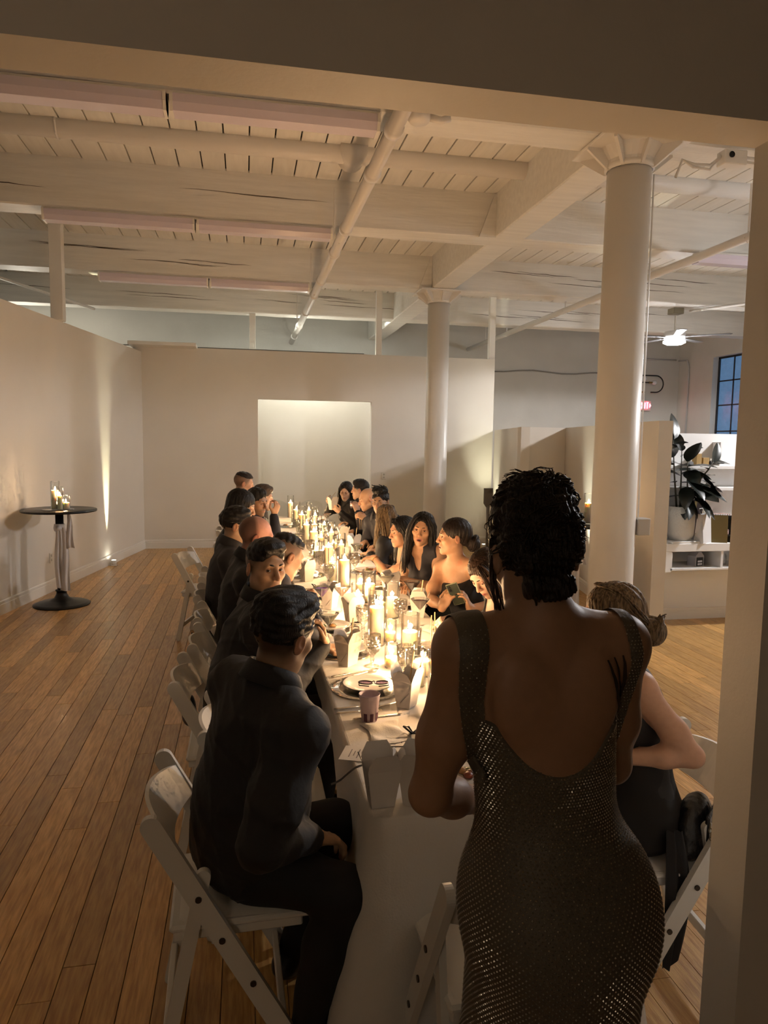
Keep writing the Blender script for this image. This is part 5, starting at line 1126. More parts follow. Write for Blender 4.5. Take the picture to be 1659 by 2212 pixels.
def person(label, P, yaw, Hc, look, tone, hair, fem=False, scale=1.0, top='shirt', hands=None, h=0.010, hh=0.0035, hair_m=None, group='guests at the long table', lip=None, beard=0.0, fade=0.0, mouth=0.0,
           eyes='open', legs=True, topm=None, hair_h=0.006, leg_pose=None, shoulders=None, seed=0, nails=None, seat=0.47, brow=True, gaze=None, loose=0.0, bald=False):
    s = scale; rnd = np.random.RandomState(seed+5)
    Rb = yaw_frame(yaw); fw, rt = Rb[:, 1], Rb[:, 0]; up = A3(0, 0, 1)
    Rh = yaw_frame(*look); Hc = A3(Hc); hs = s*(0.95 if fem else 1.0)
    Pv = A3(P[0], P[1], seat+0.085)
    N = Hc-Rh[:, 2]*0.150*hs-Rh[:, 1]*0.012*hs-up*0.012
    sp = unit(N-Pv); L = np.linalg.norm(N-Pv); ch_f = unit(fw-sp*np.dot(fw, sp)); ch_r = np.cross(ch_f, sp); Rt = np.stack([ch_r, ch_f, sp], 1)
    if shoulders: sh_y = math.radians(shoulders); ch_r2 = ch_r*math.cos(sh_y)-ch_f*math.sin(sh_y); ch_f2 = ch_f*math.cos(sh_y)+ch_r*math.sin(sh_y); Rc = np.stack([ch_r2, ch_f2, sp], 1)
    else: Rc = Rt
    w = s*(0.86 if fem else 1.0); sw = 0.178*s*(0.87 if fem else 1.0)
    SH = {q: N-sp*0.058*s+Rc[:, 0]*q*sw-Rc[:, 1]*0.005 for q in (-1, 1)}
    torso = [ell(Pv+sp*0.02, (0.168*s*(1.0 if not fem else 0.98), 0.118*s, 0.115), Rt, k=0.05), ell(Pv+sp*L*0.34, (0.142*w, 0.108*s, 0.15), Rt, k=0.06), ell(Pv+sp*L*0.68-Rc[:, 1]*0.005, (0.156*w, 0.113*s, 0.165), Rc, k=0.06),
             cone(SH[-1], SH[1], 0.052*s*(0.9 if fem else 1), k=0.05), cone(N+sp*0.004, SH[-1]+sp*0.010, 0.043*w, 0.045*w, k=0.04), cone(N+sp*0.004, SH[1]+sp*0.010, 0.043*w, 0.045*w, k=0.04)]
    bust = [ell(Pv+sp*L*0.64+Rc[:, 0]*q*0.070*s+Rc[:, 1]*0.082*s, (0.062*s, 0.056*s, 0.060*s), Rc, k=0.035) for q in (-1, 1)] if fem else []
    torso += bust
    neck = [cone(N-sp*0.02, Hc-Rh[:, 2]*0.065*hs-Rh[:, 1]*0.012*hs, 0.058*s*(0.80 if fem else 1), 0.054*s*(0.80 if fem else 1), k=0.03)]
    arms = {}; handp = []; hframes = []; tips = {}
    l1, l2 = 0.285*s*(0.93 if fem else 1), 0.250*s*(0.93 if fem else 1)
    hands = dict(hands or {})
    for q in (-1, 1):
        sd = hands.get('R' if q == 1 else 'L', None) or dict(w=Pv+fw*0.30+rt*q*0.13+up*0.24, d=fw-rt*q*0.5, n=-up, curl=0.35)
        Wt = A3(sd['w']); pole = sd.get('pole'); pole = A3(pole) if pole is not None else (-up*0.9+rt*q*0.55-fw*0.3)
        E, Wt = ik(SH[q], Wt, l1, l2, pole); g = 0.90 if fem else 1.0
        arms[q] = (SH[q], E, Wt)
        armp = [cone(SH[q], SH[q]*0.35+E*0.65, 0.050*s*g, 0.046*s*g, k=0.035), cone(SH[q]*0.35+E*0.65, E, 0.045*s*g, 0.037*s*g, k=0.03), cone(E, E*0.62+Wt*0.38, 0.038*s*g, 0.040*s*g, k=0.02), cone(E*0.62+Wt*0.38, Wt, 0.039*s*g, 0.0245*s*g, k=0.02)]
        hd = A3(sd.get('d', Wt-E)); hn = A3(sd.get('n', (0, 0, -1))); xs = np.cross(unit(hd), hn)
        # thumb side: for the right hand with palm down and fingers forward the thumb points to the body's left
        side = sd.get('side', -1 if q == 1 else 1)
        hp, Rhand, tp = hand_prims(Wt, hd, hn, side*-1, sd.get('curl', 0.4), sd.get('spread', 0.02), s*(0.92 if fem else 1.0), sd.get('thumb', 0.5))
        handp += armp+hp; hframes.append((np.stack([np.cross(Rhand[:, 1], Rhand[:, 2]), Rhand[:, 1], Rhand[:, 2]], 1), Wt, sd.get('h', hh*1.15))); tips[q] = tp
        arms[q] = arms[q]+(armp,)
    lp = []
    if legs:
        for q in (-1, 1):
            hip = Pv+rt*q*0.088*s-up*0.005; kz, an = (leg_pose or {}).get(q, (None, None)) if leg_pose else (None, None)
            knee = A3(kz) if kz is not None else Pv+fw*0.41*s+rt*q*0.10*s-up*0.035; ank = A3(an) if an is not None else A3(knee[0]+fw[0]*-0.03, knee[1]+fw[1]*-0.03, 0.085)
            lp += [cone(hip, knee, 0.088*s*(0.95 if fem else 1), 0.060*s, k=0.05), cone(knee, knee*0.6+ank*0.4, 0.059*s, 0.054*s, k=0.03), cone(knee*0.6+ank*0.4, ank, 0.053*s, 0.037*s, k=0.03)]
    feet = []
    if legs:
        for q in (-1, 1):
            ank = lp[2 if q == -1 else 5][2]; toe = A3(ank[0]+fw[0]*0.17, ank[1]+fw[1]*0.17, 0.032); heel = A3(ank[0]-fw[0]*0.035, ank[1]-fw[1]*0.035, 0.035)
            feet += [cone(ank, heel, 0.036, 0.034, k=0.03), cone(heel, toe, 0.034, 0.028, k=0.03), cone(ank, ank*0.5+toe*0.5, 0.034, 0.03, k=0.03)]
    headp = to_world(head_prims(hs, fem, mouth), Rh, Hc)
    skin = torso+neck+handp+lp+feet+headp
    base = A3(P[0], P[1], 0); root = thing('person', label, 'person', tuple(base), 0, group)
    # ---- body: coarse grid for the trunk, fine grids for head and hands, all sampled from the same surface
    hbox = (A3(-0.125, -0.15, -0.135)*hs, A3(0.125, 0.155, 0.155)*hs); Vs, Fs, off = [], [], 0
    V, F = sdf_mesh(skin, h)
    keep = np.ones(len(F), bool); C = V[F].mean(1)
    def inside(C, R, t, b, m): q = (C-t)@R; return np.all((q > b[0]+m) & (q < b[1]-m), axis=1)
    keep &= ~inside(C, Rh, Hc, hbox, h*1.2)
    boxes = []
    for Rf, Wt, hk in hframes:
        bx = (A3(-0.085, -0.03, -0.085)*s, A3(0.085, 0.21, 0.14)*s); keep &= ~inside(C, Rf, Wt, bx, h*1.2); boxes.append((Rf, Wt, bx, hk))
    V = smooth_mesh(V, F, 1, 0.4); F = F[keep]; Vs.append(V); Fs.append(F); off = len(V)
    Vh, Fh = sdf_mesh(headp+neck+torso[3:6], hh, (Rh, Hc), hbox); Vh = smooth_mesh(Vh, Fh, 1, 0.35); Vs.append(Vh); Fs.append(Fh+off); nh0 = off; off += len(Vh); nh1 = off
    for Rf, Wt, bx, hk in boxes:
        Va, Fa = sdf_mesh(handp, hk, (Rf, Wt), bx); 
        if len(Va): Va = smooth_mesh(Va, Fa, 1, 0.3); Vs.append(Va); Fs.append(Fa+off); off += len(Va)
    V = np.concatenate(Vs); F = np.concatenate(Fs)
    # ---- colouring of the skin (lips, cheeks, stubble, cropped scalp)
    tone = A3(tone); q = (V-Hc)@Rh/hs; cols = np.tile(tone, (len(V), 1)); near = np.linalg.norm(q, axis=1) < 0.2
    x, y, z = q.T
    def blend(m, c): nonlocal cols; m = (np.clip(m, 0, 1)*near)[:, None]; cols = cols*(1-m)+A3(c)*m
    blend(0.14*np.exp(-(((np.abs(x)-0.045)/0.02)**2+((z+0.028)/0.02)**2))*(y > 0.03), tone*A3(1.15, 0.68, 0.62))
    blend(0.35*np.exp(-((x/0.02)**2+((z+0.026)/0.015)**2))*(y > 0.09), tone*A3(1.1, 0.72, 0.66))
    blend(0.35*(np.abs(x) > 0.073)*(np.abs(y+0.01) < 0.03), tone*A3(1.15, 0.62, 0.55))
    hcol = A3(0.02, 0.015, 0.012)
    if beard: blend(beard*np.clip((-0.040-z)/0.02, 0, 1)*np.clip((y+0.01)/0.03, 0, 1)*np.clip((0.135+z)/0.02, 0, 1)+beard*0.8*np.exp(-((x/0.026)**2+((z+0.050)/0.006)**2))*(y > 0.07), hcol*1.5)
    if fade: blend(fade*np.clip((z+0.088-1.15*np.maximum(0, y+0.035))/0.05, 0, 1)*np.clip((0.062-y+0.15*np.maximum(0, z-0.06))/0.02, 0, 1)*((np.abs(x) < 0.0765)|(z > 0.03))*(np.clip((0.012-y-0.35*np.maximum(0, z-0.02))/0.025, 0, 1) if bald else 1), hcol)
    lipc = A3(lip) if lip is not None else tone*A3(1.0, 0.52, 0.48)
    blend((1.1 if fem else 0.7)*np.exp(-(((x/0.025)**2+((z+0.0662+mouth*0.2)/(0.0080+mouth*0.8))**2))**2)*(y > 0.075), lipc)
    if mouth: blend(1.3*np.exp(-(((x/0.015)**2+((z+0.0665+mouth*0.3)/(0.003+mouth*0.6))**2))**2)*(y > 0.07)*(y < 0.099), (0.03, 0.01, 0.01))
    if fem: blend(0.45*np.exp(-(((np.abs(x)-0.033)/0.016)**2+((z-0.013)/0.007)**2))*(y > 0.06), tone*A3(0.55, 0.40, 0.38))
    # ---- eyelids as part of the skin
    er = 0.0128*hs; eyec = {}
    ev, ef, ec = [], [], []
    op = {'open': (0.30, 0.30), 'down': (-0.05, 0.52), 'closed': (-0.30, 0.36)}[eyes]
    for q_ in (-1, 1):
        e = Hc+Rh@A3(q_*0.031, 0.0765, 0.004)*hs; eyec[q_] = e
        for (a0, a1, sg) in ((op[0], 1.25, 1), (op[1], 1.2, -1)):
            n0 = off+sum(len(v) for v in ev); rows = []
            ph = np.linspace(-1.15, 1.15, 13)
            for t in np.linspace(0, 1, 6):
                o = (a0*np.cos(ph*1.28).clip(0.0)+0.02)*(1-t)+a1*t if a0 > 0 else a0*(1-t)+a1*t+0*ph
                th = o*sg; d = np.stack([np.sin(ph)*np.cos(th), np.cos(ph)*np.cos(th), np.sin(th)], 1); rr_ = er*(1.06+0.05*t)
                rows.append(e+(d*rr_)@Rh.T)
            G = np.array(rows); ev.append(G.reshape(-1, 3)); c = np.tile(tone*A3(0.92, 0.82, 0.78), (G.shape[0]*G.shape[1], 1)); c[:13] = hcol if sg == 1 else tone*0.55
            if fem and sg == 1: c[13:39] = tone*A3(0.6, 0.45, 0.42)
            ec.append(c)
            for i in range(5):
                for j in range(12): a = n0+i*13+j; ef.append((a, a+1, a+14, a+13) if sg == 1 else (a+13, a+14, a+1, a))
    V = np.concatenate([V]+ev); F = np.concatenate([F, np.array(ef)]); cols = np.concatenate([cols]+ec)
    body = mesh_obj('body', V, F, SKIN, root, base, np.clip(cols, 0, 1))
    if hh < 0.0046:
        gz = unit(A3(0, 0, 1.82)-Hc) if gaze == 'camera' else Rh@unit(A3(gaze or (0, 1, -0.05 if eyes == 'open' else -0.5)))
        for q_ in (-1, 1):
            b = MB(); zz = np.linspace(1, -1, 17)
            b.lathe([(er*math.sqrt(max(0, 1-v*v)), er*v) for v in zz], 18); b.xform(Matrix(Rot_to(gz)).to_4x4()); b.v = [v+eyec[q_]-base for v in b.v]
            o = b.build('eye', [EYEW, IRIS], body, True)
            o.data.polygons.foreach_set('material_index', [1 if (i//18) < 1 else 0 for i in range(len(o.data.polygons))]); o.data.update()
    if brow:
        for q_ in (-1, 1):
            pts = [Hc+Rh@A3(q_*a, b_, c_)*hs for a, b_, c_ in ((0.013, 0.0935, 0.0255), (0.022, 0.0930, 0.0280), (0.033, 0.0885, 0.0295), (0.043, 0.0785, 0.0270), (0.049, 0.070, 0.0225))]
            b = MB(); b.tube(np.array(pts)-base, np.array([0.0034, 0.0042, 0.0038, 0.0028, 0.0012])*(0.75 if fem else 1.0)*hs, 6); b.build('eyebrow', BROWM, body, True)
    if nails:
        for q_ in (-1, 1):
            for tp, td, _ in tips[q_]:
                b = MB(); b.tube(np.array([tp-td*0.006, tp+td*0.006])-base, [0.0062, 0.0035], 8); b.build('nail', nails, body, True)
    # ---- clothes
    if top:
        tm = topm or SHIRTM; seedn = folds(seed, 0.0085 if loose else 0.006, 26)
        if top == 'shirt':
            cl = [c if i > 2 else tuple(list(c[:4])+[0.09, 1]) for i, c in enumerate(inflate(torso, 0.019+loose*0.6))]+[cone(N-sp*0.03, N+sp*0.016*s, 0.074*s*(0.86 if fem else 1), 0.064*s*(0.86 if fem else 1), k=0.02)]
            if loose: cl += [ell(Pv+sp*L*0.30, (0.165*s+loose, 0.135*s+loose, 0.19), Rt, k=0.08)]
            for q_ in (-1, 1):
                S_, E_, W_, ap = arms[q_]; cut = 0.10 if (hands.get('R' if q_ == 1 else 'L', {}) or {}).get('rolled') else 0.02
                W2 = W_+unit(E_-W_)*(0.02 if cut < 0.05 else 0.13); cl += [tuple(list(c[:5])+[0.05, 1]) for c in inflate([ap[0], ap[1]], 0.017+loose*0.5)]+[cone(E_, W2, 0.056*s+loose*0.4, 0.043*s+loose*0.2, k=0.03)]
            cl = [c if not (c[0] == 'e' and c[5] < 0) else c for c in cl]
            V, F = sdf_mesh(cl, h*0.92, noise=seedn)
            rc = 0.069*s*(0.86 if fem else 1); nk = unit(Hc-Rh[:, 2]*0.065*hs-N); cf = unit(ch_f-nk*np.dot(ch_f, nk)); cr = np.cross(cf, nk); G = []
            for i in range(29):
                a = -2.75+5.5*i/28; dr = -cf*math.cos(a)+cr*math.sin(a); fr = abs(a)/2.75; lo_ = 0.012*fr**3
                G.append([N+nk*0.036*s+dr*(rc+da)+nk*(za*s-lo_*3) for da, za in ((0.006, -0.012), (0.002, 0.024), (0.004, 0.046), (0.011, 0.048), (0.020+0.006*fr, 0.026), (0.032+0.016*fr**2, -0.006-0.02*fr**2), (0.028+0.016*fr**2, -0.009-0.02*fr**2))])
            bc = MB(); bc.grid(np.array(G)-base); bc.build('collar', tm, root, True)
        elif top == 'strapless':
            cl = inflate(torso[:3]+bust, 0.010)+[plane(sp+ch_f*0.12, Pv+sp*L*0.80)]; V, F = sdf_mesh(cl, h*0.8, noise=sines(seed, 0.003, 30))
        elif top == 'tank':
            cl = inflate(torso, 0.010)+[ell(SH[q_]+Rc[:, 0]*q_*0.045*s-sp*0.01, (0.062*s, 0.14, 0.095*s), Rc, k=0.01, op=-1) for q_ in (-1, 1)]
            cl += [ell(N+Rc[:, 1]*0.05, (0.088*s, 0.135, 0.125), Rc, k=0.01, op=-1)]
            V, F = sdf_mesh(cl, h*0.7, noise=sines(seed, 0.003, 30))
        elif top == 'vneck':
            cl = inflate(torso, 0.011)+[ell(SH[q_]+Rc[:, 0]*q_*0.060*s, (0.062*s, 0.14, 0.095*s), Rc, k=0.01, op=-1) for q_ in (-1, 1)]
            cl += [ell(N, (0.070*s, 0.085, 0.05), Rc, k=0.01, op=-1), cone(N+Rc[:, 1]*0.07+sp*0.02, Pv+sp*L*0.66+Rc[:, 1]*0.15, 0.050, 0.010, k=0.01, op=-1)]
            V, F = sdf_mesh(cl, h*0.7, noise=sines(seed, 0.003, 30))
        V = smooth_mesh(V, F, 1, 0.4); mesh_obj({'shirt': 'shirt', 'strapless': 'dress_bodice', 'tank': 'sleeveless_top', 'vneck': 'wrap_top'}[top], V, F, tm, root, base)
    if legs:
        V, F = sdf_mesh(inflate([torso[0], torso[1]]+lp, 0.014)+[plane(sp, Pv+sp*L*0.42)], 0.012 if loose > 0.02 else 0.017, noise=sines(seed+9, 0.005, 26)); mesh_obj('trousers' if not fem else 'skirt', V, F, TROUSER, root, base)
        for i in (0, 3): V, F = sdf_mesh(inflate(feet[i:i+3], 0.008)+[plane(up, (0, 0, 0.10)), plane(-up, (0, 0, 0.004))], 0.010 if loose > 0.02 else 0.016); mesh_obj('shoe', V, F, SHOEM, root, base)
    # ---- hair
    if hair:
        hp = to_world([tuple([c[0]]+[v*hs if (i in (1, 2) and isinstance(v, np.ndarray) and c[0] != 'p') or (c[0] == 'c' and i in (3, 4)) else v for i, v in enumerate(c) if i > 0]) for c in hair_prims(hair)], Rh, Hc)
        rough = {'short': 0.0028, 'quiff': 0.0020, 'thick': 0.0040, 'fadetop': 0.0026, 'curly': 0.005, 'long': 0.003, 'bob': 0.003, 'bun': 0.0022}[hair]
        nz = strands_noise(seed, rough, 26, 26) if hair in ('long', 'bob', 'bun') else sines(seed, rough*1.1, 190)
        V, F = sdf_mesh(hp, hair_h, (Rh, Hc), noise=nz); mesh_obj('hair', V, F, hair_m or H_BLACK, root, base)
    pr = Person(); pr.root, pr.Rh, pr.Hc, pr.hs, pr.base, pr.N, pr.SH, pr.arms, pr.tips, pr.sp, pr.Rc = root, Rh, Hc, hs, base, N, SH, arms, tips, sp, Rc
    return pr
def Rot_to(v):
    v = unit(v); a = unit(np.cross(v, A3(0.3, 0.2, 0.9))); b = np.cross(v, a); return tuple(map(tuple, np.stack([a, b, v], 1)))
def strand_hair(pr, name, guides, n, r0, r1, m, jit=0.012, seed=0, seg=12):
    """loose locks following guide curves given in head coordinates"""
    rn = np.random.RandomState(seed); b = MB()
    for k in range(n):
        g = guides[rn.randint(len(guides))]; P = np.array(g); j = rn.normal(size=3)*jit; t = np.linspace(0, 1, seg); tt = np.linspace(0, 1, len(P))
        C = np.stack([np.interp(t, tt, P[:, i]) for i in range(3)], 1); C = C+j*(0.4+0.8*t[:, None])+0.006*np.stack([np.sin(9*t+k), np.cos(7*t+k*2), 0*t], 1)
        C[1:-1] = (C[:-2]+C[2:]+2*C[1:-1])/4
        Wc = pr.Hc+(C*pr.hs)@pr.Rh.T-pr.base; rr_ = np.interp(t, [0, 0.5, 1], [r0, r0*0.9, r1])*rn.uniform(0.6, 1.2); b.tube(Wc, rr_, 5)
    o = b.build(name, m, pr.root, True); o['kind'] = 'stuff'; return o
# ================================================================ THE GUESTS
NAILB = mat('dark_nail_polish', (0.015, 0.008, 0.010), 0.2)
HI = dict(h=0.0085, hh=0.0031, hair_h=0.0050); MID = dict(h=0.0115, hh=0.0036, hair_h=0.0058); FAR = dict(h=0.015, hh=0.0052, hair_h=0.008)
# --- wall side, nearest first
L1 = person('man in a black collared shirt with his back to us, on the nearest chair', (-0.01, 2.13), 62, (0.108, 2.125, 1.226), (44, 12, 5), (0.46, 0.28, 0.165), 'thick', scale=1.02, fade=0.85, seed=1, seat=0.47, loose=0.022,
            hands={'R': dict(w=(0.19, 1.99, 0.655), d=(0.7, 0.35, -0.30), n=(0.1, 0, -1), curl=0.45, pole=(-0.4, -0.5, -0.2)), 'L': dict(w=(0.195, 2.37, 0.905), d=(0.32, 0.05, -0.85), n=(-0.3, -0.9, 0), curl=0.75, rolled=True, pole=(0.2, 0.3, -0.9))},
            leg_pose={1: ((0.27, 1.92, 0.525), (0.17, 1.95, 0.09)), -1: ((0.285, 2.24, 0.545), (0.16, 2.30, 0.09))}, **HI)
L2 = person('man in a black shirt turning to look straight at the camera, dark quiff', (-0.05, 3.20), 88, (0.085, 3.18, 1.248), (150, 2, -3), (0.55, 0.335, 0.20), 'quiff', fade=0.7, seed=2, loose=0.012, beard=0.06, gaze='camera',
            hands={'R': dict(w=(0.345, 3.10, 0.905), d=(-0.12, 0.05, 1), n=(-1, -0.2, 0.1), curl=0.5, pole=(0.3, -0.3, -0.9)), 'L': dict(w=(0.37, 3.42, 0.80), d=(1, 0.1, 0), n=(0, 0, -1), curl=0.4)}, **HI)
L3 = person('man with a shaved temple and thick dark top hair, bent over the table', (-0.02, 3.76), 80, (0.205, 3.76, 1.205), (62, 24, 0), (0.50, 0.30, 0.19), 'fadetop', fade=0.75, seed=3, topm=NAVY,
            hands={'R': dict(w=(0.37, 3.78, 0.90), d=(0.1, 0.1, 1), n=(-1, 0, 0.2), curl=0.8, pole=(0.5, -0.3, -0.8))}, **MID)
L4 = person('balding man with a reddened scalp and cropped hair, in a black shirt', (-0.06, 4.28), 86, (0.062, 4.25, 1.242), (84, 14, 0), (0.66, 0.34, 0.25), None, fade=0.75, bald=True, seed=4, beard=0.15, scale=1.03, **MID)
L5 = person('man in a dark grey shirt half hidden behind the balding man', (-0.16, 4.90), 86, (-0.066, 4.90, 1.235), (82, 8, 0), (0.56, 0.36, 0.23), 'short', seed=5, topm=mat('charcoal_cloth', (0.028, 0.027, 0.03), 0.8, bump=0.2, bscale=30), fade=0.5, **MID)
L6 = person('guest with a full black bob seen in profile on the wall side', (-0.12, 5.56), 92, (-0.028, 5.56, 1.305), (104, 18, 0), (0.55, 0.36, 0.25), 'bob', fem=True, scale=1.05, seed=6, eyes='down', **FAR)
L7 = person('dark-haired man leaning in with one hand raised to his mouth, wall side', (-0.06, 6.40), 96, (0.095, 6.40, 1.262), (128, 8, 0), (0.42, 0.235, 0.14), 'short', seed=7, beard=0.35, topm=NAVY,
            hands={'R': dict(w=(0.245, 6.22, 1.17), d=(0.35, 0, 0.9), n=(-0.6, 0.6, 0), curl=0.7, pole=(0.6, -0.5, -0.9)), 'L': dict(w=(0.36, 6.5, 0.84), d=(1, 0, 0), n=(0, 0, -1), curl=0.5)}, **FAR)
L8 = person('older bearded man with cropped light brown hair, in profile on the wall side', (0.0, 7.10), 92, (0.165, 7.08, 1.25), (96, 10, 0), (0.60, 0.38, 0.28), 'short', seed=8, beard=0.45, hair_m=H_GREY, **FAR)
L9 = person('tall broad man with shaved sides at the far end of the wall side', (-0.12, 8.15), 88, (-0.018, 8.13, 1.322), (82, 12, 0), (0.52, 0.31, 0.21), 'fadetop', fade=0.7, seed=9, scale=1.08, hair_m=H_DARK, **FAR)
# --- doorway side, nearest first
R0 = person('woman with a blonde-streaked low bun in a black sleeveless top, beside the jamb', (1.345, 2.15), -80, (1.262, 2.25, 1.215), (-58, 8, 4), (0.60, 0.36, 0.245), 'bun', fem=True, top='tank', topm=DRESSB, hair_m=H_STREAK, seed=10, scale=1.02,
            hands={'L': dict(w=(1.20, 2.06, 0.795), d=(-1, 0.35, 0.0), n=(0, 0, -1), curl=0.45, pole=(0.9, -0.35, -0.35)), 'R': dict(w=(1.10, 2.42, 0.80), d=(-1, 0, 0), n=(0, 0, -1), curl=0.4)}, **HI)
R1 = person('woman with loose brown hair bending over her plate, black top', (1.47, 3.58), -92, (1.225, 3.46, 1.150), (-122, 38, 10), (0.66, 0.42, 0.30), 'bun', fem=True, top='tank', topm=DRESSB, hair_m=H_BROWN, seed=11, eyes='down', lip=(0.45, 0.12, 0.11),
            hands={'L': dict(w=(1.03, 3.33, 0.945), d=(-1, 0.05, -0.12), n=(0, 0.35, -0.9), curl=0.85, thumb=0.9, pole=(0.6, -0.6, -0.45)), 'R': dict(w=(1.14, 3.80, 0.80), d=(-1, 0, 0), n=(0, 0, -1), curl=0.4)}, **HI)
R2 = person('woman with a low dark bun in a strapless black dress, holding a phone', (1.49, 4.32), -118, (1.302, 4.315, 1.222), (-84, 2, -3), (0.52, 0.30, 0.18), 'bun', fem=True, top='strapless', topm=DRESSB, hair_m=H_DARK, seed=12, mouth=0.004, lip=(0.40, 0.12, 0.10), nails=NAILB,
            hands={'L': dict(w=(1.325, 4.02, 0.825), d=(-0.30, -0.05, 0.8), n=(-0.8, 0.3, -0.3), curl=0.45, pole=(0.7, -0.3, -0.8)), 'R': dict(w=(1.165, 4.06, 0.83), d=(0.35, -0.1, 0.7), n=(0.7, 0.5, -0.2), curl=0.55, pole=(-0.8, 0.1, -0.8))}, **MID)
R3 = person('woman with long dark hair and parted lips facing us, black wrap top', (1.46, 4.95), -128, (1.255, 4.95, 1.192), (-156, 4, -6), (0.50, 0.285, 0.17), 'long', fem=True, top='vneck', topm=NAVY, seed=13, mouth=0.0065, lip=(0.38, 0.10, 0.09), scale=1.0,
            hands={'L': dict(w=(1.10, 4.82, 0.85), d=(-0.9, 0.1, 0.2), n=(0.1, 0, -1), curl=0.6)}, **MID)
R4 = person('woman with long straight dark hair in profile, bare arm reaching across for a drink', (1.43, 5.52), -96, (1.205, 5.40, 1.115), (-104, 8, 0), (0.52, 0.30, 0.19), 'long', fem=True, top='strapless', topm=DRESSB, seed=14,
            hands={'L': dict(w=(1.03, 5.62, 0.875), d=(-0.9, 0.8, -0.1), n=(0, 0.2, -1), curl=0.35, pole=(0.2, -0.9, -0.5))}, **MID)
R5 = person('woman seen from behind with long blonde-streaked hair in a black top', (1.44, 6.28), -62, (1.25, 6.32, 1.125), (-28, 6, 0), (0.60, 0.38, 0.27), 'long', fem=True, top='shirt', topm=DRESSB, hair_m=H_STREAK, seed=15, brow=False, **FAR)
R6 = person('man with curly black hair and clear glasses facing us', (1.52, 7.08), -120, (1.335, 7.0, 1.215), (-150, 8, 0), (0.50, 0.30, 0.19), 'curly', seed=16, topm=NAVY, **FAR)
R7 = person('bald man in a navy shirt eating with chopsticks', (1.50, 7.78), -92, (1.33, 7.72, 1.178), (-98, 16, 0), (0.60, 0.36, 0.23), None, seed=17, topm=NAVY, beard=0.15, eyes='down',
            hands={'L': dict(w=(1.275, 7.52, 0.985), d=(-0.8, 0.2, 0.4), n=(0.2, 0.5, -0.6), curl=0.7, pole=(0.5, -0.5, -0.9))}, **FAR)
R8 = person('man with a dark fade haircut drinking from a red glass, turned away', (1.55, 8.62), -80, (1.385, 8.58, 1.222), (-66, 2, 0), (0.50, 0.31, 0.21), 'short', fade=0.6, seed=18, topm=NAVY,
            hands={'L': dict(w=(1.30, 8.28, 0.985), d=(-0.2, 0.1, 0.95), n=(-0.4, 0.9, 0), curl=0.6, pole=(0.4, -0.6, -0.9))}, **FAR)
R9 = person('woman with long black hair eating from a takeout box at the far end', (1.50, 9.22), -112, (1.272, 9.05, 1.172), (-156, 20, -4), (0.60, 0.39, 0.28), 'long', fem=True, top='shirt', topm=DRESSB, seed=19, eyes='down',
            hands={'L': dict(w=(1.16, 8.76, 0.93), d=(-0.6, 0.1, 0.5), n=(0.1, 0.9, -0.2), curl=0.6), 'R': dict(w=(1.06, 8.92, 1.02), d=(-0.5, -0.2, 0.6), n=(0.8, -0.2, -0.4), curl=0.7, pole=(-0.5, 0.6, -0.8))}, **FAR)
# ---- loose locks, glasses, jewellery, held things
strand_hair(R1, 'hair_lock', [[(-0.05, 0.06, 0.10), (-0.078, 0.085, 0.03), (-0.078, 0.10, -0.06), (-0.05, 0.11, -0.16), (-0.02, 0.10, -0.22)], [(-0.06, 0.04, 0.10), (-0.088, 0.05, 0.0), (-0.09, 0.06, -0.1), (-0.07, 0.06, -0.2)]], 26, 0.0042, 0.0012, H_BROWN, 0.006, 3)
strand_hair(R3, 'hair_waves', [[(0.03, 0.05, 0.115), (0.082, 0.05, 0.04), (0.094, 0.05, -0.08), (0.10, 0.06, -0.20), (0.088, 0.085, -0.33)], [(-0.03, 0.05, 0.115), (-0.082, 0.05, 0.04), (-0.094, 0.05, -0.08), (-0.10, 0.06, -0.20), (-0.09, 0.08, -0.33)], [(0.06, -0.02, 0.09), (0.10, 0.0, -0.02), (0.108, 0.0, -0.16), (0.098, 0.03, -0.32)]], 70, 0.0075, 0.0022, H_BLACK, 0.009, 4)
strand_hair(R5, 'hair_lengths', [[(0.05, -0.06, 0.11), (0.09, -0.06, 0.0), (0.105, -0.10, -0.14), (0.11, -0.11, -0.33)], [(-0.05, -0.06, 0.11), (-0.09, -0.06, 0.0), (-0.105, -0.10, -0.14), (-0.10, -0.11, -0.33)], [(0, -0.10, 0.10), (0.01, -0.125, 0.0), (0.02, -0.14, -0.15), (0.0, -0.14, -0.36)], [(-0.03, -0.09, 0.10), (-0.05, -0.12, 0.0), (-0.06, -0.13, -0.15), (-0.07, -0.14, -0.36)]], 90, 0.0075, 0.0025, H_STREAK, 0.011, 5)
strand_hair(R4, 'hair_lengths', [[(-0.03, 0.05, 0.11), (-0.085, 0.02, 0.02), (-0.095, 0.0, -0.12), (-0.10, 0.01, -0.30)], [(0.03, 0.05, 0.11), (0.085, 0.02, 0.02), (0.095, 0.0, -0.12), (0.10, 0.01, -0.30)]], 46, 0.0075, 0.002, H_BLACK, 0.009, 6)
strand_hair(R9, 'hair_lengths', [[(0.03, 0.05, 0.11), (0.085, 0.04, 0.02), (0.095, 0.03, -0.12), (0.10, 0.04, -0.30)], [(-0.03, 0.05, 0.11), (-0.085, 0.04, 0.02), (-0.095, 0.03, -0.12), (-0.09, 0.04, -0.30)]], 30, 0.009, 0.003, H_BLACK, 0.009, 7)
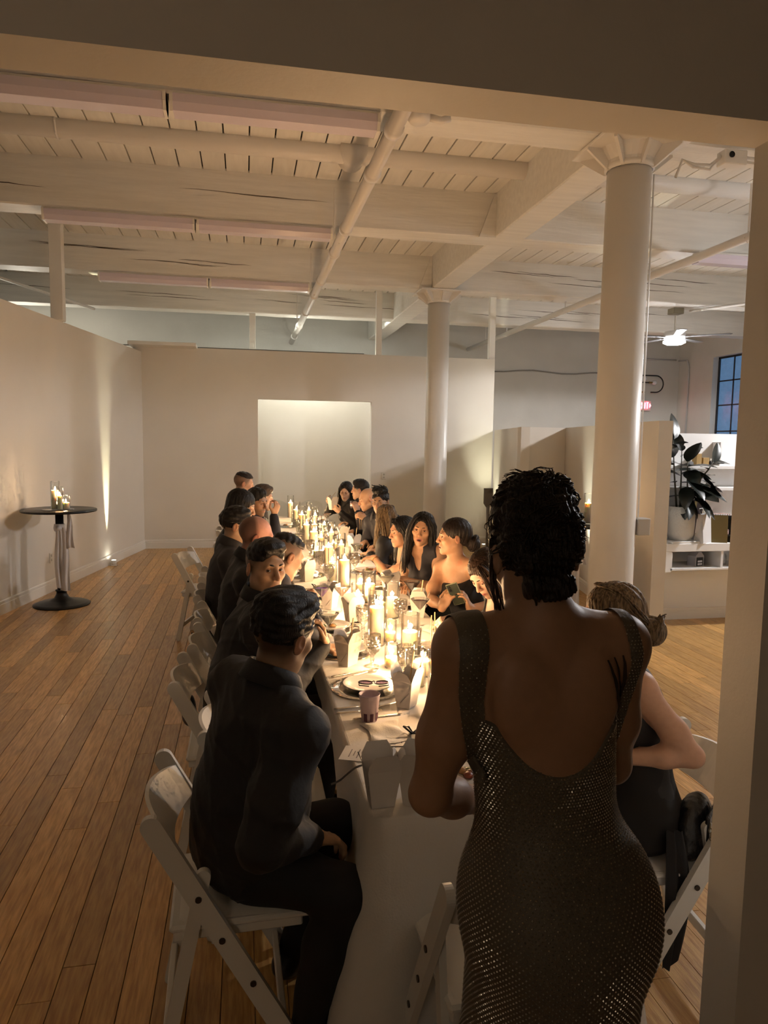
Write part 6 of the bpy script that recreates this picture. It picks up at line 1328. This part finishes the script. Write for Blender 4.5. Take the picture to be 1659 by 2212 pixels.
strand_hair(R0, 'bun_curls', [[(0.045*math.cos(a), -0.150-0.018*math.sin(a), -0.05+0.045*math.sin(a)) for a in np.linspace(t0, t0+4.2, 9)] for t0 in (0, 1.2, 2.4, 3.8)]+[[(0.02, 0.04, 0.125), (0.06, -0.03, 0.10), (0.07, -0.09, 0.03), (0.03, -0.13, -0.03)], [(-0.02, 0.04, 0.127), (-0.06, -0.03, 0.105), (-0.07, -0.09, 0.03), (-0.03, -0.13, -0.03)]], 120, 0.0034, 0.0018, H_STREAK, 0.0045, 8)
strand_hair(R2, 'bun_coil', [[(0.05*math.cos(a), -0.135-0.02*math.sin(a), -0.05+0.048*math.sin(a)) for a in np.linspace(t0, t0+4.0, 9)] for t0 in (0, 2, 4)], 24, 0.009, 0.004, H_DARK, 0.005, 9)
strand_hair(R6, 'curls', [[(0.05*math.cos(a)+0.012*math.cos(5*t), 0.06*math.sin(a)+0.012*math.sin(5*t), 0.115+0.02*t-0.01*(a % 1)) for t in np.linspace(0, 1.4, 9)] for a in np.linspace(0, 6.28, 12)], 70, 0.006, 0.004, H_BLACK, 0.012, 10)
def on_head(pr, pts): return pr.Hc+(np.array(pts)*pr.hs)@pr.Rh.T-pr.base
for pr, m in ((R6, mat('clear_frame', (0.30, 0.26, 0.24), 0.3)),):
    gl = bpy.data.objects.new('eyeglasses', None); COL.objects.link(gl); gl.parent = pr.root
    for s in (-1, 1):
        b = MB(); b.tube(on_head(pr, [(s*0.034+0.026*math.cos(a), 0.112-0.1*abs(0.026*math.cos(a)), 0.004+0.020*math.sin(a)) for a in np.linspace(0, 2*PI, 21)[:-1]]), 0.0022, 6, closed=True); b.build('rim', m, gl, True)
        b = MB(); b.tube(on_head(pr, [(s*0.060, 0.106, 0.006), (s*0.080, 0.05, 0.008), (s*0.082, 0.0, 0.0)]), 0.002, 6); b.build('temple', m, gl, True)
    b = MB(); b.tube(on_head(pr, [(-0.009, 0.112, 0.006), (0, 0.114, 0.009), (0.009, 0.112, 0.006)]), 0.002, 6); b.build('bridge', m, gl, True)
GOLD = mat('gold_chain', (0.55, 0.38, 0.14), 0.25, metal=1.0)
def bracelet(pr, q, r, t, m, name='bracelet'):
    S_, E_, W_ = pr.arms[q][:3]; c = W_+(E_-W_)*t; u = unit(E_-W_); a = unit(np.cross(u, A3(0, 0, 1))); b2 = np.cross(u, a)
    b = MB(); b.tube([c+(a*math.cos(k)+b2*math.sin(k))*r-pr.base for k in np.linspace(0, 2*PI, 21)[:-1]], 0.0028, 6, closed=True); b.build(name, m, pr.root, True)
bracelet(R4, -1, 0.027, 0.12, GOLD); bracelet(R9, -1, 0.029, 0.15, GOLD); bracelet(R1, -1, 0.028, 0.10, SILVER)
b = MB()
for k in range(22):
    a = -1.1+2.2*k/21; c = R4.N-R4.sp*(0.20+0.012*math.cos(a*1.4))+R4.Rc[:, 0]*0.10*math.sin(a)+R4.Rc[:, 1]*(0.06+0.06*math.cos(a)); b.tube([c-R4.base, c-R4.base-A3(0, 0, 0.022)], 0.0022, 5)
o = b.build('crystal_trim', SILVER, R4.root, True); o['kind'] = 'stuff'
b = MB(); b.box((-0.036, -0.0045, -0.074), (0.036, 0.0045, 0.074), 0.003); M = Matrix.Translation((1.235, 4.03, 0.915))@Matrix.Rotation(-0.55, 4, 'Z')@Matrix.Rotation(-0.35, 4, 'Y')@Matrix.Rotation(0.35, 4, 'X')
t = thing('phone', 'phone in a pale green case held up by the woman in the strapless dress', 'phone', (1.235, 4.03, 0.915)); t.matrix_world = M
b.build('case', mat('sage_case', (0.34, 0.36, 0.24), 0.3), t); b = MB(); b.box((-0.033, -0.0055, -0.070), (0.033, -0.0045, 0.070)); b.build('back_glass', mat('dark_green_glass', (0.05, 0.06, 0.04), 0.15), t)
for z in (0.052, 0.032): b = MB(); b.lathe([(0.0, 0), (0.009, 0), (0.009, 0.003), (0.0, 0.003)], 14); b.xform(Matrix.Translation((-0.018, -0.0055, z))@Matrix.Rotation(PI/2, 4, 'X')); b.build('camera_lens', BLACKM, t)
o = copy_tree(PROTO['box'], None, (1.075, 8.82, 0.955), 0.5, 'white takeout box held up by the woman at the far end', BG)
stick((1.02, 8.83, 1.06), (1.13, 8.98, 1.16), 'chopstick lifted to her mouth by the woman at the far end')
stick((1.20, 7.36, 0.89), (1.235, 7.56, 1.06), 'upper chopstick in the fist of the bald man'); stick((1.185, 7.36, 0.885), (1.21, 7.56, 1.055), 'lower chopstick in the fist of the bald man')
t = thing('red_tumbler', 'tumbler with a red drink raised by the man turned away', 'glass', (1.262, 8.34, 1.02))
b = MB(); b.lathe([(0.03, 0), (0.034, 0.004), (0.039, 0.085), (0.037, 0.085), (0.031, 0.01), (0, 0.01)], 20); b.build('glass_body', CRYST, t, True)
b = MB(); b.lathe([(0, 0.011), (0.0305, 0.011), (0.036, 0.06), (0, 0.06)], 20); b.build('drink', mat('red_drink', (0.5, 0.05, 0.03), 0.2), t)
# black quilted handbag on the near doorway-side chair and its trailing scarf
QUILT = mat('black_quilted_leather', (0.010, 0.010, 0.011), 0.35, bump=0.5, bscale=45)
t = thing('handbag', 'black quilted handbag with a chain strap on the chair beside the jamb', 'handbag', (1.475, 2.03, 0.475), 0.75)
V, F = sdf_mesh([ell((0, 0, 0.085), (0.13, 0.055, 0.095), k=0.03), ell((0, 0, 0.03), (0.125, 0.06, 0.045), k=0.04)], 0.008, noise=lambda x, y, z: f32(0.0018)*np.sin(90*(x+z))*np.sin(90*(x-z))); mesh_obj('bag_body', V, F, QUILT, t, A3(0, 0, 0))
b = MB(); b.box((-0.10, -0.066, 0.08), (0.10, -0.052, 0.165), 0.006); b.build('flap', QUILT, t)
b = MB()
for k in range(26):
    a = PI*k/25; c = A3(-0.12*math.cos(a), -0.072-0.012*math.sin(a), 0.15-0.12*math.sin(a)); d = A3(0.12*math.sin(a), 0, -0.12*math.cos(a)); d = unit(d); nn = A3(0, 1, 0) if k % 2 else np.cross(d, A3(0, 1, 0))
    b.tube([c+d*0.0095*math.cos(q)+nn*0.0055*math.sin(q) for q in np.linspace(0, 2*PI, 11)[:-1]], 0.0016, 5, closed=True)
o = b.build('chain_strap', mat('dull_gold_chain', (0.30, 0.25, 0.16), 0.3, metal=1.0), t, True); o['kind'] = 'stuff'
b = MB(); G = [[(1.335+0.02*math.sin(3*v)+u*(0.026+0.016*math.sin(PI*v)), 1.93-0.015*v+0.012*math.sin(6*u), 0.60-0.46*v+(0.03 if u > 0.4 else 0)*v) for u in np.linspace(-1, 1, 7)] for v in np.linspace(0, 1, 15)]; b.grid(G)
o = b.build('scarf', DRESSB, None, True); tag(o, 'black scarf tail hanging down beside the chair with the handbag', 'scarf')

# small black bag hung on a wall-side chair and a thin cable further back
t = thing('shoulder_bag', 'small black bag hanging by its strap behind the chair of the balding man', 'bag', (-0.315, 4.05, 0.20), 0.2)
V, F = sdf_mesh([ell((0, 0, 0.09), (0.035, 0.085, 0.085), k=0.03), ell((0, 0, 0.04), (0.04, 0.09, 0.04), k=0.03)], 0.009); mesh_obj('bag_body', V, F, QUILT, t, A3(0, 0, 0))
b = MB(); b.tube([(0, -0.06, 0.15), (0.005, -0.03, 0.36), (0.02, 0.02, 0.52), (0.005, 0.05, 0.36), (0, 0.07, 0.15)], 0.006, 6); b.build('strap', QUILT, t, True)
b = MB(); b.tube([(-0.17, 5.62, 0.86), (-0.22, 5.66, 0.66), (-0.30, 5.75, 0.45), (-0.40, 5.95, 0.05), (-0.42, 6.1, 0.008)], 0.006, 6); o = b.build('cable', RIBBON, None, True); tag(o, 'thin black cable trailing to the floor beside the pulled-out chair', 'cable')
# ---- the standing woman in the rhinestone dress, seen from behind
def evalp(prims, P):
    D = np.full(len(P), 0.15)
    for q in prims:
        if q[0] == 'p': d = P@q[1]-q[2]; D = -smin(-D, -d, q[5]); continue
        k, op = (q[5], q[6]) if q[0] == 'c' else (q[4], q[5])
        if q[0] == 'c': v = q[2]-q[1]; t = np.clip((P-q[1])@v/(v@v+1e-9), 0, 1); d = np.linalg.norm(P-q[1]-t[:, None]*v, axis=1)-(q[3]+(q[4]-q[3])*t)
        else: w = (P-q[1])@q[3]; k0 = np.linalg.norm(w/q[2], axis=1); k1 = np.linalg.norm(w/q[2]**2, axis=1)+1e-6; d = k0*(k0-1)/k1
        D = smin(D, d, k) if op > 0 else -smin(-D, d, k)
    return D
def standing():
    base = A3(0.59, 1.24, 0); root = thing('person', 'standing woman seen from behind in an open-backed rhinestone dress, dark curled updo', 'person', tuple(base), 0, 'guests at the long table')
    tone = A3(0.36, 0.205, 0.125); Rh = yaw_frame(6, 20, -2); Hc = A3(0.545, 1.275, 1.602); hs = 1.0
    SL, SR = A3(0.400, 1.235, 1.438), A3(0.708, 1.235, 1.432); N = A3(0.553, 1.235, 1.482)
    torso = [ell((0.598, 1.245, 0.95), (0.186, 0.140, 0.17), k=0.06), ell((0.535, 1.185, 0.92), (0.105, 0.095, 0.125), k=0.05), ell((0.672, 1.185, 0.915), (0.105, 0.095, 0.125), k=0.05), ell((0.574, 1.25, 1.17), (0.134, 0.098, 0.17), k=0.07),
             ell((0.556, 1.245, 1.33), (0.142, 0.098, 0.15), k=0.06), cone(SL, SR, 0.050, k=0.05), cone(N, SL+A3(0, 0, 0.008), 0.046, 0.044, k=0.04), cone(N, SR+A3(0, 0, 0.008), 0.046, 0.044, k=0.04),
             ell((0.49, 1.32, 1.31), (0.06, 0.06, 0.06), k=0.04), ell((0.63, 1.32, 1.31), (0.06, 0.06, 0.06), k=0.04)]
    # shoulder-blade relief and the groove of the spine
    torso += [ell((0.485, 1.170, 1.365), (0.050, 0.022, 0.075), k=0.03), ell((0.628, 1.170, 1.36), (0.050, 0.022, 0.075), k=0.03)]
    neck = [cone(N-A3(0, 0, 0.02), Hc-Rh[:, 2]*0.06-Rh[:, 1]*0.02, 0.052, 0.047, k=0.035)]
    arms = []; hp = []
    EL, WL = A3(0.352, 1.285, 1.135), A3(0.520, 1.46, 1.015)
    ER, WR = A3(0.755, 1.32, 1.15), A3(0.665, 1.52, 1.01)
    for S_, E_, W_, d, n, sd in ((SL, EL, WL, (0.75, 0.65, -0.25), (0.3, 0.2, -1), -1), (SR, ER, WR, (-0.5, 0.8, -0.3), (-0.3, 0.2, -1), 1)):
        arms += [cone(S_, S_*0.4+E_*0.6, 0.052, 0.048, k=0.035), cone(S_*0.4+E_*0.6, E_, 0.047, 0.038, k=0.03), cone(E_, E_*0.6+W_*0.4, 0.039, 0.040, k=0.02), cone(E_*0.6+W_*0.4, W_, 0.039, 0.025, k=0.02)]
        p, Rf, _ = hand_prims(W_, A3(d), A3(n), sd, 0.55, 0.02, 0.94); hp += p
    legs = []
    for q in (-1, 1):
        hip = A3(0.598+q*0.085, 1.245, 0.90); kn = A3(0.592+q*0.075, 1.26, 0.50); an = A3(0.59+q*0.07, 1.24, 0.11)
        legs += [cone(hip, kn, 0.090, 0.062, k=0.05), cone(kn, an, 0.062, 0.036, k=0.03), cone(an, an+A3(0, 0.13, -0.07), 0.034, 0.028, k=0.03), cone(an, an+A3(0, -0.03, -0.07), 0.034, 0.028, k=0.03)]
    headp = to_world(head_prims(hs, True), Rh, Hc); skin = torso+neck+arms+hp+legs+headp
    V, F = sdf_mesh(skin, 0.0065); V = smooth_mesh(V, F, 2, 0.45); C = V[F].mean(1)
    cols = np.tile(tone, (len(V), 1)); body = mesh_obj('body', V, F, SKIN, root, base, cols)
    # dress: the body's own surface grown outwards, cut for the open back, armholes and neck
    skirt = [cone((0.598, 1.225, 0.86), (0.590, 1.245, 0.52), 0.172, 0.170, k=0.06), cone((0.590, 1.245, 0.52), (0.588, 1.25, 0.06), 0.170, 0.175, k=0.05)]
    dress = inflate(torso, 0.0065)+[q for q in skirt]+[ell((0.557, 1.085, 1.405), (0.166, 0.150, 0.205), k=0.012, op=-1), ell((0.304, 1.24, 1.375), (0.068, 0.30, 0.125), k=0.012, op=-1), ell((0.776, 1.24, 1.375), (0.062, 0.30, 0.125), k=0.012, op=-1),
             cone((0.555, 1.24, 1.44), (0.555, 1.26, 1.62), 0.118, 0.13, k=0.012, op=-1), plane((0, 0, -1), (0, 0, 0.03)), plane((0, 0, 1), (0, 0, 1.315), 0.004)]
    V, F = sdf_mesh(dress, 0.0050); V = smooth_mesh(V, F, 1, 0.4)
    DM = mat('smoky_mesh_dress', (0.105, 0.088, 0.064), 0.6, metal=0.15, bump=0.2, bscale=220); mesh_obj('dress', V, F, DM, root, base)
    # rhinestones on a diagonal lattice, set on the dress surface
    pts = []; pitch = 0.0118; z = 0.10; row = 0
    while z < 1.50:
        nth = 104
        for i in range(nth): pts.append((2*PI*(i+0.5*(row % 2))/nth, z))
        z += pitch*0.5; row += 1
    pts = np.array(pts); cx = np.interp(pts[:, 1], [0, 0.95, 1.33, 1.5], [0.59, 0.598, 0.556, 0.553]); cy = np.full(len(pts), 1.245)
    dr = np.stack([np.cos(pts[:, 0]), np.sin(pts[:, 0]), 0*pts[:, 0]], 1); O = np.stack([cx, cy, pts[:, 1]], 1)
    rs = np.linspace(0.05, 0.235, 75); Dm = np.stack([evalp(dress, O+dr*r) for r in rs], 1)
    cr = (Dm[:, :-1] < 0) & (Dm[:, 1:] >= 0); has = cr.any(1); last = cr.shape[1]-1-np.argmax(cr[:, ::-1], axis=1); idx = np.nonzero(has)[0]; li = last[idx]
    d0, d1 = Dm[idx, li], Dm[idx, li+1]; rr_ = rs[li]+(rs[1]-rs[0])*(-d0)/(d1-d0+1e-9); Q = O[idx]+dr[idx]*rr_[:, None]; Nn = dr[idx]
    g = np.stack([evalp(dress, Q+e)-evalp(dress, Q-e) for e in 0.003*np.eye(3)], 1); Nn = g/(np.linalg.norm(g, axis=1)[:, None]+1e-9)
    a = np.cross(Nn, A3(0, 0, 1)); a /= np.linalg.norm(a, axis=1)[:, None]+1e-9; b2 = np.cross(Nn, a); rn = NP.uniform(0, 1, len(Q)); s = 0.0023*np.where(rn > 0.5, 1.0, 0.9)
    tl = NP.normal(size=(len(Q), 2))*0.22; Nt = Nn+a*tl[:, :1]+b2*tl[:, 1:]
    Vv = np.stack([Q+(a*math.cos(k)+b2*math.sin(k))*s[:, None] for k in (0, PI/2, PI, 1.5*PI)]+[Q+Nt*(s*0.9)[:, None]+a*0.0004], 1).reshape(-1, 3)
    n = len(Q); F5 = (np.arange(n)*5)[:, None]
    F = np.concatenate([np.concatenate([F5+i, F5+(i+1) % 4, F5+4, F5+4], 1) for i in range(4)])
    me = bpy.data.meshes.new('rhinestones'); me.from_pydata((Vv-base).tolist(), [], [tuple(f[:3]) for f in F.tolist()]); me.materials.append(mat('rhinestone', (0.50, 0.46, 0.40), 0.30, metal=1.0)); me.update()
    o = link('rhinestones', me, root); o['kind'] = 'stuff'; o['label'] = 'fine lattice of rhinestones'
    # hair: high curled updo with loose locks
    hp_ = [ell((0, -0.014, 0.042), (0.079, 0.104, 0.090), k=0.01), ell((0, -0.048, 0.055), (0.072, 0.084, 0.085), k=0.03), ell((-0.010, -0.035, 0.120), (0.052, 0.056, 0.034), k=0.02), cone((-0.038, -0.078, 0.095), (0.036, -0.072, 0.115), 0.030, 0.026, k=0.010),
           ell((0.044, -0.02, 0.108), (0.030, 0.036, 0.030), k=0.010), ell((-0.048, -0.02, 0.094), (0.030, 0.038, 0.030), k=0.010), cone((-0.030, -0.080, -0.02), (0.032, -0.082, -0.005), 0.034, 0.034, k=0.02), cone((-0.020, -0.066, -0.070), (0.022, -0.068, -0.066), 0.024, 0.024, k=0.025),
           ell((0, 0.128, -0.045), (0.083, 0.082, 0.112), k=0.012, op=-1)]
    rn = np.random.RandomState(3)
    V, F = sdf_mesh(to_world(hp_, Rh, Hc), 0.0045, (Rh, Hc), noise=lambda x, y, z: f32(0.0035)*(np.sin(70*x+30*np.sin(22*z)+9*y)+np.sin(52*z+26*np.sin(25*x)+30*y)+0.8*np.sin(95*(x*0.7+z*0.7)+18*np.sin(30*y)))); mesh_obj('hair', V, F, H_DARK, root, base)
    pr = Person(); pr.root, pr.Rh, pr.Hc, pr.hs, pr.base = root, Rh, Hc, hs, base
    curls = []
    for k in range(26):
        c = A3(rn.uniform(-0.075, 0.075), rn.uniform(-0.13, -0.02), rn.uniform(-0.06, 0.135)); ax_ = rn.normal(size=3); u = unit(np.cross(ax_, A3(0, -1, 0.3))); v = unit(np.cross(ax_, u)); rad = rn.uniform(0.014, 0.028)
        q = c-A3(0, 0, 0.04); q = q/np.linalg.norm(q/A3(0.080, 0.112, 0.104)); c = q+A3(0, 0, 0.04); curls.append([c+u*rad*math.cos(t)+v*rad*math.sin(t) for t in np.linspace(0, 4.6, 11)])
    strand_hair(pr, 'curls', curls, 170, 0.0034, 0.0010, H_DARK, 0.004, 21)
    fly = []
    for k in range(60):
        q = unit(rn.normal(size=3)*A3(1, 1, 1)+A3(0, -0.5, 0.5)); c = q*A3(0.076, 0.10, 0.10)+A3(0, -0.03, 0.045); t_ = unit(np.cross(q, rn.normal(size=3))); fly.append([c, c+q*0.012+t_*0.012, c+q*0.016+t_*0.030, c+q*0.010+t_*0.044])
    strand_hair(pr, 'flyaway_curls', fly, 150, 0.0016, 0.0006, H_DARK, 0.003, 23, 8)
    strand_hair(pr, 'loose_lock', [[(-0.06, 0.02, 0.09), (-0.082, 0.0, 0.02), (-0.086, -0.01, -0.06), (-0.074, -0.01, -0.13), (-0.066, 0.0, -0.17)]], 7, 0.0026, 0.0008, H_BROWN, 0.004, 22)
    # shoulder straps: bands laid on the skin, studded like the dress
    RS = bpy.data.materials['rhinestone']
    for pts_, w0, w1 in (([(0.398, 1.482), (0.396, 1.42), (0.400, 1.36), (0.409, 1.30), (0.424, 1.235), (0.44, 1.19)], 0.027, 0.017), ([(0.706, 1.474), (0.713, 1.42), (0.716, 1.36), (0.711, 1.30), (0.700, 1.235), (0.69, 1.19)], 0.013, 0.012)):
        P_ = np.array(pts_); tt = np.linspace(0, 1, len(P_)); G = []; st = MB()
        for an in np.linspace(-1.2, 0.95, 16):       # over the top of the shoulder, front to back
            row = []
            for u in np.linspace(-1, 1, 9):
                rs_ = np.linspace(0.02, 0.13, 90); D = evalp(torso+arms, np.stack([0*rs_+P_[0, 0]+u*w0, 1.238-rs_*math.sin(an), 1.436+rs_*math.cos(an)], 1)); ins = np.nonzero(D < 0)[0]; r_ = (rs_[ins[-1]] if len(ins) else 0.05)+0.006; row.append(A3(P_[0, 0]+u*w0, 1.238-r_*math.sin(an), 1.436+r_*math.cos(an)))
            G.append(row)
        zt = G[-1][4][2]-0.006; P_[0, 1] = zt
        for k, t in enumerate(np.linspace(0, 1, 44)):
            cx_, cz_ = np.interp(t, tt, P_[:, 0]), np.interp(t, tt, P_[:, 1]); w = w0+(w1-w0)*t; row = []
            for u in np.linspace(-1, 1, 9):
                ys = np.linspace(1.05, 1.32, 110); D = evalp(torso+arms, np.stack([0*ys+cx_+u*w, ys, 0*ys+cz_], 1)); i = int(np.argmax(D < 0)) if (D < 0).any() else 60; row.append(A3(cx_+u*w, ys[i]-0.0075+0.002*u*u, cz_))
            G.append(row)
        G = np.array(G); G[1:-1] = (G[:-2]+G[2:]+2*G[1:-1])/4
        b = MB(); b.grid(G-base); sp_ = b.build('strap', DM, root, True)
        for i in range(14, 59):
            for j in range(i % 2, 9, 2): c = G[i, j]-base; st.add([c+A3(0.0017, 0, 0), c+A3(0, 0, 0.0017), c+A3(-0.0017, 0, 0), c+A3(0, 0, -0.0017), c+A3(NP.normal()*0.0004, -0.0016, NP.normal()*0.0004)], [(1, 0, 4), (2, 1, 4), (3, 2, 4), (0, 3, 4)])
        o = st.build('rhinestones', RS, sp_); o['kind'] = 'stuff'
    # four dark stripes behind the shoulder, laid on the skin
    STRIPEM = mat('dark_stripe', (0.030, 0.018, 0.014), 0.6)
    for (x0, z0, x1, z1) in ((0.646, 1.430, 0.672, 1.330), (0.664, 1.432, 0.687, 1.325), (0.682, 1.434, 0.701, 1.330), (0.700, 1.430, 0.713, 1.352)):
        L = []; 
        for t in np.linspace(0, 1, 14):
            c = A3(x0+(x1-x0)*t+0.004*math.sin(PI*t), 1.0, z0+(z1-z0)*t); row = []
            for u in (-1, 0, 1):
                p0 = c+A3(u*0.0042*math.sin(PI*min(1, max(0.06, t*1.0)))**0.5, 0, 0); ys = np.linspace(1.05, 1.30, 90); D = evalp(torso+arms, p0+np.stack([0*ys, ys-1.0, 0*ys], 1)); i = int(np.argmax(D < 0)); row.append(A3(p0[0], ys[i]-0.0052, p0[2]))
            L.append(row)
        b = MB(); b.grid(np.array(L)-base); b.build('shoulder_stripe', STRIPEM, body, True)
    b = MB(); u = unit(EL-WL); a_ = unit(np.cross(u, A3(0, 0, 1))); b_ = np.cross(u, a_); b.tube([WL+u*0.02+(a_*math.cos(k)+b_*math.sin(k))*0.0285-base for k in np.linspace(0, 2*PI, 25)[:-1]], 0.0036, 6, closed=True); b.build('bracelet', SILVER, root, True)
    sh = []
    for q in (-1, 1):
        an = A3(0.59+q*0.07, 1.24, 0.11); V, F = sdf_mesh(inflate([cone(an, an+A3(0, 0.13, -0.07), 0.034, 0.028, k=0.03), cone(an, an+A3(0, -0.03, -0.07), 0.034, 0.028, k=0.03)], 0.006)+[plane((0, 0, 1), (0, 0, 0.10)), plane((0, 0, -1), (0, 0, 0.003))], 0.009); mesh_obj('shoe', V, F, SHOEM, root, base)
standing()
